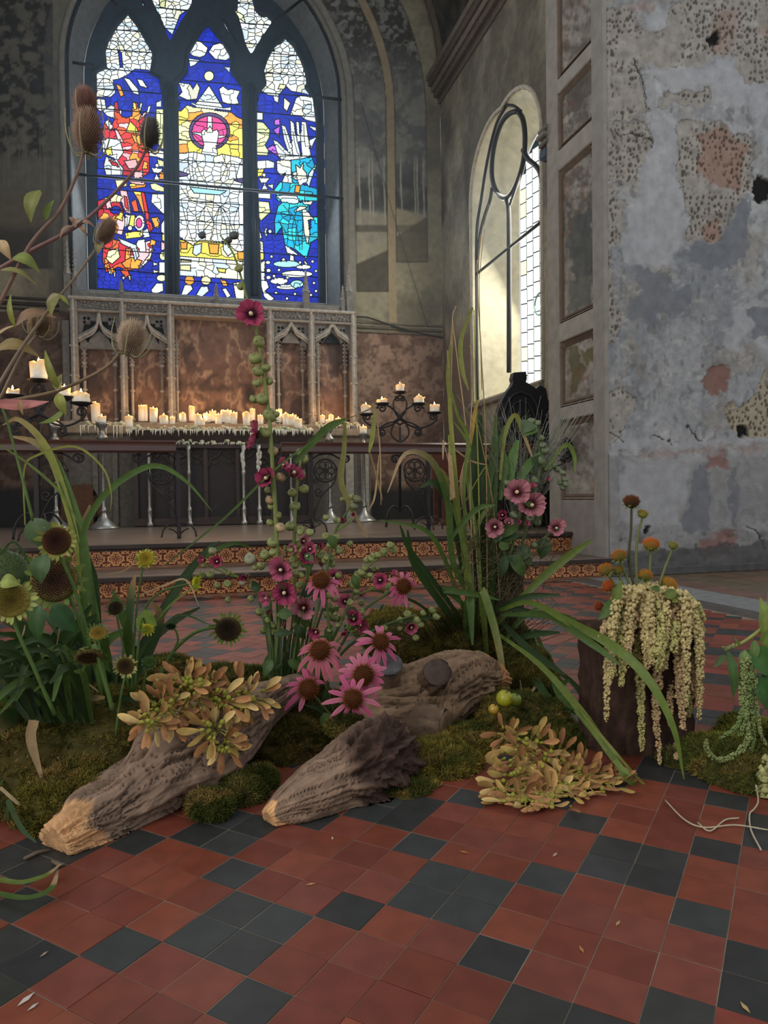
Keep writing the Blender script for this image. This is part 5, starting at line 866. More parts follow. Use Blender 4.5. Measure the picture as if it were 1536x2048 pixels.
def moss(blobs, label, seed, dens=1., tone=(114, 106, 46), tone2=(72, 78, 36)):
    """cushions given as (px, py, depth, half width px, half height px, half depth m); fronds scattered over them"""
    g = np.random.default_rng(seed); base = MB(); FV, FC = [], []
    for (px, py, Y, hw, hh, ry) in blobs:
        c = np.array(PY(px, py, Y)); m = mpp(Y); R = np.array([hw * m, ry, hh * m]); nu, nv = 36, 20
        u, v = np.meshgrid(np.linspace(0, 2 * np.pi, nu, endpoint=False), np.linspace(.04, np.pi - .04, nv)); u = u.ravel(); v = v.ravel()
        def surf(u, v):
            D = np.c_[np.sin(v) * np.cos(u), np.sin(v) * np.sin(u), np.cos(v)]; P = c + D * R; f = 1 + .42 * (fbm(P[:, 0] * 16 + P[:, 2] * 9, P[:, 1] * 16 + P[:, 2] * 7, seed) - .5) + .22 * (fbm(P[:, 0] * 55, P[:, 1] * 55 + P[:, 2] * 40, seed + 3) - .5)
            P = c + D * R * f[:, None]; P[:, 2] = np.maximum(P[:, 2], .0005); return P, D / R
        P, _ = surf(u, v); col = np.tile(R_(70, 64, 34), (len(P), 1))
        i, j = np.meshgrid(np.arange(nu), np.arange(nv - 1)); q = (j * nu + i).ravel(); q2 = (j * nu + (i + 1) % nu).ravel()
        base.add(P, [f for f in np.c_[q, q2, q2 + nu, q + nu].tolist() if max(P[k][2] for k in f) > .004], col.tolist())
        n = int(10500 * dens * (R[0] * R[2] * 3 + R[0] * ry * 3) / .03); n = min(n, 42000); uu = g.uniform(0, 2 * np.pi, n); vv = np.arccos(g.uniform(-1, 1, n)); P, N = surf(uu, vv); N /= np.linalg.norm(N, axis=1)[:, None]
        k = (P[:, 2] > .003); P, N = P[k], N[k]; n = len(P); d = N + g.normal(0, .95, (n, 3)) + np.array([0, 0, .25]); d /= np.linalg.norm(d, axis=1)[:, None]; L = g.uniform(.006, .016, n) * (1 + .6 * (fbm(P[:, 0] * 20, P[:, 1] * 20, seed + 5) > .6)); s = np.cross(d, g.normal(0, 1, (n, 3))); s /= np.linalg.norm(s, axis=1)[:, None] + 1e-9
        w_ = g.uniform(.0009, .0020, n)[:, None]; FV.append(np.stack([P - s * w_, P + s * w_, P + d * L[:, None] + np.array([0, 0, -.12]) * (L ** 1.0)[:, None] * 0], 1).reshape(-1, 3))
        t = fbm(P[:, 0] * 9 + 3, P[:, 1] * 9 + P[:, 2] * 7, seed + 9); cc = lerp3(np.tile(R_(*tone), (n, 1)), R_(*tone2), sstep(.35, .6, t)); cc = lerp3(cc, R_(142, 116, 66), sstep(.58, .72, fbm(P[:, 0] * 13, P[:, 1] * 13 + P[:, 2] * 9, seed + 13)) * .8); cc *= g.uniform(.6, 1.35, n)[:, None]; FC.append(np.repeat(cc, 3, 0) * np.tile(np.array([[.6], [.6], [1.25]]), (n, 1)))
    o = base.build('moss_mound', M_moss); tag(o, label, 'moss', 'moss mounds round the logs'); V = np.concatenate(FV); npmesh('moss_fronds', V, np.arange(len(V)).reshape(-1, 3), np.clip(np.concatenate(FC), 0, 1), M_moss, o, False, 'stuff'); return o
moss([(60, 1560, 2.25, 130, 120, .26), (200, 1500, 2.35, 150, 110, .28), (150, 1600, 2.05, 110, 70, .16), (300, 1440, 2.6, 130, 70, .25), (20, 1440, 2.6, 120, 90, .2)], 'mossy mound behind the left log below the sword leaves', 11)
moss([(430, 1375, 2.85, 150, 38, .2), (330, 1360, 2.9, 80, 45, .2), (560, 1400, 2.75, 100, 60, .2)], 'low moss bank at the foot of the tall hollyhocks', 12, 1, (100, 100, 48))
moss([(478, 1588, 1.98, 56, 36, .07), (425, 1608, 1.9, 44, 24, .06), (520, 1560, 2.05, 40, 24, .06)], 'small moss clump in front of the left log', 13, 1.3, (128, 116, 66))
moss([(580, 1500, 2.35, 110, 70, .16), (660, 1450, 2.45, 80, 60, .16), (690, 1452, 2.06, 40, 20, .06)], 'dark moss filling the hollow between the two logs', 14, 1, (92, 88, 42), (58, 58, 28))
moss([(880, 1280, 3.05, 130, 62, .3), (800, 1270, 3.15, 90, 52, .25), (980, 1290, 3.0, 90, 60, .2)], 'broad moss bank behind the right log', 15, 1, (126, 112, 50))
moss([(820, 1590, 1.93, 88, 36, .12), (880, 1540, 2.05, 90, 60, .14), (930, 1500, 2.2, 80, 55, .14), (740, 1605, 1.9, 60, 22, .07)], 'moss spilling onto the tiles before the right log', 16, 1, (132, 118, 54))
moss([(1050, 1470, 2.3, 120, 85, .18), (1120, 1500, 2.15, 70, 55, .14), (1000, 1440, 2.4, 70, 60, .14), (1060, 1380, 2.7, 60, 90, .15)], 'moss mound round the apples and tall grass', 17, 1, (112, 104, 48))
moss([(1460, 1560, 1.75, 100, 90, .2), (1530, 1520, 1.8, 80, 100, .2), (1400, 1590, 1.75, 50, 46, .1), (1500, 1620, 1.62, 80, 50, .1)], 'bright moss mound at the foot of the green amaranth', 18, 1.25, (132, 134, 62), (94, 100, 48))
moss([(1345, 1535, 1.86, 34, 40, .06)], 'little moss tuft beside the dark wooden block', 19, 1.2, (116, 114, 74))
def log_mesh(pts, rad, seed, base, streak, tip=None, tipn=.1, flat=.85, ridge=.10, n=150, per=40, burr=None, tip2=None):
    P = smooth_path(pts, per); m = len(P); t_ = np.linspace(0, 1, m); rr = np.interp(t_, np.linspace(0, 1, len(rad)), rad); V = np.zeros((m, n, 3)); ang = np.linspace(0, 2 * np.pi, n, endpoint=False); u = None; L = sum((P[i + 1] - P[i]).length for i in range(m - 1))
    for i in range(m):
        t = (P[min(i + 1, m - 1)] - P[max(i - 1, 0)]).normalized(); s = t.cross(Vector((0, 0, 1))).normalized(); up = s.cross(t); V[i] = np.array(P[i]) + np.cos(ang)[:, None] * np.array(s) * rr[i] + np.sin(ang)[:, None] * np.array(up) * rr[i] * flat
    A, S = np.meshgrid(ang, t_ * L); ca, sa_ = np.cos(A), np.sin(A); tw = A + S * 1.1 + .5 * (fbm(S * 6, ca * 1.2, seed + 4) - .5)
    lumpw = fbm(S * 7, ca * 2 + sa_ + 3, seed + 31, 3); g1 = fbm(np.cos(tw) * 3.2 + 9 + (lumpw - .5) * 1.6, np.sin(tw) * 3.2 + S * 1.6, seed, 3); g2 = fbm(np.cos(tw) * 5 + 9 + (lumpw - .5) * 2.2, np.sin(tw) * 5 + S * 2.6, seed + 1, 5); g4 = fbm(np.cos(tw) * 26 + 9, np.sin(tw) * 26 + S * 5.0, seed + 21, 3); lump = fbm(ca * 1.3 + S * 5, sa_ * 1.3 + 4, seed + 2, 3)
    crack = np.maximum(sstep(.03, .0, np.abs(g1 - .52)), .7 * sstep(.022, .0, np.abs(g2 - .47))); d = (lump - .5) * .55 + (lumpw - .5) * .22 + (g2 - .5) * ridge * 1.7 + (g4 - .5) * ridge * .55 - crack * ridge * 1.15; C = np.array(base)[None, None] * (.48 + .75 * g2 + .5 * g4)[..., None]; C = C * (1 - sstep(.45, .7, g1) * .3)[..., None] + np.array(streak)[None, None] * (sstep(.45, .7, g1) * .3)[..., None]; C *= (1 - .6 * crack)[..., None]
    if burr:
        bm = sstep(burr[0], burr[0] + .08, S / L) * sstep(burr[1], burr[1] - .06, S / L) * sstep(burr[2] - 1.3, burr[2] - .6, ca * 0 + np.cos(A - burr[3])); bn = fbm(ca * 5 + S * 22, sa_ * 5 + S * 12, seed + 8, 4); d = d + bm * (.22 + (bn - .5) * .9); C = C * (1 - bm)[..., None] + np.array(srgb(70, 54, 46))[None, None] * (.5 + bn)[..., None] * bm[..., None]
    for tp, sd in ((tip, 1), (tip2, -1)):
        if tp: q = (S / L if sd == 1 else 1 - S / L); k = sstep(tipn, tipn * .75, q + (g1 - .5) * .06 + .03 * np.sin(A * 3)); C = C * (1 - k)[..., None] + np.array(tp)[None, None] * (.75 + .5 * fbm(ca * 6, sa_ * 6 + S * 3, seed + 6))[..., None] * k[..., None]; d = d - k * .06 + k * (fbm(ca * 7 + S * 2, sa_ * 7, seed + 7) - .5) * .35
    ctr = V.mean(1, keepdims=True); V = ctr + (V - ctr) * (1 + d)[..., None]; V[0] += (ctr[0] - V[0]) * .25; V[:, :, 2] = np.maximum(V[:, :, 2], .001)
    mb = MB(); F = [(i * n + k, i * n + (k + 1) % n, (i + 1) * n + (k + 1) % n, (i + 1) * n + k) for i in range(m - 1) for k in range(n)]; mb.add(V.reshape(-1, 3), F, C.reshape(-1, 3).tolist())
    for r_, col in ((0, tip or base), (m - 1, tip2 or streak)):
        c = V[r_].mean(0); rg_ = random.Random(seed + r_); mb.add([c] + V[r_].tolist(), [((0, 1 + (k + 1) % n, 1 + k) if r_ == 0 else (0, 1 + k, 1 + (k + 1) % n)) for k in range(n)], [shade(col, .9)] + [shade(col, rg_.uniform(.6, 1.05)) for _ in range(n)])
    return mb
Lp = [PY(112, 1688, 1.80), PY(178, 1648, 1.86), PY(254, 1598, 1.95), PY(336, 1534, 2.04), PY(394, 1492, 2.12), PY(464, 1448, 2.22), PY(540, 1402, 2.36), PY(618, 1364, 2.5)]
l1 = log_mesh(Lp, [.060, .078, .100, .140, .138, .108, .068, .044], 21, srgb(122, 102, 86), srgb(76, 60, 50), srgb(196, 152, 108), .135, .84, .11); l1 = l1.build('driftwood_log', M_bark); tag(l1, 'long grey driftwood log with broken tan end at the left', 'log', 'driftwood logs')
b = MB(); c = PY(382, 1447, 2.02)
for k in range(5): b.tube([c + Vector((.018 * math.cos(a) * (1 - k * .18), -.008 * k * .5, .02 * math.sin(a) * (1 - k * .18))) for a in np.linspace(0, 2 * math.pi, 13)], .006, 5, shade(srgb(96, 78, 66), 1 - k * .12))
b.build('knot', M_bark, l1)
r1 = log_mesh([PY(536, 1640, 1.80), PY(580, 1612, 1.83), PY(630, 1580, 1.87), PY(680, 1552, 1.92), PY(725, 1526, 1.98), PY(764, 1508, 2.05), PY(785, 1500, 2.12)], [.030, .056, .076, .094, .108, .104, .066], 33, srgb(128, 106, 88), srgb(76, 60, 50), srgb(206, 160, 112), .05, .92, .09, burr=(.42, 1.2, .7, -.3)).build('driftwood_log', M_bark); tag(r1, 'shorter driftwood log with dark burr and pale splintered tip', 'log', 'driftwood logs')
R2p = [PY(1002, 1368, 2.55), PY(948, 1366, 2.52), PY(886, 1380, 2.46), PY(826, 1408, 2.40), PY(766, 1424, 2.38), PY(690, 1426, 2.45)]
r2 = log_mesh(R2p, [.064, .112, .134, .150, .140, .08], 45, srgb(124, 102, 80), srgb(70, 54, 44), srgb(168, 124, 82), .16, .95, .10).build('driftwood_log', M_bark); tag(r2, 'gnarled driftwood log with sawn branch stubs at the back', 'log', 'driftwood logs')
def stub(a, b_, r0, r1, seed, face, nm):
    o = log_mesh([a, (a + b_) / 2, b_], [r0, (r0 + r1) / 2, r1], seed, srgb(106, 88, 72), srgb(62, 48, 42), flat=1, ridge=.06, n=40, per=8).build('branch_stub', M_bark, r2)
    ax = (b_ - a).normalized(); f = MB(); f.lathe([(r1 * 1.02, -.004), (r1 * .98, .004), (r1 * .6, .006), (r1 * .3, .005), (.002, .006)], b_, 20, [shade(face, g) for g in (.7, 1, .92, 1.05, .85)], ax); f.build('sawn_face', M_bark, o)
stub(PY(850, 1385, 2.42), PY(874, 1345, 2.24), .062, .046, 51, srgb(74, 62, 56), 'a'); stub(PY(800, 1440, 2.34), PY(893, 1453, 2.22), .092, .052, 52, srgb(104, 84, 64), 'b'); stub(PY(770, 1400, 2.42), PY(776, 1328, 2.32), .06, .05, 53, srgb(86, 84, 84), 'c')
# upright trunk piece in the middle that carries the right-hand flowers
t1 = log_mesh([PY(1005, 1345, 2.95), PY(1006, 1260, 2.95), PY(1010, 1170, 2.95), PY(1016, 1090, 2.95)], [.105, .094, .088, .092], 61, srgb(70, 60, 46), srgb(40, 34, 28), flat=1, ridge=.10).build('bark_trunk', M_bark); tag(t1, 'upright dark bark trunk holding grasses and pink hollyhocks', 'trunk')
# dark timber block under the cream amaranth
BYc = 2.02; pL, pR, pM = PZ(1156, 1482), PZ(1392, 1512), PZ(1206, 1512); bt = PY(1200, 1254, pM.y).z; dv = (pR - pM); dl = (pL - pM)
nb = 26; bm_ = MB(); corners = [pM, pR, pR + dl, pL]; rows = 30; V = []; C = []
for k in range(rows + 1):
    z = bt * k / rows
    for s in range(4):
        a, c_ = corners[s], corners[(s + 1) % 4]
        for q in range(nb):
            p = a.lerp(c_, q / nb); out = (p - (pM + pR + dl) / 2 * 1 - Vector((0, 0, 0))); out.z = 0; gq = float(fbm(np.array([s * 31 + q * .55]), np.array([k * .13]), 71)[0]); gf = float(noise(np.array([s * 31 + q * 1.7]), np.array([k * .3]), 73)); ctr = (pR + pL) / 2; dd = (p - ctr); dd.z = 0
            V.append(Vector((p.x, p.y, z)) + dd.normalized() * ((gq - .5) * .030 + (gf - .5) * .016 - (.012 if q in (0,) else 0))); C.append(shade(srgb(62, 46, 38), (.35 + 1.0 * gq + .4 * gf)))
n4 = nb * 4; bm_.add(V, [(k * n4 + q, k * n4 + (q + 1) % n4, (k + 1) * n4 + (q + 1) % n4, (k + 1) * n4 + q) for k in range(rows) for q in range(n4)] + [tuple(rows * n4 + q for q in range(n4))], C); blk = bm_.build('timber_block', M_bark); tag(blk, 'dark brown timber block under the hanging cream amaranth', 'block')
# apples
for (px, py, Y, r, c, lab) in ((1009, 1397, 2.14, 19, (150, 150, 34), 'large yellow-green apple at the log end'), (1030, 1400, 2.2, 15, (112, 126, 36), 'green apple half hidden behind the yellow one'), (987, 1419, 2.12, 12, (166, 134, 44), 'small speckled yellow apple on the moss')):
    p = PY(px, py, Y); R0 = r * mpp(Y); b = MB(); b.lathe([(.05 * R0, .82 * R0), (.35 * R0, .93 * R0), (.75 * R0, .70 * R0), (R0, .1 * R0), (.9 * R0, -.45 * R0), (.5 * R0, -.86 * R0), (.1 * R0, -.84 * R0)], p, 14, [shade(srgb(*c), g) for g in (.7, .95, 1, 1.02, .95, .85, .7)], Vector((.2, -.4, .9))); a = b.build('apple', mat('apple_skin', .35, .5, 50, .18)); tag(a, lab, 'apple', 'apples on the moss'); s_ = MB(); s_.tube([p + Vector((.15, -.3, .8)) * R0, p + Vector((.3, -.4, 1.25)) * R0], .0015, 5, srgb(70, 50, 30)); s_.build('stalk', M_stem, a)
# ---- bunches of winged sycamore keys
def key_mesh(i):
    rg_ = random.Random(i); b = MB(); n = 9; V = []; C = []; rgc = rg_.choice(((206, 164, 100), (186, 134, 88), (212, 182, 118), (194, 164, 92))); bend = rg_.uniform(-.25, .25); L = 1.0
    for k in range(n):
        t = k / (n - 1); wv = .20 * math.sin(math.pi * min(1, t * .93 + .07)) ** .6 * (.42 + .75 * t); 
        for s in (-1, 0, 1): V.append((s * wv + bend * t * t, t * L, .035 * math.sin(t * 6 + i) + (.02 if s else 0))); C.append(shade(srgb(*rgc), 1.08 - .38 * (s == -1) - .22 * (s == 0) - .35 * (1 - t) + rg_.uniform(-.06, .06)))
    b.add(V, [(3 * k + s, 3 * k + s + 1, 3 * k + s + 4, 3 * k + s + 3) for k in range(n - 1) for s in (0, 1)], C); b.ball((0, -.05, .01), (.085, .13, .075), srgb(150, 146, 62), 7, 5); o = b.build('winged_seed', mat('samara', .7, .2, 3, .16, transl=.15, rand=.32)); me = o.data; bpy.data.objects.remove(o); return me
KEYS = [key_mesh(i) for i in range(6)]
def keys(clusters, label, Yf, seed, upz=.6, size=42):
    rg_ = random.Random(seed); c0 = clusters[0]; t = thing('sycamore_key_bunch', PY(c0[0], c0[1], Yf(c0[0], c0[1])), label, 'seed bunch', 'bunches of winged sycamore keys'); n = 0; st = MB()
    for (cx, cy, sp, cnt, rad) in clusters:
        cnt = int(cnt * 1.45)
        for k in range(cnt):
            a = k / cnt * 2 * math.pi + rg_.uniform(-.3, .3); r = sp * math.sqrt(rg_.uniform(.05, 1)); px, py = cx + r * math.cos(a) * 1.1, cy + r * math.sin(a) * .8; Y = Yf(px, py) + rg_.uniform(-.045, .015); p = PY(px, py, Y); L = size * rg_.uniform(.72, 1.15) * mpp(Y)
            d = (RT * math.cos(a) - UP * math.sin(a) - FW * rg_.uniform(-.2, .7) + Vector((rg_.uniform(-.4, .4), rg_.uniform(-.3, .3), rg_.uniform(-.3, .3)))).normalized(); nn = (-FW + Vector((rg_.uniform(-.7, .7), rg_.uniform(-.4, .4), rg_.uniform(0, 1.0)))).normalized(); x = d.cross(nn).normalized(); z = x.cross(d)
            if (p + d * L).z < .006: d = Vector((d.x, d.y, max(d.z, 0) + .02)).normalized(); p.z = max(p.z, .012); x = d.cross(Vector((0, -.3, 1))).normalized(); z = x.cross(d)
            o = link('winged_seed', KEYS[rg_.randrange(6)]); M_ = Matrix((x * L, d * L, z * L)).transposed().to_4x4(); M_.translation = p - t.location; o.parent = t; o.matrix_basis = M_; n += 1
            if k % 2 == 0: q = PY(cx, cy, Yf(cx, cy) + .01); q.z = max(q.z, .008); st.tube([q, (q + p) / 2 + Vector((0, -.006, .006)), p], .0018, 4, srgb(140, 132, 66))
        for k in range(max(3, cnt // 3)): q = PY(cx + rg_.uniform(-sp, sp) * .5, cy + rg_.uniform(-sp, sp) * .5, Yf(cx, cy) - .03); q.z = max(q.z, .01); st.ball(q, 5.5 * mpp(Yf(cx, cy)), srgb(134, 136, 52), 7, 5)
    st.build('stalks_and_nutlets', M_stem, t, True, 'stuff'); return t
keys([(385, 1385, 50, 24, 1), (440, 1400, 46, 20, 1), (330, 1420, 44, 18, 1), (300, 1445, 26, 9, 1), (490, 1395, 40, 20, 1), (430, 1460, 34, 12, 1), (448, 1492, 22, 6, 1), (365, 1365, 26, 9, 1)], 'bunch of papery golden sycamore keys lying on the left log', lambda x, y: 1.98 + (x - 300) * .0007 - (y - 1400) * .0012, 81)
keys([(1040, 1605, 40, 9, 1), (1012, 1588, 26, 6, 1), (1120, 1612, 46, 10, 1), (1165, 1600, 40, 8, 1), (1050, 1500, 50, 22, 1), (1100, 1530, 55, 24, 1), (1020, 1470, 26, 8, 1), (1030, 1560, 48, 20, 1), (1130, 1580, 60, 26, 1), (1090, 1600, 55, 18, 1), (1180, 1570, 46, 18, 1), (1055, 1610, 34, 9, 1), (1215, 1605, 24, 7, 1), (1160, 1545, 30, 10, 1)], 'bunch of pale sycamore keys heaped on the tiles', lambda x, y: 1.69 + (1640 - y) * .0019, 82, size=44)
# ================================================================ PLANTS
GD, GM, GL, GY, DRY, PDRY = srgb(48, 70, 34), srgb(74, 99, 45), srgb(104, 122, 54), srgb(132, 136, 62), srgb(146, 122, 80), srgb(176, 150, 112)
SP = {}
def stalk(parent, P, Ya, Yb=None, r=3., r2=None, col=GM, name='stalk'):
    pts = path(P, Ya, Yb); m = mpp(Ya); b = MB(); b.tube(pts, taper(len(pts), r * m, (r2 if r2 else r * .6) * m), 6, col); return b.build(name, M_stem, parent)
def blade(parent, P, Ya, Yb=None, w_=8., col=GM, name='blade', tipcol=None, k=5, fold=.3):
    pts = path(P, Ya, Yb, k); n = len(pts); m = mpp(Ya); W_ = [w_ * m * min(1, .55 + 1.2 * i / n) * (1 if i < n * .55 else max(.04, 1 - ((i - n * .55) / (n * .45)) ** 1.6)) for i in range(n)]; g = rnd.uniform(.85, 1.15)
    cols = [shade(col, g * (.82 + .3 * i / n)) if tipcol is None else tuple(a * (1 - k_) + b_ * k_ for a, b_ in zip(shade(col, g), tipcol)) for i in range(n) for k_ in (max(0, min(1, (i / n - .55) / .3)),)]; b = MB(); b.ribbon(pts, W_, cols, None, fold); return b.build(name, M_leaf, parent)
def ovate(parent, b0, tip, wpx, Y, col=GM, Yt=None, curl=.12, name='leaf', side=None):
    """a broad leaf from its base to its tip"""
    A, B = PY(b0[0], b0[1], Y), PY(tip[0], tip[1], Yt or Y); n = 9; L = (B - A).length; nn = (-FW + Vector((0, 0, .5)) + (Vector(side) if side else Vector())).normalized(); d = (B - A).normalized(); u = d.cross(nn).normalized(); nn = u.cross(d); V = []; C = []; w_ = wpx * mpp(Y); g = rnd.uniform(.85, 1.15)
    for i in range(n):
        t = i / (n - 1); wv = w_ * (math.sin(math.pi * t ** .72) ** .9 if 0 < t < 1 else .02) + .0004; p = A.lerp(B, t) + nn * (L * curl * math.sin(math.pi * t))
        for s in (-1, -.5, 0, .5, 1): V.append(p + u * (s * wv) + nn * (wv * .22 * abs(s) + .05 * wv * math.sin(i * 2.1 + s * 3))); C.append(shade(col, g * (1.18 if s == 0 else 1 - .06 * (i % 2))))
    b = MB(); b.add(V, [(5 * i + s, 5 * i + s + 1, 5 * i + s + 6, 5 * i + s + 5) for i in range(n - 1) for s in range(4)], C); return b.build(name, M_leaf, parent)
def frame_of(d):
    d = Vector(d).normalized(); x = d.cross(Vector((0, 0, 1))); x = x.normalized() if x.length > .05 else Vector((1, 0, 0)); return x, d.cross(x), d      # x, y, outward
def spikes(b, c, R, axis, n, L, col, w_=.03, seed=0, tipcol=None, tmax=1.0):
    """spines all over an egg-shaped head"""
    rg_ = random.Random(seed); x, y, z = frame_of(axis)
    for k in range(n):
        ct = 1 - 2 * (k + .5) / n
        if ct < 1 - 2 * tmax: break
        a = k * 2.39996; st = math.sqrt(1 - ct * ct); dn = Vector((st * math.cos(a) / R[0], st * math.sin(a) / R[0], ct / R[1])).normalized(); dn = x * dn.x + y * dn.y + z * dn.z; p = c + (x * (st * math.cos(a)) + y * (st * math.sin(a))) * R[0] + z * (ct * R[1]); l = L * rg_.uniform(.8, 1.2); s = dn.cross(z); s = s.normalized() if s.length > .01 else x; q = dn.cross(s)
        b.add([p + s * w_ * l, p - s * w_ * l * .5 + q * w_ * l * .87, p - s * w_ * l * .5 - q * w_ * l * .87, p + (dn + z * .35).normalized() * l], [(0, 1, 3), (1, 2, 3), (2, 0, 3)], [shade(col, .7)] * 3 + [tipcol or col])
# ---- teasels on the left
def teasel_head(parent, px, py, Y, rx, rz, axis, col, seed, bracts=6):
    c = PY(px, py, Y); m = mpp(Y); R = (rx * m, rz * m); b = MB(); b.ball(c, (R[0] * .74, R[0] * .74, R[1] * .88), shade(col, .6), 16, 12, Vector(axis)); spikes(b, c, (R[0] * .72, R[1] * .86), axis, 760, R[0] * .55, shade(col, 1.25), .07, seed, shade(col, 1.9)); h = b.build('teasel_head', M_matte, parent); x, y, z = frame_of(axis); bb = MB(); rg_ = random.Random(seed)
    for k in range(bracts):
        a = k / bracts * 6.28 + rg_.uniform(-.3, .3); o = x * math.cos(a) + y * math.sin(a); L = R[1] * rg_.uniform(1.0, 1.9); q = c - z * R[1] * .95; bb.tube(smooth_path([q, q + o * R[0] * .9 - z * R[1] * .15, q + o * R[0] * 1.5 + z * L * .4, q + o * R[0] * rg_.uniform(1.2, 1.7) + z * L], 3), [.0022 * (1 - .07 * i) for i in range(10)], 4, shade(srgb(150, 146, 110), .9))
    bb.build('bracts', M_stem, h); return h
TZ = srgb(120, 96, 80); BRN = srgb(112, 88, 76)
YT1 = 1.55
t = thing('teasel', PY(0, 640, YT1), 'tall brown teasel at left with two stacked heads at its top', 'teasel'); stalk(t, [(-60, 700), (0, 605), (60, 490), (120, 420), (155, 345), (168, 300)], YT1, None, 4.2, 2.8, BRN)
teasel_head(t, 176, 262, YT1, 25, 40, -FW * .1 + UP + RT * .05, TZ, 1); teasel_head(t, 170, 206, YT1 + .05, 20, 28, UP, srgb(112, 82, 72), 2, 3)
ovate(t, (80, 380), (62, 445), 15, YT1, srgb(120, 124, 62), None, .2); ovate(t, (92, 440), (108, 400), 7, YT1, GL); ovate(t, (25, 515), (80, 545), 12, YT1, srgb(112, 122, 58), None, .35); ovate(t, (0, 480), (22, 520), 10, YT1, PDRY, None, .3); ovate(t, (0, 540), (75, 572), 5, YT1, srgb(130, 126, 70), None, .3)
t = thing('teasel', PY(-20, 560, YT1 + .1), 'leaning teasel with dark head against the left window light', 'teasel'); stalk(t, [(-40, 560), (55, 505), (150, 455), (215, 400), (270, 340), (292, 300)], YT1 + .1, None, 4, 2.6, srgb(116, 88, 84)); teasel_head(t, 300, 266, YT1 + .1, 18, 31, UP + RT * .12, srgb(82, 78, 76), 3, 5)
for a, b_ in (((150, 452), (120, 480)), ((152, 450), (138, 434)), ((160, 445), (190, 455)), ((158, 452), (176, 474)), ((150, 458), (166, 436))): ovate(t, a, b_, 4, YT1 + .1, srgb(150, 120, 96), None, .3, 'withered_bract')
t = thing('teasel', PY(100, 640, YT1 + .05), 'teasel with small round head below the window corner', 'teasel'); stalk(t, [(-20, 800), (40, 700), (105, 610), (150, 555), (190, 500)], YT1 + .05, None, 3.5, 2.2, srgb(120, 104, 86)); teasel_head(t, 213, 462, YT1 + .05, 16, 26, UP + RT * .5, srgb(128, 106, 88), 4, 3); ovate(t, (205, 482), (196, 510), 9, YT1 + .05, srgb(146, 134, 92), None, .2)
ovate(t, (118, 590), (103, 632), 11, YT1 + .03, srgb(132, 130, 76), None, .25); ovate(t, (118, 588), (95, 604), 6, YT1, srgb(150, 140, 104)); ovate(t, (120, 590), (138, 610), 4, YT1, GY)
t = thing('teasel', PY(0, 808, 1.62), 'pale spiny teasel head before the altar niches, pink leaf at its stem', 'teasel'); stalk(t, [(-40, 812), (40, 798), (110, 783), (170, 758), (215, 732), (245, 700)], 1.62, None, 4, 2.8, srgb(118, 100, 76)); teasel_head(t, 264, 676, 1.62, 25, 31, UP + RT * .25, srgb(150, 130, 108), 5, 7)
ovate(t, (-20, 806), (98, 803), 12, 1.6, srgb(176, 112, 106), None, -.1); ovate(t, (118, 780), (90, 700), 7, 1.6, GY, None, .2); ovate(t, (114, 782), (124, 748), 9, 1.6, srgb(150, 146, 96)); ovate(t, (116, 786), (132, 830), 10, 1.6, GY, None, .2); ovate(t, (128, 820), (78, 846), 7, 1.6, GL, None, -.2); ovate(t, (40, 800), (46, 830), 4, 1.6, DRY)
t = thing('teasel', PY(10, 790, 1.66), 'withered teasel with brown leaf shrouding its head at far left', 'teasel'); stalk(t, [(0, 800), (28, 740), (50, 700), (72, 670)], 1.66, None, 3.5, 2.5, srgb(120, 104, 86)); teasel_head(t, 82, 648, 1.68, 20, 22, UP + RT * .3, srgb(128, 106, 84), 6, 6); ovate(t, (30, 652), (114, 636), 12, 1.64, srgb(146, 116, 86), None, .3); ovate(t, (30, 655), (22, 588), 5, 1.64, GY, None, .2); ovate(t, (-10, 700), (82, 716), 13, 1.64, srgb(134, 116, 70), None, .35); ovate(t, (-10, 675), (35, 650), 3, 1.66, PDRY)
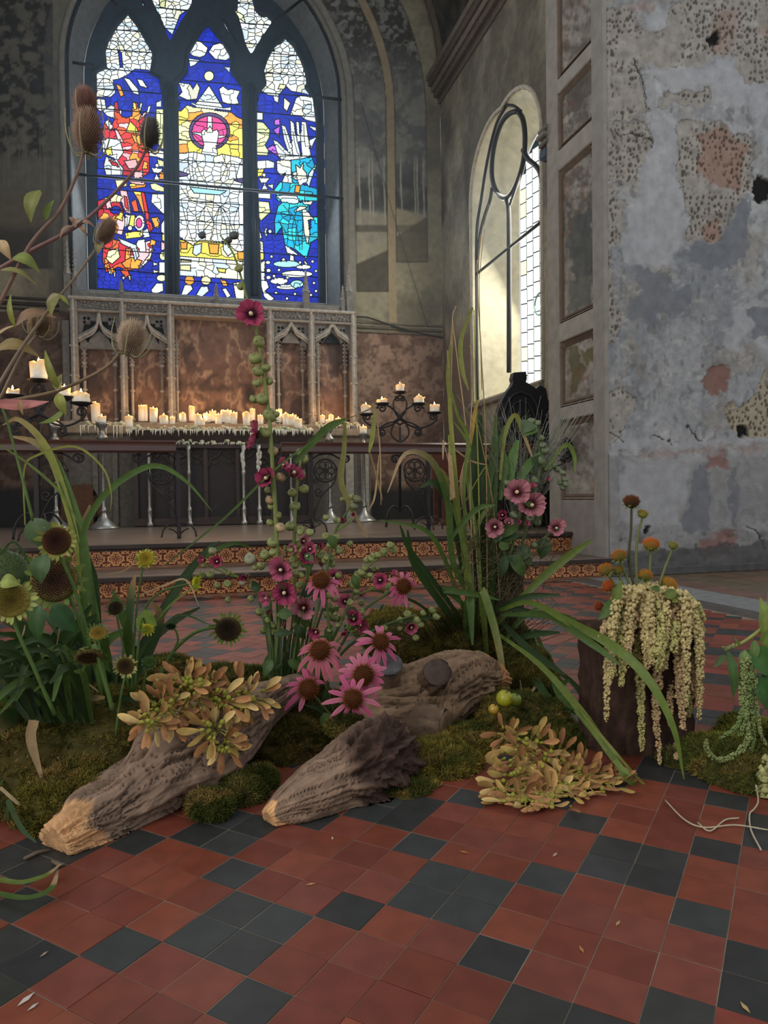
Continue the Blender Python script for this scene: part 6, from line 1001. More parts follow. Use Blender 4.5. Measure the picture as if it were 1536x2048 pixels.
# ---- sunflower seed heads on the left
def sunflower(label, px, py, Y, r, face, stem, col=srgb(58, 34, 24), ring=srgb(120, 104, 44), sepal=GL, yellow=None, ry=None, nsep=22, scol=GM, tiny=False):
    m = mpp(Y); c = PY(px, py, Y); R = r * m; f = (RT * face[0] + UP * face[1] - FW * face[2]).normalized(); x, y, z = frame_of(f); t = thing('sunflower', PY(stem[-1][0], stem[-1][1], stem[-1][2] if len(stem[-1]) > 2 else Y), label, 'sunflower', 'sunflower heads on the left'); rg_ = random.Random(int(px * 7 + py))
    stalk(t, [(px, py, Y + .02)] + stem, Y, None, 3.2 if not tiny else 2, 4.2 if not tiny else 2.4, scol); b = MB(); b.lathe([(R * .25, -R * .42), (R * .85, -R * .28), (R * 1.0, -.02 * R), (R * .9, R * .14), (R * .5, R * .12), (.002, R * .05)], c, 24, [GM, GM, ring, ring, col, shade(col, .7)], f); hd = b.build('seed_head', M_matte, t); sd = MB(); n = 260
    for k in range(n):
        q = math.sqrt((k + .5) / n) * .93; a = k * 2.39996; p = c + (x * math.cos(a) + y * math.sin(a)) * (q * R) + z * (R * (.06 + .10 * q)); w_ = R * .048; cc = shade(ring if q > .72 else col, rg_.uniform(.6, 1.5)); sd.add([p + x * w_, p + y * w_, p - x * w_, p - y * w_, p + z * w_ * 2.0], [(0, 1, 4), (1, 2, 4), (2, 3, 4), (3, 0, 4)], [shade(cc, .6)] * 4 + [shade(cc, 1.3)])
    sd.build('florets', M_matte, hd, False, 'stuff')
    for k in range(nsep):
        a = k / nsep * 6.283 + rg_.uniform(-.12, .12); o = x * math.cos(a) + y * math.sin(a); L = R * rg_.uniform(.4, .8); wv = R * .13; A = c + o * R * .93; tn = o.cross(z); B = A + o * L * .8 + z * L * rg_.uniform(-.1, .7); mid = A.lerp(B, .5) + o * L * .15; cc = shade(yellow if yellow and k % 2 == 0 else sepal, rg_.uniform(.8, 1.25)); s_ = MB(); s_.add([A - tn * wv, A + tn * wv, mid + tn * wv * .8, mid - tn * wv * .8, B], [(0, 1, 2, 3), (3, 2, 4)], cc); s_.build('sepal', M_leaf, hd)
    return t
s = sunflower('dark brown sunflower head topmost at left with fringe of green sepals', 113, 1082, 2.15, 27, (.15, .1, 1), [(125, 1120), (150, 1180), (175, 1270), (205, 1400)], srgb(52, 26, 18), srgb(84, 56, 30), GY)
ovate(s, (65, 1036), (98, 1100), 24, 2.17, srgb(72, 92, 56), None, .1); stalk(s, [(66, 1042, 2.17), (52, 985, 2.17), (35, 920, 2.2), (10, 830, 2.2), (-20, 770, 2.2)], 2.17, None, 3, 2, GM, 'leaf_stalk')
s = sunflower('large bronze sunflower head below the topmost one', 108, 1160, 2.18, 42, (.25, .1, .9), [(140, 1200), (170, 1270), (215, 1400)], srgb(66, 44, 30), srgb(104, 90, 50), GL); ovate(s, (92, 1108), (82, 1168), 20, 2.1, srgb(66, 90, 54), None, .2); ovate(s, (80, 1210), (78, 1282), 17, 2.1, srgb(58, 88, 46)); ovate(s, (106, 1208), (152, 1265), 20, 2.1, srgb(56, 92, 50), None, .1); ovate(s, (62, 1190), (66, 1250), 10, 2.12, GM)
s = sunflower('pale yellow-green sunflower head at the left edge', 22, 1200, 2.0, 33, (.3, .2, .9), [(30, 1250), (70, 1340), (110, 1430)], srgb(96, 84, 30), srgb(136, 124, 60), srgb(150, 156, 84)); ovate(s, (0, 1165), (40, 1170), 14, 2.0, srgb(146, 158, 78), None, .35)
sunflower('dark sunflower head arching right on a bare stem', 456, 1258, 2.4, 26, (.15, -.25, 1), [(425, 1255), (385, 1268), (345, 1305), (318, 1355), (285, 1410)], srgb(44, 34, 24), srgb(70, 58, 34), GL)
s = sunflower('nodding sunflower head seen sideways above the left moss', 178, 1312, 1.92, 27, (.2, -.75, .6), [(190, 1290), (200, 1330), (215, 1380), (225, 1420)], srgb(60, 44, 26), srgb(96, 86, 46), GM)
sunflower('small brown sunflower with pale fringe beside the nodding head', 251, 1332, 1.94, 17, (.05, .0, 1), [(250, 1352), (240, 1400), (232, 1470)], srgb(58, 40, 22), srgb(84, 74, 36), srgb(160, 152, 92), nsep=26, tiny=True)
sunflower('small dark sunflower bud in the middle of the left leaves', 231, 1216, 2.3, 14, (.05, .4, .9), [(236, 1245), (248, 1300), (258, 1390)], srgb(52, 40, 28), srgb(66, 56, 34), GM, tiny=True)
sunflower('yellow fluffy sunflower opening over the tiled step', 292, 1117, 2.35, 15, (.2, .25, .9), [(285, 1140), (275, 1200), (268, 1290), (262, 1400)], srgb(150, 130, 40), srgb(170, 156, 50), GL, srgb(186, 172, 48), tiny=True, nsep=26)
sunflower('bright yellow sunflower bud pointing right by the step', 392, 1166, 2.4, 12, (.95, .05, .35), [(360, 1172), (320, 1185), (290, 1220), (270, 1330)], srgb(170, 170, 40), srgb(190, 190, 50), GL, srgb(206, 196, 44), tiny=True, nsep=30)
sunflower('ochre sunflower just above the nodding head', 196, 1266, 1.97, 16, (.2, .65, .6), [(200, 1300), (212, 1360), (222, 1420)], srgb(120, 98, 34), srgb(140, 118, 46), GM, tiny=True)
s = sunflower('closed sunflower bud with yellow petals under a lime leaf', 294, 1258, 2.25, 11, (.1, -.3, .9), [(285, 1235), (278, 1280), (268, 1390)], srgb(150, 150, 44), srgb(170, 168, 60), srgb(182, 178, 60), srgb(196, 186, 60), tiny=True); ovate(s, (272, 1238), (314, 1250), 22, 2.27, srgb(112, 136, 48), None, .1)
sunflower('curled green sunflower bud beyond the small brown one', 298, 1325, 2.3, 11, (.2, .2, .9), [(292, 1345), (285, 1390), (280, 1420)], GM, GM, srgb(76, 100, 60), tiny=True, nsep=26)
sunflower('dark green hanging bud on a curved stalk', 342, 1252, 2.35, 9, (.1, -.6, .7), [(352, 1262), (356, 1280), (350, 1296), (346, 1310)], srgb(44, 58, 36), GD, GD, tiny=True, nsep=14)
# ---- sword leaves on the left
t = thing('sword_leaf_clump', PY(130, 1430, 2.45), 'clump of dark green sword-shaped leaves at the left', 'leaves'); rg = random.Random(4)
for (P, w_, c, Yb) in (([(230, 1420), (185, 1200), (160, 1060), (112, 930), (70, 885), (20, 872)], 9, GM, 2.5), ([(220, 1420), (170, 1180), (140, 1030), (95, 900), (40, 840), (5, 850)], 7, GY, 2.5), ([(180, 1400), (172, 1200), (165, 1080), (200, 1000), (262, 948), (318, 932), (375, 965), (424, 1022)], 6, GM, 2.4), ([(200, 1400), (190, 1180), (160, 1080), (180, 1010)], 9, GD, 2.5), ([(180, 1420), (172, 1260), (162, 1120), (152, 1060)], 8, GM, 2.5), ([(200, 1420), (185, 1300), (172, 1160), (168, 1090)], 7, GD, 2.5),
  ([(220, 1410), (300, 1260), (370, 1150), (425, 1085)], 7, GD, 2.6), ([(230, 1410), (290, 1290), (350, 1190), (410, 1105), (440, 1082)], 6, GD, 2.7), ([(240, 1400), (320, 1240), (390, 1130), (460, 1088), (505, 1095)], 6, GM, 2.7), ([(250, 1400), (255, 1280), (262, 1190), (270, 1150)], 8, GD, 2.5), ([(240, 1410), (290, 1300), (345, 1245), (400, 1215)], 8, GD, 2.6), ([(250, 1380), (262, 1290), (240, 1220), (225, 1180)], 8, GM, 2.4), ([(240, 1400), (285, 1330), (320, 1240), (300, 1200)], 9, GD, 2.4),
  ([(150, 1400), (60, 1270), (0, 1210)], 11, GD, 2.4), ([(160, 1420), (90, 1300), (20, 1240), (-30, 1230)], 10, GD, 2.3), ([(170, 1430), (110, 1330), (40, 1290), (-20, 1300)], 11, GD, 2.2), ([(180, 1430), (90, 1360), (20, 1340), (-30, 1360)], 9, GM, 2.2), ([(170, 1440), (120, 1380), (50, 1370), (-10, 1400)], 8, GD, 2.2), ([(190, 1430), (150, 1330), (100, 1280), (60, 1270)], 9, GD, 2.3), ([(200, 1430), (160, 1350), (120, 1310), (80, 1310)], 8, GM, 2.2), ([(200, 1430), (140, 1290), (90, 1230)], 10, GD, 2.5), ([(210, 1430), (180, 1320), (150, 1260), (120, 1230)], 10, GD, 2.5),
  ([(60, 1240), (48, 1330), (60, 1410), (70, 1445)], 9, srgb(84, 108, 50), 2.1), ([(175, 1400), (130, 1420), (98, 1480), (90, 1540)], 12, GM, 2.1), ([(130, 1400), (60, 1440), (20, 1510), (-10, 1580)], 14, GM, 2.0), ([(120, 1410), (30, 1430), (-30, 1480)], 14, GD, 2.0), ([(150, 1420), (70, 1400), (0, 1400)], 10, GM, 2.1), ([(100, 1430), (40, 1470), (10, 1560), (15, 1640)], 7, GD, 1.95), ([(160, 1430), (230, 1400), (290, 1400)], 7, GD, 2.2), ([(120, 1440), (150, 1400), (210, 1395)], 8, GM, 2.1)):
    blade(t, P, 2.42, Yb, w_, c, tipcol=(DRY if rg.random() < .25 else None))
for k in range(26):
    x0 = rg.uniform(60, 260); a = rg.uniform(-.9, .5); L = rg.uniform(120, 240); blade(t, [(x0, 1430), (x0 + a * L * .4, 1430 - L * .6), (x0 + a * L * 1.1, 1430 - L * rg.uniform(.55, 1.0))], 2.5, 2.4 + rg.uniform(-.2, .3), rg.uniform(6, 11), rg.choice((GD, GD, shade(GD, .8), GM)))
for k in range(40):
    x0 = rg.uniform(60, 190); a = rg.uniform(-1.3, -.1); L = rg.uniform(130, 260); y1 = 1440 - L * rg.uniform(.25, .75); blade(t, [(x0, 1445), (x0 + a * L * .45, 1445 - L * rg.uniform(.45, .7)), (x0 + a * L * 1.05, y1 + rg.uniform(0, 60))], 2.12, 2.0 + rg.uniform(-.08, .2), rg.uniform(4.5, 8), rg.choice((GD, GD, GM, shade(GD, .8))))
t = thing('straw_tuft', PY(150, 1400, 2.3), 'thin arching grass stems and dry straws in the left clump', 'grass')
for P, w_, c in (([(50, 1050), (48, 940), (75, 910), (150, 893), (205, 935), (222, 985), (221, 1022)], 2.2, GY), ([(0, 890), (60, 930), (120, 985), (165, 1060)], 2.5, GL), ([(0, 1110), (30, 1085), (70, 1140), (130, 1190)], 2.5, GD), ([(110, 1310), (130, 1200), (150, 1150)], 1.6, DRY), ([(0, 1340), (60, 1330), (125, 1310)], 1.5, PDRY), ([(75, 1290), (110, 1330), (105, 1370), (125, 1395)], 2, PDRY), ([(190, 1270), (200, 1380), (215, 1430)], 1.5, DRY), ([(20, 1340), (45, 1270), (50, 1250)], 1.5, PDRY), ([(150, 1350), (180, 1370), (205, 1390)], 1.6, PDRY), ([(280, 1190), (330, 1170), (372, 1160), (398, 1212)], 2, PDRY), ([(210, 1150), (250, 1140), (272, 1120)], 1.5, PDRY), ([(280, 1300), (340, 1240), (370, 1230), (420, 1250)], 2.2, GD), ([(300, 1260), (340, 1210), (400, 1165)], 2, GL)): blade(t, P, 2.3, None, w_, c)
for lab, P, Y, w_, c in (('dry curled leaf hanging over the left moss', [(68, 1440), (62, 1480), (85, 1560)], 2.0, 9, PDRY), ('pale straw lying at the foot of the left moss', [(0, 1575), (40, 1610), (78, 1640)], 1.95, 3, srgb(190, 170, 126)), ('green blade running down to the log tip', [(15, 1600), (42, 1655), (72, 1685)], 1.8, 4.5, srgb(74, 96, 62))):
    b = MB(); pts = path(P, Y); pts = [Vector((p.x, p.y, max(p.z, .004))) for p in pts]; b.ribbon(pts, taper(len(pts), w_ * mpp(Y), w_ * mpp(Y), .0006), c); tag(b.build('fallen_leaf', M_leaf), lab, 'leaf')
for lab, P, w_, c in (('upper green blade curling across the tiles at lower left', [(-20, 1757), (40, 1766), (90, 1752), (122, 1728)], 8, GL), ('lower green blade on the tiles at lower left', [(-20, 1785), (50, 1797), (100, 1780), (116, 1740)], 8, GM)):
    pts = smooth_path([PZ(x, y, .012 + .012 * (i in (1, 2))) for i, (x, y) in enumerate(P)], 5); b = MB(); b.ribbon(pts, taper(len(pts), .008, .010, .001), [c if i < len(pts) * .75 else PDRY for i in range(len(pts))], (0, 0, 1), .2); tag(b.build('fallen_leaf', M_leaf), lab, 'leaf')
for lab, P in (('broken twig beside the tan log end', [(48, 1718), (75, 1705), (100, 1700)]), ('green bud on a fleck of twig below the log end', [(105, 1722), (118, 1730), (130, 1728)])): b = MB(); b.tube([PZ(x, y, .006) for x, y in P], [.004, .005, .003], 6, srgb(96, 84, 70)); tag(b.build('twig', M_stem), lab, 'twig')
ft = tag(MB().ball(PY(10, 1160, 2.7), (.09, .07, .1), srgb(66, 84, 44), 12, 8).build('feathery_umbel', M_leaf), 'rounded feathery green seed head at the left edge', 'seed head'); b = MB(); rg = random.Random(9); c = PY(10, 1160, 2.7)
for k in range(900): d = Vector((rg.gauss(0, 1), rg.gauss(0, 1), rg.gauss(0, 1))).normalized(); p = c + Vector((d.x * .1, d.y * .08, d.z * .11)) * rg.uniform(.7, 1.0); q = p + d * .02; b.add([p + Vector((.002, 0, 0)), p - Vector((.002, 0, 0)), q], [(0, 1, 2)], shade(srgb(86, 106, 56), rg.uniform(.6, 1.4)))
b.build('fronds', M_leaf, ft, False, 'stuff')
# ---- hollyhocks
def petal_mesh(dia, col, throat, depth, ruffle, seed):
    """one of five overlapping petals of a hollyhock cup, unit size"""
    rg_ = random.Random(seed); b = MB(); nr, na = 7, 9; V = []; C = []
    for i in range(nr):
        t = i / (nr - 1); half = .78 * (1 - .1 * t)
        for j in range(na):
            a = (j / (na - 1) * 2 - 1) * half; edge = abs(j / (na - 1) * 2 - 1); r = .06 + t * (.98 - .16 * edge ** 2 * t + .05 * t * math.sin(j * 2.6 + seed * 2)); z = depth * (t ** 1.5) - .02 + ruffle * t * t * math.sin(j * 2.2 + seed) + .05 * t * edge; V.append((r * math.cos(a), r * math.sin(a), z)); m = max(0, min(1, (t - .26 - .10 * (j % 2)) / .32)); vein = (1 - .16 * (j % 2)) * (1 - .22 * edge); C.append([(throat[q] * (1 - m) + col[q] * m * (.86 + .3 * t)) * vein for q in range(3)])
    b.add(V, [(i * na + j, i * na + j + 1, (i + 1) * na + j + 1, (i + 1) * na + j) for i in range(nr - 1) for j in range(na - 1)], C); o = b.build('petal', M_petal); me = o.data; bpy.data.objects.remove(o); return me
HP = {}
for k, (c, th) in {'rose': ((190, 96, 124), (64, 14, 30)), 'deep': ((178, 70, 106), (52, 8, 28)), 'pale': ((198, 130, 140), (92, 20, 38)), 'wine': ((152, 62, 86), (50, 8, 24))}.items(): HP[k] = {d: [petal_mesh(1, srgb(*c), srgb(*th), dp, .19, s) for s in range(3)] for d, dp in (('open', .38), ('cup', .95), ('bud', 2.2))}
M_throat = mat('throat', .7, .1, 40, .1)
def bloom(parent, px, py, Y, r, face, kind='rose', form='open', seed=0, stamen=(214, 200, 160)):
    c = PY(px, py, Y); R = r * mpp(Y); f = (RT * face[0] + UP * face[1] - FW * face[2]).normalized(); x, y, z = frame_of(f); rg_ = random.Random(seed + int(px)); b = MB(); c0 = c - z * R * .3
    b.lathe([(R * .10, -.10 * R), (R * .2, .0), (R * .13, R * .10), (.001, R * .12)], c0, 10, [GM, srgb(66, 18, 30), srgb(66, 18, 30), srgb(66, 18, 30)], f); b.tube([c0, c0 + z * R * .22, c0 + z * R * .44], [R * .07, R * .15, R * .12], 7, srgb(*stamen)); fl_ = b.build('flower', M_throat, parent)
    s0 = 1.0 if form == 'open' else (.8 if form == 'cup' else .55)
    for k in range(5):
        a = k * 2 * math.pi / 5 + rg_.uniform(-.12, .12); o = link('petal', rg_.choice(HP[kind][form])); s = R * s0 * rg_.uniform(.84, 1.14); ux, uy = x * math.cos(a) + y * math.sin(a), y * math.cos(a) - x * math.sin(a); ux = (ux + z * rg_.uniform(-.25, .3)).normalized(); M_ = Matrix((ux * s, uy * s, z * s)).transposed().to_4x4(); M_.translation = c0 + z * (R * .01 * k); o.parent = fl_; fix(o, fl_, M_)
    cal = MB()
    for k in range(6): a = k * 1.047; o = x * math.cos(a) + y * math.sin(a); q = c0 - z * R * .12; cal.add([q, q + o * R * .22 + o.cross(z) * R * .12, q + o * R * .5 + z * R * .12, q + o * R * .22 - o.cross(z) * R * .12], [(0, 1, 2, 3)], srgb(120, 132, 84))
    cal.build('calyx', M_leaf, fl_); return fl_
def fix(o, parent, Mw):
    """Mw is meant in world space; the parents carry no rotation"""
    off = Vector(); p = parent
    while p is not None: off += p.matrix_parent_inverse.translation + p.location; p = p.parent
    o.matrix_parent_inverse = Matrix.Translation(-off); o.matrix_basis = Mw
def buds(parent, L, Y, r=8, col=(150, 156, 96), name='seed_pod'):
    for (px, py, *q) in L:
        rr = (q[0] if q else r) * mpp(Y); c = PY(px, py, Y + rnd.uniform(-.02, .02)); b = MB(); cc = srgb(*col) if len(q) < 2 else srgb(*q[1]); ax = Vector((rnd.uniform(-.6, .6), -.5, rnd.uniform(.2, 1))).normalized(); n = 10; prof = [(.1, -.8), (.7, -.65), (1, -.1), (.85, .4), (.35, .62), (.08, .5)]
        b.lathe([(u * rr, v * rr) for u, v in prof], c, n, [shade(cc, g) for g in (.7, .85, 1, 1.05, .9, .6)], ax); x, y, z = frame_of(ax)
        for k in range(5): a = k * 1.2566 + rnd.uniform(-.2, .2); o = x * math.cos(a) + y * math.sin(a); tn = o.cross(z); p = c - z * rr * .5 + o * rr * .7; b.add([p - tn * rr * .45, p + tn * rr * .45, p + o * rr * .5 + z * rr * 1.0], [(0, 1, 2)], shade(srgb(156, 164, 108), rnd.uniform(.7, 1.15)))
        b.build(name, M_leaf, parent)
YH = 2.5
H1 = thing('hollyhock', PY(548, 1360, YH), 'tallest hollyhock stem rising in front of the stained glass', 'hollyhock'); stalk(H1, [(552, 1365), (556, 1200), (552, 1050), (545, 930), (538, 830), (526, 740), (512, 660), (492, 590), (468, 510), (440, 470)], YH, None, 6, 1.6, srgb(112, 124, 66))
bloom(H1, 502, 627, YH - .03, 29, (-.1, .1, 1), 'deep', 'open', 1); bloom(H1, 505, 870, YH, 32, (-.95, .1, .3), 'wine', 'open', 2); bloom(H1, 532, 956, YH - .03, 27, (-.3, .1, .9), 'deep', 'cup', 3); bloom(H1, 566, 930, YH, 16, (.5, .5, .6), 'rose', 'cup', 4); bloom(H1, 588, 945, YH, 24, (.5, .75, .3), 'wine', 'open', 5)
buds(H1, [(518, 683, 13), (510, 716, 14), (516, 742, 12), (532, 735, 10), (515, 765, 11), (538, 762, 9), (508, 798, 10), (524, 798, 13), (540, 830, 16), (552, 828, 8), (530, 865, 13), (546, 902, 11, (190, 160, 120)), (562, 954, 11, (190, 160, 120)), (540, 1000, 10, (184, 152, 116)), (543, 1012, 9), (560, 1055, 11, (196, 172, 132)), (540, 1045, 8), (556, 1030, 8), (482, 572, 9), (478, 536, 9), (468, 470, 10, (90, 94, 96)), (457, 480, 8, (90, 94, 96)), (404, 470, 8, (86, 88, 92)), (545, 1085, 12), (535, 980, 7)], YH)
H2 = thing('hollyhock', PY(600, 1350, YH + .06), 'second hollyhock stem with seed pods right of the tallest', 'hollyhock'); stalk(H2, [(600, 1350), (590, 1200), (588, 1090), (592, 1000), (600, 930), (606, 900)], YH + .06, None, 5, 2.5, srgb(112, 122, 72)); buds(H2, [(606, 918, 12), (600, 950, 12), (585, 985, 10), (608, 978, 11), (590, 1012, 12), (580, 1052, 11), (600, 1060, 10), (592, 1090, 11), (600, 905, 9)], YH + .06); bloom(H2, 607, 1082, YH, 17, (.6, .0, .6), 'pale', 'cup', 6)
HOL = [('low hollyhock with two big magenta blooms left of centre', [(545, 1360), (556, 1270), (562, 1190), (566, 1120), (570, 1090)], [(561, 1140, 25, (-.15, .15, 1), 'rose', 'open'), (568, 1186, 27, (.0, -.1, 1), 'deep', 'open'), (532, 1196, 20, (-.5, -.2, .6), 'rose', 'cup')], [(545, 1105), (580, 1100, 7), (520, 1130, 7), (575, 1225, 7), (590, 1145, 8), (602, 1150, 8)]),
 ('hollyhock with a pale dark-eyed bloom in the centre', [(575, 1360), (590, 1290), (602, 1230), (612, 1180)], [(607, 1216, 23, (-.05, .0, 1), 'pale', 'open'), (614, 1112, 17, (.3, .2, .8), 'wine', 'open')], [(600, 1170, 9), (640, 1150, 8), (660, 1190, 9), (655, 1230, 8), (628, 1270, 7)]),
 ('hollyhock with a round rose bloom above the echinaceas', [(590, 1365), (620, 1290), (645, 1220), (664, 1165)], [(668, 1156, 19, (.05, .1, 1), 'rose', 'open'), (690, 1203, 16, (-.1, .1, 1), 'rose', 'open'), (643, 1128, 12, (.1, .2, .9), 'pale', 'bud'), (722, 1188, 12, (.4, .2, .6), 'pale', 'cup')], [(668, 1235, 10), (656, 1210, 8), (670, 1218, 9), (640, 1110, 8)]),
 ('hollyhock with a crimson double bloom right of centre', [(600, 1365), (650, 1310), (690, 1260), (710, 1220)], [(707, 1238, 21, (.0, .3, .9), 'deep', 'cup'), (720, 1250, 20, (.6, -.1, .5), 'wine', 'cup'), (690, 1262, 14, (-.2, -.4, .8), 'wine', 'bud'), (632, 1264, 17, (-.3, -.3, .8), 'deep', 'cup'), (705, 1230, 12, (0, .5, .8), 'rose', 'bud')], [(700, 1205, 8), (740, 1150, 6)]),
 ('hollyhock spray of green pods arching up to the right step', [(610, 1360), (660, 1290), (705, 1190), (730, 1140), (765, 1110), (790, 1090)], [(760, 1160, 17, (-.2, .2, .9), 'deep', 'open'), (785, 1150, 12, (.5, .5, .5), 'rose', 'bud')], [(708, 1170, 9), (714, 1155, 9), (722, 1145, 9), (730, 1135, 8), (742, 1118, 9), (748, 1112, 9), (756, 1110, 8), (768, 1102, 8), (780, 1090, 8), (788, 1100, 8), (712, 1182, 7), (732, 1120, 7)]),
 ('leaning hollyhock with closed mauve bud over the back moss', [(640, 1360), (700, 1290), (760, 1255), (800, 1240), (830, 1230)], [(823, 1255, 19, (.1, -.3, .9), 'rose', 'cup')], [(815, 1228, 9), (835, 1240, 8), (842, 1250, 7), (800, 1240, 7), (770, 1256, 6), (846, 1226, 7)]),
 ('slender hollyhock with round crimson buds by the candlestick', [(600, 1350), (640, 1200), (660, 1110), (672, 1060), (690, 1030), (710, 1000)], [(685, 1043, 11, (.1, .2, .9), 'wine', 'bud'), (707, 1026, 8, (0, -.5, .8), 'wine', 'bud')], [(715, 998, 10, (120, 124, 92)), (708, 1012, 9, (124, 126, 96)), (672, 1075, 8), (660, 1090, 8), (652, 1035, 7), (668, 1085, 7)]),
 ('hollyhock with pink half-open blooms low in front of the step', [(560, 1350), (588, 1240), (620, 1140), (640, 1100)], [(584, 1098, 13, (.2, .2, .8), 'pale', 'cup'), (620, 1098, 16, (.2, .3, .8), 'rose', 'cup'), (638, 1092, 11, (.4, .2, .7), 'wine', 'bud')], [(650, 1120, 9), (662, 1115, 9), (640, 1112, 9), (630, 1095, 8), (665, 1128, 8), (648, 1108, 8), (585, 1120, 8), (600, 1065, 7), (620, 1065, 9)]),
 ('wispy hollyhock with drooping dark bud left of the group', [(545, 1370), (535, 1280), (520, 1210), (500, 1160)], [(492, 1152, 15, (-.2, -.2, .9), 'wine', 'bud'), (434, 1123, 14, (.0, .1, 1), 'deep', 'cup'), (406, 1120, 13, (-.6, .1, .6), 'wine', 'cup')], [(500, 1118, 13, (160, 158, 130)), (425, 1102, 9, (150, 150, 110)), (456, 1168, 8), (456, 1145, 7), (530, 1110, 11), (522, 1132, 9), (456, 1200, 7), (485, 1165, 8, (170, 160, 140))]),
 ('short hollyhock with a small dark bud low on the left', [(555, 1370), (548, 1310), (540, 1260), (538, 1225)], [(538, 1225, 11, (0, .2, .9), 'wine', 'bud'), (566, 1248, 8, (0, 0, 1), 'rose', 'bud')], [(560, 1230, 7), (545, 1250, 8), (560, 1270, 7), (535, 1240, 7)])]
for k, (lab, st, bl, bd) in enumerate(HOL):
    Y = YH - .05 + (k % 3) * .05; h = thing('hollyhock', PY(st[0][0], st[0][1], Y), lab, 'hollyhock'); stalk(h, st, Y, None, 3.6, 2., rnd.choice((srgb(86, 102, 56), srgb(100, 112, 62), srgb(74, 90, 50))))
    for q, B in enumerate(bl):
        bloom(h, B[0], B[1], Y - .03, B[2], B[3], B[4], B[5], k * 10 + q); d = min(st, key=lambda s: abs(s[0] - B[0]) + abs(s[1] - B[1] - 30))
        if abs(d[0] - B[0]) + abs(d[1] - B[1]) > 25: stalk(h, [(d[0], d[1]), ((d[0] + B[0]) / 2, (d[1] + B[1]) / 2 + 8), (B[0], B[1] + 4)], Y, None, 2, 1.6, GL, 'side_stalk')
    buds(h, bd, Y)
    rb = random.Random(900 + k); buds(h, [(B[0] + rb.uniform(-34, 34), B[1] + rb.uniform(-22, 30), rb.uniform(5, 9.5)) for B in (bl + bd)[:8]], Y + .03, 7, (146, 152, 92))
    for q in range(3): s0 = st[min(q, len(st) - 2)]; ovate(h, (s0[0], s0[1] - 40), (s0[0] + rnd.uniform(-40, 40), s0[1] - 40 + rnd.uniform(-10, 40)), rnd.uniform(8, 14), Y - .02, rnd.choice((GM, GD, srgb(78, 104, 58))))
t = thing('stem_bundle', PY(560, 1370, YH), 'dense bundle of cut green stems at the hollyhock foot', 'stems'); rg = random.Random(6)
for k in range(22): x = 535 + k * 3.6 + rg.uniform(-4, 4); stalk(t, [(x * .9 + 55, 1380), (x + rg.uniform(-6, 6), 1310), (x + (x - 565) * .5 + rg.uniform(-10, 10), 1230 - rg.uniform(0, 40))], YH + rg.uniform(-.06, .08), None, 2.6, 1.8, rg.choice((GD, GM, srgb(74, 92, 54))))
# ---- pink echinaceas
PKS = [srgb(206, 104, 140), srgb(196, 92, 130), srgb(210, 122, 146)]
def echinacea(lab, px, py, Y, r, face, stem, npet=14, droop=.35, cone=(74, 40, 16), top=(150, 84, 24), pl=(.6, 1.1), pk=None, skip=()):
    c = PY(px, py, Y); R = r * mpp(Y); f = (RT * face[0] + UP * face[1] - FW * face[2]).normalized(); x, y, z = frame_of(f); t = thing('echinacea', PY(stem[-1][0], stem[-1][1], Y + .1), lab, 'echinacea', 'pink echinaceas'); stalk(t, [(px, py, Y + .015)] + stem, Y + .04, Y + .1, 3, 3.4, srgb(84, 98, 54)); rg_ = random.Random(int(px)); b = MB(); b.ball(c + z * R * .15, (R, R, R * .72), srgb(*cone), 14, 8, f); spikes(b, c + z * R * .15, (R * .97, R * .7), f, 200, R * .5, srgb(*cone), .16, int(py), srgb(*top), .62); cn = b.build('cone', M_matte, t)
    for k in range(npet):
        if k in skip: continue
        a = k / npet * 6.283 + rg_.uniform(-.15, .15); o = x * math.cos(a) + y * math.sin(a); tn = o.cross(z); L = R * 2.25 * rg_.uniform(*pl); wv = R * .30; dr = droop * rg_.uniform(.6, 1.3); col = pk or rg_.choice(PKS); p_ = MB(); V = []; C = []
        g_ = (Vector((0, 0, -1)) * .55 - z * .45)
        for i in range(7):
            u = i / 6; q = c + o * (R * .8 + L * u * (1 - .25 * dr * u)) + g_ * (L * dr * u * u); wd = wv * math.sin(math.pi * (.12 + .80 * u)) ** .7 * (1 if i < 6 else .55)
            for s in (-1, 0, 1): V.append(q + tn * (s * wd) - z * (.18 * wd * abs(s))); C.append(shade(col, (.80 if s == 0 else 1.0) * (.85 + .25 * u)))
        p_.add(V, [(3 * i + s, 3 * i + s + 1, 3 * i + s + 4, 3 * i + s + 3) for i in range(6) for s in (0, 1)], C); p_.build('petal', M_petal, t)
    return t
echinacea('pink echinacea with orange cone, highest on the right', 806, 1172, 2.45, 15, (.35, .0, .9), [(770, 1190), (720, 1230), (660, 1330)], 13, .5, skip=(5, 6))
echinacea('drooping pink echinacea in the middle with dark cone', 643, 1163, 2.4, 17, (0, .55, .7), [(652, 1200), (662, 1290), (664, 1300)], 11, .9, pl=(.6, .9))
echinacea('wide pink echinacea with rusty cone beside the back moss', 760, 1284, 2.3, 16, (.25, .35, .85), [(735, 1300), (700, 1330), (680, 1370)], 13, .45, pl=(.8, 1.35))
echinacea('drooping coral echinacea with large dark cone', 640, 1302, 2.25, 19, (-.05, .45, .8), [(645, 1340), (660, 1400), (670, 1440)], 17, .95, pk=srgb(200, 112, 126), pl=(.8, 1.15))
echinacea('full pink echinacea facing front above the right log', 726, 1350, 2.15, 19, (.1, .15, 1), [(715, 1380), (700, 1420), (690, 1450)], 18, .3, pl=(.75, 1.1))
echinacea('pink echinacea on the left turned to the right', 616, 1378, 2.2, 18, (.2, .35, .8), [(635, 1400), (660, 1430), (680, 1450)], 12, .7, skip=(3, 4, 5, 6), pl=(.7, 1.2))
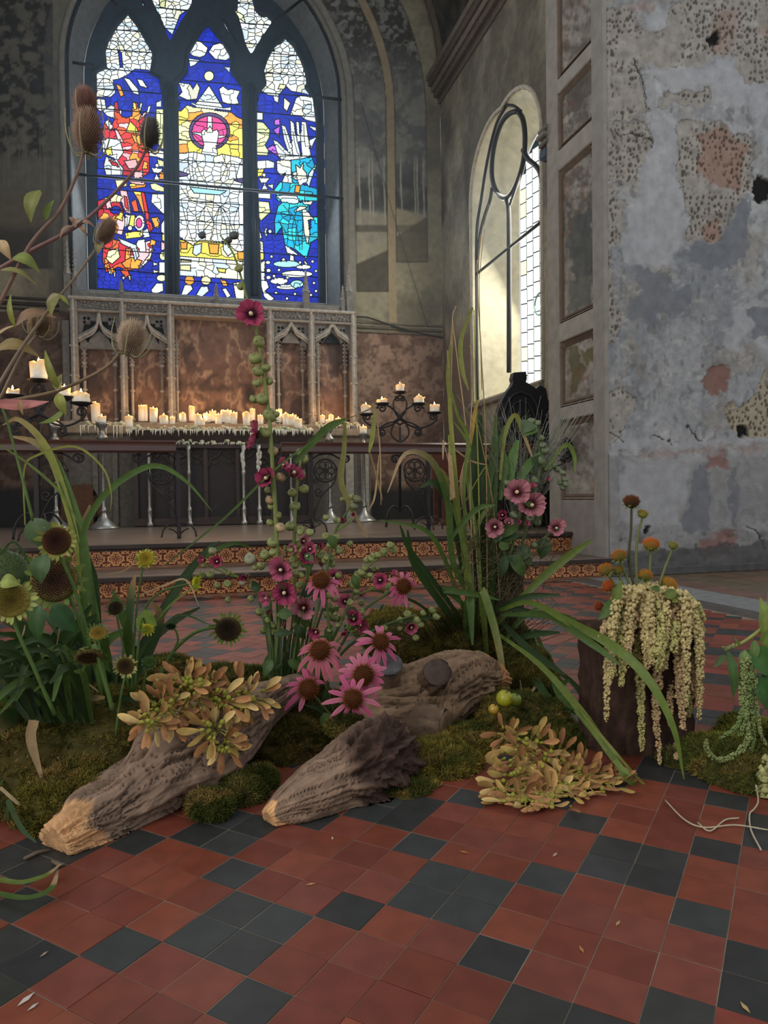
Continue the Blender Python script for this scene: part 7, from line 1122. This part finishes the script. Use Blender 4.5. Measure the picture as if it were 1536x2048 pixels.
echinacea('lowest pink echinacea with wide spread petals', 706, 1398, 2.08, 18, (.0, .25, .95), [(700, 1420), (695, 1440), (690, 1460)], 12, .3, pl=(.9, 1.45))
t = thing('leaf_sprig', PY(640, 1450, 2.3), 'dark leafy sprig below the echinaceas', 'leaves')
for P, w_ in (([(660, 1440), (650, 1400), (655, 1370)], 5), ([(660, 1450), (640, 1420), (610, 1410)], 4), ([(665, 1450), (690, 1400), (695, 1370)], 5)): blade(t, P, 2.32, None, w_, GD)
ovate(t, (648, 1425), (660, 1460), 14, 2.25, GM)
# ---- tall grasses, right of centre
YG2 = 2.9
def clump(name, base, lab, L, Y, cat='grass'):
    t = thing(name, PY(base[0], base[1], Y), lab, cat)
    for q in L: P, w_, c = q[:3]; blade(t, P, Y, q[3] if len(q) > 3 else None, w_, c, tipcol=(q[4] if len(q) > 4 else None))
    return t
clump('reed_leaves', (965, 1330), 'broad upright dark green reed leaves by the trunk', [([(968, 1330), (962, 1150), (958, 980), (962, 830)], 13, GD), ([(975, 1330), (978, 1150), (985, 980), (992, 835)], 12, GM), ([(962, 1330), (952, 1150), (945, 950), (958, 826)], 9, GD), ([(985, 1330), (975, 1180), (972, 1000), (985, 930), (1010, 850)], 10, GM), ([(975, 1320), (985, 1130), (975, 1000), (966, 900)], 9, GM), ([(1000, 1320), (992, 1100), (988, 960)], 8, GD)], YG2)
clump('sedge', (945, 1330), 'pale tall sedge with broken dry leaf tips', [([(950, 1330), (940, 1180), (925, 1080), (905, 960), (897, 870)], 6, GY), ([(955, 1330), (945, 1200), (930, 1100), (905, 1000), (890, 950), (870, 930)], 6, GL, 2.8, DRY), ([(950, 1320), (920, 1050), (902, 850), (895, 700)], 5, GY, 2.85), ([(948, 1320), (928, 1000), (936, 880), (915, 830), (900, 770)], 4, GL, 2.8), ([(900, 690), (896, 760), (905, 850)], 4, GY), ([(945, 615), (922, 680), (925, 740), (937, 780)], 5, GY, 2.8), ([(955, 800), (945, 850), (940, 900)], 5, srgb(168, 136, 60)), ([(898, 905), (905, 1000), (902, 910)], 5, PDRY, 2.7), ([(955, 1320), (960, 1150), (935, 950), (938, 890), (905, 840)], 5, GL), ([(935, 900), (925, 970), (935, 1050)], 4, PDRY), ([(886, 880), (886, 920)], 2, PDRY), ([(885, 880), (940, 920), (975, 930)], 2, PDRY), ([(905, 840), (900, 760), (905, 640)], 4, DRY), ([(920, 1150), (960, 1040), (985, 1010)], 5, GL)], YG2 - .05)
clump('grass_arches', (960, 1300), 'long grass blades arching left toward the steps', [([(960, 1310), (940, 1200), (905, 1120), (895, 1000), (862, 920), (810, 908), (775, 985)], 7, GM, 2.7, PDRY), ([(955, 1310), (920, 1100), (895, 1000), (868, 965), (840, 975)], 9, GD, 2.75), ([(950, 1280), (880, 1180), (820, 1100), (800, 1050)], 6, GD, 2.8), ([(950, 1300), (900, 1230), (830, 1130), (815, 1060)], 8, GD, 2.7), ([(930, 1230), (890, 1120), (850, 1060), (760, 1040)], 5, GM, 2.8), ([(900, 1260), (840, 1210), (790, 1190), (740, 1180)], 3, GD, 2.6), ([(905, 1260), (860, 1235), (700, 1270)], 3, GD, 2.5)], YG2)
clump('grass_arches', (970, 1330), 'green blades bending over the front of the trunk', [([(975, 1330), (968, 1240), (965, 1180), (990, 1260), (1005, 1340), (1010, 1420)], 8, GL, 2.5, DRY), ([(940, 1330), (935, 1250), (940, 1200), (945, 1290)], 10, GM, 2.7), ([(960, 1240), (905, 1190), (890, 1180), (960, 1190), (1000, 1200)], 7, GM, 2.75), ([(900, 1080), (930, 1040), (960, 1015), (990, 1010)], 6, GM, 2.7), ([(990, 1250), (1080, 1160), (1140, 1110), (1185, 1080)], 9, GL, 2.6), ([(1000, 1300), (1040, 1240), (1090, 1210)], 6, GM, 2.7)], YG2 - .1)
clump('grass_arches', (1040, 1330), 'long green blades sweeping right across the timber block', [([(1000, 1220, 2.75), (1060, 1205, 2.5), (1140, 1245, 2.1), (1215, 1285, 1.78), (1290, 1350, 1.66), (1345, 1450, 1.6), (1368, 1558, 1.6)], 7, srgb(98, 118, 50)), ([(1000, 1230, 2.7), (1090, 1230, 2.4), (1180, 1285, 1.85), (1240, 1330, 1.72)], 6, GM), ([(1000, 1270, 2.7), (1080, 1330, 2.3), (1160, 1420, 1.95), (1230, 1520, 1.78), (1262, 1552, 1.72)], 6, GL), ([(1040, 1300), (1140, 1360), (1175, 1420), (1180, 1470), (1150, 1510)], 6, GD, 2.1), ([(1010, 1230), (1090, 1230), (1150, 1245), (1200, 1290)], 9, GM, 2.4), ([(1000, 1240), (1060, 1300), (1130, 1350)], 8, GD, 2.4), ([(1010, 1290), (1060, 1340), (1100, 1400), (1160, 1430)], 8, GD, 2.3), ([(1060, 1280), (1100, 1330), (1120, 1390), (1165, 1430)], 8, GM, 2.3), ([(1070, 1260), (1110, 1360), (1140, 1360)], 7, GM, 2.3), ([(1120, 1410), (1090, 1440), (1080, 1480)], 8, GM, 2.3), ([(1000, 1210), (1060, 1225), (1130, 1240), (1180, 1270)], 8, GD, 2.6), ([(1080, 1280), (1080, 1350), (1060, 1390)], 4, PDRY, 2.5), ([(990, 1220), (1050, 1195), (1120, 1190)], 7, GD, 2.6), ([(1000, 1290), (1060, 1270), (1120, 1265)], 7, GD, 2.6), ([(1090, 1390), (1050, 1400), (1040, 1360)], 3, PDRY, 2.5)], 2.8)
clump('grass_arches', (1262, 1540), 'grass blade lying out over the tiles beyond the seed bunch', [([(1150, 1420, 1.95), (1230, 1520, 1.78), (1258, 1560, 1.74), (1325, 1606, 1.80)], 7, GL), ([(1120, 1370, 2.1), (1210, 1480, 1.8), (1300, 1580, 1.74), (1400, 1652, 1.72)], 3, GY), ([(1200, 1480), (1240, 1530), (1275, 1548)], 3, PDRY, 1.8)], 1.9)
t = clump('long_grass', (660, 1340), 'long thin grass stem crossing in front of the altar', [([(330, 1130), (450, 1035), (560, 930), (690, 838)], 2.4, GM, 2.45), ([(590, 925), (650, 860), (692, 838)], 8, GM, 2.42), ([(690, 845), (688, 900), (682, 960), (700, 1010), (735, 1075)], 6, srgb(112, 112, 54), 2.45, DRY), ([(690, 840), (740, 818), (752, 812)], 1.6, DRY), ([(750, 820), (745, 870), (738, 905)], 5, GY), ([(740, 905), (755, 960), (765, 1000)], 2, DRY), ([(758, 910), (750, 990), (738, 1020)], 2, PDRY), ([(752, 820), (760, 900), (762, 1010)], 1.5, PDRY)], 2.5)
t = thing('dry_stalks', PY(950, 1300, 2.85), 'thin dry brown stalks rising before the side window', 'grass')
for P, r in (([(962, 1320), (958, 1000), (952, 800), (948, 620)], 2), ([(975, 1250), (972, 900), (962, 700), (955, 560), (962, 470)], 1.5), ([(950, 1250), (935, 900), (915, 720), (905, 640), (912, 612)], 1.5), ([(960, 1200), (940, 920), (948, 740), (940, 690)], 1.4), ([(1000, 1200), (985, 1000), (955, 850)], 1.5), ([(905, 1050), (960, 950), (975, 930)], 1.2), ([(950, 1100), (920, 980), (935, 900)], 1.4), ([(940, 1150), (905, 960), (886, 880)], 1.3)): stalk(t, P, 2.85, None, r, r * .6, rnd.choice((DRY, PDRY, GY)))
# fine misty grass
b = MB(); rg = random.Random(12)
for k in range(260):
    x0, y0 = 1045 + rg.uniform(-18, 18), 1060; a = rg.uniform(-1.0, .9); L = rg.uniform(80, 270); x1, y1 = x0 + a * L * .55 + 12, y0 - L; P = [PY(x0, y0, 2.95), PY(x0 + (x1 - x0) * .35, y0 - L * .5, 2.95 + rg.uniform(-.1, .1)), PY(x1, y1, 2.95 + rg.uniform(-.2, .2))]; c = rg.choice((srgb(130, 134, 122), srgb(112, 124, 90), srgb(150, 146, 138))); pts = smooth_path(P, 3); b.tube(pts, [.0009] * len(pts), 3, c, False)
    for q in range(5): t_ = rg.uniform(.5, 1); p = pts[int(t_ * (len(pts) - 1))]; e = p + Vector((rg.uniform(-.03, .03), rg.uniform(-.02, .02), rg.uniform(-.01, .04))); b.tube([p, e], [.0006, .0005], 3, c, False); b.ball(e, .0022, c, 4, 2)
tag(b.build('misty_grass', M_leaf, None, False), 'misty fine-branched grass haze before the black chair', 'grass', None, 'stuff')
b = MB()
for k in range(320): x0, y0 = 1010 + rg.gauss(0, 45), 1120 + rg.gauss(0, 50); a = rg.uniform(0, 6.28); L = rg.uniform(20, 60); p = PY(x0, y0, 2.86); q = PY(x0 + L * math.cos(a), y0 + L * math.sin(a), 2.8); b.tube(smooth_path([p, (p + q) / 2 + Vector((0, -.01, .015)), q], 3), .0011, 3, rg.choice((srgb(96, 88, 58), srgb(82, 82, 50), srgb(110, 98, 70))), False)
for k in range(500): x0, y0 = 940 + rg.gauss(0, 50), 1265 + rg.gauss(0, 16); p = PY(x0, y0 + 15, 2.85); q = PY(x0 + (x0 - 940) * .6, y0 - rg.uniform(0, 40), 2.75); b.tube([p, q], .001, 3, rg.choice((srgb(86, 82, 44), srgb(70, 74, 38))), False)
tag(b.build('wispy_grass', M_leaf, None, False), 'tangle of wispy brown-green grass around the trunk', 'grass', None, 'stuff')
# hollyhocks held by the trunk
YV = 2.82
VH = [('trunk-top hollyhock with two large dusty pink blooms', [(1020, 1110), (1035, 1050), (1045, 1000), (1042, 960)], [(1034, 984, 31, (-.1, .15, 1), 'pale', 'open'), (1064, 1010, 30, (.15, -.05, 1), 'pale', 'open'), (1062, 975, 13, (.4, .5, .6), 'rose', 'bud')], [(1015, 966, 9), (1028, 1030, 10), (1060, 1035, 10), (1078, 1002, 8)]),
 ('hollyhock with a single round bloom at right against the pier', [(1030, 1110), (1060, 1095), (1090, 1075), (1105, 1060)], [(1113, 1056, 21, (.1, .1, 1), 'pale', 'open')], [(1090, 1080, 9), (1070, 1090, 9), (1075, 1045, 9)]),
 ('hollyhock with half-hidden bloom behind the reed leaves', [(1010, 1110), (1000, 1080), (995, 1060)], [(990, 1054, 22, (-.15, .0, 1), 'pale', 'open'), (1005, 1030, 14, (-.3, .2, .7), 'wine', 'cup'), (1036, 1046, 10, (.1, .2, .9), 'rose', 'bud'), (1052, 1048, 10, (.3, .2, .8), 'rose', 'bud'), (1018, 1046, 13, (.0, .5, .7), 'pale', 'cup')], [(1012, 1058, 10, (150, 156, 80)), (1014, 1075, 8)]),
 ('tall green hollyhock with drooping chain of pods at right', [(1040, 1110), (1062, 1010), (1080, 930), (1072, 850), (1062, 842)], [(1093, 960, 9, (.3, .2, .7), 'rose', 'bud')], [(1062, 842, 9), (1075, 846, 8), (1068, 855, 8), (1082, 875, 9), (1090, 900, 10), (1082, 920, 12), (1095, 935, 12), (1105, 930, 10), (1115, 938, 9), (1125, 945, 8), (1130, 958, 8), (1132, 968, 8), (1126, 975, 8), (1120, 965, 7), (1060, 940, 10), (1070, 960, 11), (1055, 960, 10), (1085, 890, 8), (1098, 905, 7), (1050, 985, 8)])]
for k, (lab, st, bl, bd) in enumerate(VH):
    Y = YV + (k % 2) * .04; h = thing('hollyhock', PY(st[0][0], st[0][1], Y), lab, 'hollyhock'); stalk(h, st, Y, None, 4, 2.5, srgb(92, 108, 66))
    for q, B in enumerate(bl): bloom(h, B[0], B[1], Y - .04, B[2], B[3], B[4], B[5], 200 + k * 10 + q)
    buds(h, bd, Y, 9, (124, 136, 104))
    for q in range(5): s0 = st[q % len(st)]; ovate(h, (s0[0], s0[1]), (s0[0] + rnd.uniform(-45, 45), s0[1] + rnd.uniform(-20, 50)), rnd.uniform(10, 18), Y - .02, rnd.choice((GM, srgb(84, 104, 70), GD)))
clump('iris_leaves', (1040, 960), 'fresh green pointed leaves above the dusty pink blooms', [([(1015, 1000), (1020, 940), (1035, 880)], 12, srgb(84, 116, 56)), ([(1020, 1000), (1050, 940), (1080, 905)], 10, srgb(84, 112, 58)), ([(1000, 1000), (1010, 940), (1008, 900)], 7, GM), ([(1000, 960), (1010, 870), (1030, 830), (1048, 870), (1072, 935)], 5, GY, None, PDRY), ([(1090, 940), (1130, 890), (1148, 910), (1150, 945)], 5, GL)], 2.85, 'leaves')
# ---- cream hanging amaranth and its cone flowers on the block
M_am = mat('amaranth', .75, .15, 60, .2, transl=.15)
def tassel(parent, P, Y, r0, r1, col, seed, name='tassel', Yb=None):
    pts = path(P, Y, Yb, 8); n = len(pts); g = np.random.default_rng(seed); m = mpp(Y); L = np.array([0] + list(np.cumsum([(pts[i + 1] - pts[i]).length for i in range(n - 1)]))); tot = L[-1]; N_ = int(tot / (m * 2.1) * 4.4); s = g.uniform(0, 1, N_); A = np.array([[*p] for p in pts]); C0 = np.stack([np.interp(s * tot, L, A[:, k]) for k in range(3)], 1); rr = (r0 + (r1 - r0) * s ** 1.2) * m * (1 + .18 * np.sin(s * tot / m / 5)); d = g.normal(0, 1, (N_, 3)); d /= np.linalg.norm(d, axis=1)[:, None]; c = C0 + d * (rr * .78)[:, None]; fr = (rr * .36 + .6 * m)[:, None] * g.uniform(.8, 1.25, (N_, 1))
    O = np.array([[1, 0, 0], [-1, 0, 0], [0, 1, 0], [0, -1, 0], [0, 0, 1], [0, 0, -1]], float); F0 = np.array([[0, 2, 4], [2, 1, 4], [1, 3, 4], [3, 0, 4], [2, 0, 5], [1, 2, 5], [3, 1, 5], [0, 3, 5]]); V = (c[:, None] + O[None] * fr[:, None]).reshape(-1, 3); F = (np.arange(N_)[:, None, None] * 6 + F0[None]).reshape(-1, 3); cc = np.array(col)[None] * g.uniform(.72, 1.2, (N_, 1)); V[:, 2] = np.maximum(V[:, 2], .004); return npmesh(name, V, F, np.clip(np.repeat(cc, 6, 0), 0, 1), M_am, parent, True)
CR, CR2, CR3 = srgb(206, 188, 134), srgb(204, 176, 132), srgb(190, 182, 118)
am = thing('hanging_amaranth', PY(1290, 1220, 1.9), 'cream hanging amaranth with long tassels draped over the timber block', 'amaranth')
TS = [([(1285, 1185), (1240, 1190), (1222, 1260), (1215, 1340), (1213, 1440)], 13, 5), ([(1280, 1190), (1228, 1205), (1210, 1250), (1200, 1275)], 9, 5), ([(1285, 1180), (1252, 1195), (1240, 1270), (1245, 1330), (1242, 1372)], 15, 5), ([(1290, 1180), (1262, 1200), (1256, 1280), (1256, 1330)], 13, 6), ([(1290, 1178), (1268, 1230), (1258, 1290), (1250, 1325)], 12, 5), ([(1292, 1176), (1280, 1230), (1278, 1320), (1282, 1400), (1284, 1500)], 13, 5), ([(1294, 1174), (1298, 1230), (1304, 1300), (1302, 1325)], 14, 6), ([(1296, 1176), (1312, 1240), (1318, 1320), (1312, 1420), (1320, 1527)], 15, 4), ([(1298, 1178), (1322, 1200), (1330, 1260), (1322, 1300), (1305, 1308)], 10, 7), ([(1300, 1180), (1330, 1210), (1332, 1290), (1330, 1335)], 11, 5), ([(1300, 1180), (1342, 1190), (1352, 1270), (1360, 1360), (1366, 1460)], 15, 6), ([(1302, 1182), (1362, 1200), (1378, 1280), (1382, 1360), (1376, 1432)], 14, 6), ([(1302, 1184), (1370, 1196), (1394, 1260), (1400, 1340), (1398, 1436)], 13, 5), ([(1340, 1230), (1344, 1320), (1340, 1400), (1342, 1450)], 11, 5), ([(1265, 1230), (1232, 1280), (1226, 1330), (1224, 1350)], 10, 5), ([(1285, 1190), (1290, 1260), (1292, 1330)], 13, 5), ([(1296, 1190), (1300, 1260), (1296, 1320), (1294, 1335)], 12, 5), ([(1335, 1190), (1350, 1240), (1348, 1300)], 13, 8), ([(1230, 1240), (1226, 1310), (1216, 1370)], 10, 6), ([(1380, 1230), (1386, 1300), (1390, 1380)], 12, 7), ([(1310, 1200), (1316, 1260), (1310, 1330)], 14, 8), ([(1350, 1270), (1366, 1340), (1362, 1400)], 9, 5), ([(1350, 1440), (1352, 1490), (1352, 1520)], 6, 4), ([(1304, 1184), (1385, 1205), (1400, 1270), (1396, 1380)], 13, 6), ([(1303, 1182), (1366, 1200), (1372, 1300), (1372, 1410)], 13, 6), ([(1303, 1182), (1354, 1196), (1364, 1280), (1354, 1390)], 12, 6), ([(1300, 1182), (1316, 1205), (1322, 1280), (1318, 1340)], 13, 7), ([(1285, 1186), (1236, 1205), (1222, 1290), (1228, 1350)], 12, 6)]
for k, (P, a, c_) in enumerate(TS): tassel(am, P, 2.0 if k % 3 else 1.95, a * 1.22, c_ * 1.1, (CR, CR2, CR3)[k % 3], 300 + k, Yb=1.84 if k % 2 else 1.80)
for b0, tip, w_, c in (((1225, 1215), (1242, 1160), 11, GL), ((1235, 1200), (1196, 1240), 14, GM), ((1330, 1195), (1352, 1180), 12, GL), ((1345, 1205), (1355, 1190), 8, GY), ((1350, 1190), (1378, 1215), 10, GM), ((1345, 1280), (1336, 1305), 7, GL), ((1320, 1180), (1300, 1176), 8, GM)): ovate(am, b0, tip, w_, 1.9, c)
stalk(am, [(1300, 1178), (1305, 1215), (1300, 1262)], 1.95, None, 6, 7, GL)
def conehead(lab, px, py, r, stem, top=(166, 98, 30), base=(86, 94, 42), Y=1.95, dark=False):
    c = PY(px, py, Y); R = r * mpp(Y); d = Vector((PY(px, py, Y) - PY(stem[0][0], stem[0][1], Y))).normalized() - FW * .25; d.normalize(); t = thing('cone_flower', PY(stem[-1][0], stem[-1][1], Y), lab, 'cone flower', 'petal-less cone flowers above the amaranth'); stalk(t, [(px, py + r * .4)] + stem, Y, None, 2.6, 3.6, srgb(104, 112, 66) if not dark else srgb(70, 66, 44)); b = MB(); b.ball(c, (R, R, R * .78), srgb(*base), 14, 9, d); spikes(b, c, (R * .92, R * .72), d, 210, R * .5, srgb(*top), .17, int(px), shade(srgb(*top), 1.35), .5); h = b.build('cone', M_matte, t); x, y, z = frame_of(d); s_ = MB()
    for k in range(34): a = k * 2.39996; o = x * math.cos(a) + y * math.sin(a); p = c - z * R * (.15 + .22 * (k % 3)) + o * R * (.95 - .1 * (k % 3)); s_.add([p + o.cross(z) * R * .13, p - o.cross(z) * R * .13, p + o * R * .55 - z * R * .2], [(0, 1, 2)], shade(srgb(112, 122, 62), rnd.uniform(.7, 1.2)))
    s_.build('sepals', M_leaf, h)
for a in (('large dark cone flower on the tallest stem', 1263, 1005, 17, [(1262, 1060), (1258, 1120), (1272, 1190)], (96, 52, 22), (52, 38, 22), 1.95, True), ('small green cone flower just right of the tallest', 1285, 1029, 11, [(1276, 1070), (1272, 1120), (1276, 1190)], (150, 124, 44), (112, 116, 52)), ('flat orange cone flower above the amaranth centre', 1302, 1090, 17, [(1300, 1130), (1298, 1190)], (184, 92, 30), (116, 100, 40)), ('tiny green cone flower leaning out at right', 1346, 1092, 10, [(1330, 1135), (1312, 1190)], (128, 122, 46), (112, 118, 54)), ('orange and green cone flower leaning left', 1238, 1113, 15, [(1252, 1150), (1266, 1195)]), ('orange cone flower furthest left', 1212, 1140, 14, [(1228, 1166), (1250, 1200)]), ('half-hidden cone flower behind the leaning stems', 1236, 1142, 11, [(1244, 1165), (1258, 1200)], (140, 100, 34)), ('yellow-orange cone flower among the amaranth tops', 1290, 1152, 15, [(1290, 1180), (1290, 1205)], (186, 120, 36)), ('rusty cone flower low on the left side', 1217, 1172, 13, [(1240, 1190), (1260, 1205)], (170, 84, 28), (130, 66, 26)), ('shaggy yellow cone flower low on the right', 1337, 1170, 17, [(1325, 1195), (1310, 1215)], (186, 128, 40), (120, 96, 38)), ('small rusty cone flower at the left leaf edge', 1199, 1212, 10, [(1220, 1215), (1250, 1225)], (140, 66, 30), (96, 44, 24))): conehead(*a)
# ---- green amaranth at the right edge
ga = thing('green_amaranth', PY(1520, 1480, 1.72), 'fresh green amaranth with trailing tassels at the right edge', 'amaranth'); G1_, G2_ = srgb(150, 162, 104), srgb(130, 150, 92)
stalk(ga, [(1545, 1240), (1510, 1268), (1480, 1288), (1450, 1300)], 1.7, None, 5, 3, srgb(140, 150, 78)); stalk(ga, [(1540, 1180), (1535, 1300), (1540, 1420), (1545, 1500)], 1.72, None, 5, 6, srgb(120, 136, 66))
for k, (P, a, c_) in enumerate((([(1490, 1320), (1484, 1380), (1492, 1440), (1495, 1480), (1470, 1510), (1435, 1520), (1415, 1500), (1412, 1480)], 10, 6), ([(1500, 1320), (1500, 1400), (1506, 1470), (1500, 1510)], 10, 5), ([(1505, 1330), (1512, 1400), (1520, 1460), (1532, 1490)], 8, 4), ([(1490, 1400), (1475, 1450), (1450, 1470), (1440, 1476)], 7, 4), ([(1470, 1290), (1455, 1296), (1446, 1294)], 5, 3), ([(1495, 1350), (1490, 1420), (1480, 1470)], 11, 7))): tassel(ga, P, 1.68, a, c_, (G1_, G2_)[k % 2], 400 + k)
for b0, tip, w_, c in (((1530, 1270), (1520, 1195), 20, srgb(128, 146, 72)), ((1525, 1290), (1545, 1250), 16, srgb(110, 134, 52)), ((1495, 1300), (1545, 1350), 34, srgb(64, 110, 46)), ((1500, 1350), (1545, 1430), 26, srgb(54, 96, 44)), ((1455, 1300), (1466, 1396), 12, srgb(76, 108, 58)), ((1490, 1300), (1480, 1345), 14, srgb(116, 140, 84)), ((1450, 1310), (1426, 1335), 8, srgb(84, 108, 60)), ((1478, 1292), (1468, 1275), 4, GL), ((1510, 1280), (1500, 1330), 12, srgb(104, 132, 70)), ((1535, 1330), (1520, 1400), 14, srgb(48, 88, 40))): ovate(ga, b0, tip, w_, 1.69, c)
rt_ = thing('trailing_roots', PZ(1480, 1640, .03), 'pale bare roots trailing from the right moss onto the tiles', 'roots')
for P, r in (([(1512, 1570), (1516, 1605), (1500, 1630), (1502, 1660), (1522, 1700)], .0022), ([(1330, 1600), (1370, 1640), (1410, 1655), (1470, 1650), (1536, 1660)], .002), ([(1395, 1645), (1420, 1662), (1450, 1640), (1478, 1636)], .002)):
    b = MB(); pts = smooth_path([(PY(x, y, 1.5) if y < 1640 and P[0][0] > 1500 else PZ(x, y, .006)) for x, y in P], 5); b.tube([Vector((p.x, p.y, max(p.z, .004))) for p in pts], r, 5, srgb(178, 166, 140)); b.build('root', M_stem, rt_)
tag(tassel(None, [(1538, 1530), (1534, 1560), (1532, 1590), (1540, 1625)], 1.58, 24, 22, srgb(176, 176, 118), 499, 'pale_flower_head'), 'pale green knobbly flower head cut by the right edge', 'flower'); 
# ---- small litter on the tiles
rg = random.Random(31)
for px, py, L, c, lab in ((622, 1768, .012, (190, 140, 108), 'tan dry scrap on a red tile below the left log'), (1110, 1709, .013, (190, 160, 140), 'pale petal scrap on a red tile below the seed bunch'), (928, 1704, .014, (176, 110, 70), 'thin orange straw on a red tile left of the seed bunch'), (52, 1998, .018, (214, 208, 196), 'white flake of plaster on a red tile at lower left'), (66, 2013, .011, (206, 200, 190), 'smaller white flake beside the plaster flake at lower left'), (1236, 1846, .012, (186, 150, 110), 'small buff scrap in the middle of the right-hand red tiles'), (1163, 1898, .012, (190, 130, 90), 'orange scrap on a red tile near the bottom right'), (1490, 2014, .014, (200, 170, 120), 'pale straw on the black tile at bottom right'), (88, 1908, .010, (170, 150, 130), 'tiny curled scrap on the black tile at left'), (665, 1676, .009, (214, 200, 170), 'cream petal scrap below the right log tip')):
    p = PZ(px, py, .002); a = rg.uniform(0, 6); d = Vector((math.cos(a), math.sin(a), 0)) * L; n_ = Vector((-d.y, d.x, 0)) * .3; b = MB(); b.add([p - d, p + n_, p + d, p - n_, p + Vector((0, 0, .003))], [(0, 1, 4), (1, 2, 4), (2, 3, 4), (3, 0, 4)], srgb(*c)); tag(b.build('dry_scrap', M_petal), lab, 'scrap', 'dry scraps on the tiles')
# ---- thin blue haze volume added in the chancel for the window glow
hz = MB(); hz.box((WL + .06, YR + .2, Z2 + .03), (XS - .05, YB - .06, 8.0), (1, 1, 1)); hm = bpy.data.materials.new('blue_haze'); hm.use_nodes = True; nt = hm.node_tree; nt.nodes.remove(nt.nodes['Principled BSDF'])
vs = nt.nodes.new('ShaderNodeVolumeScatter'); vs.inputs['Density'].default_value = .007; vs.inputs['Anisotropy'].default_value = .35; vs.inputs['Color'].default_value = (.62, .84, 1, 1); nt.links.new(vs.outputs[0], nt.nodes['Material Output'].inputs['Volume'])
tag(hz.build('blue_haze', hm, None, False), 'thin blue haze in front of the stained glass', 'haze', None, 'stuff')
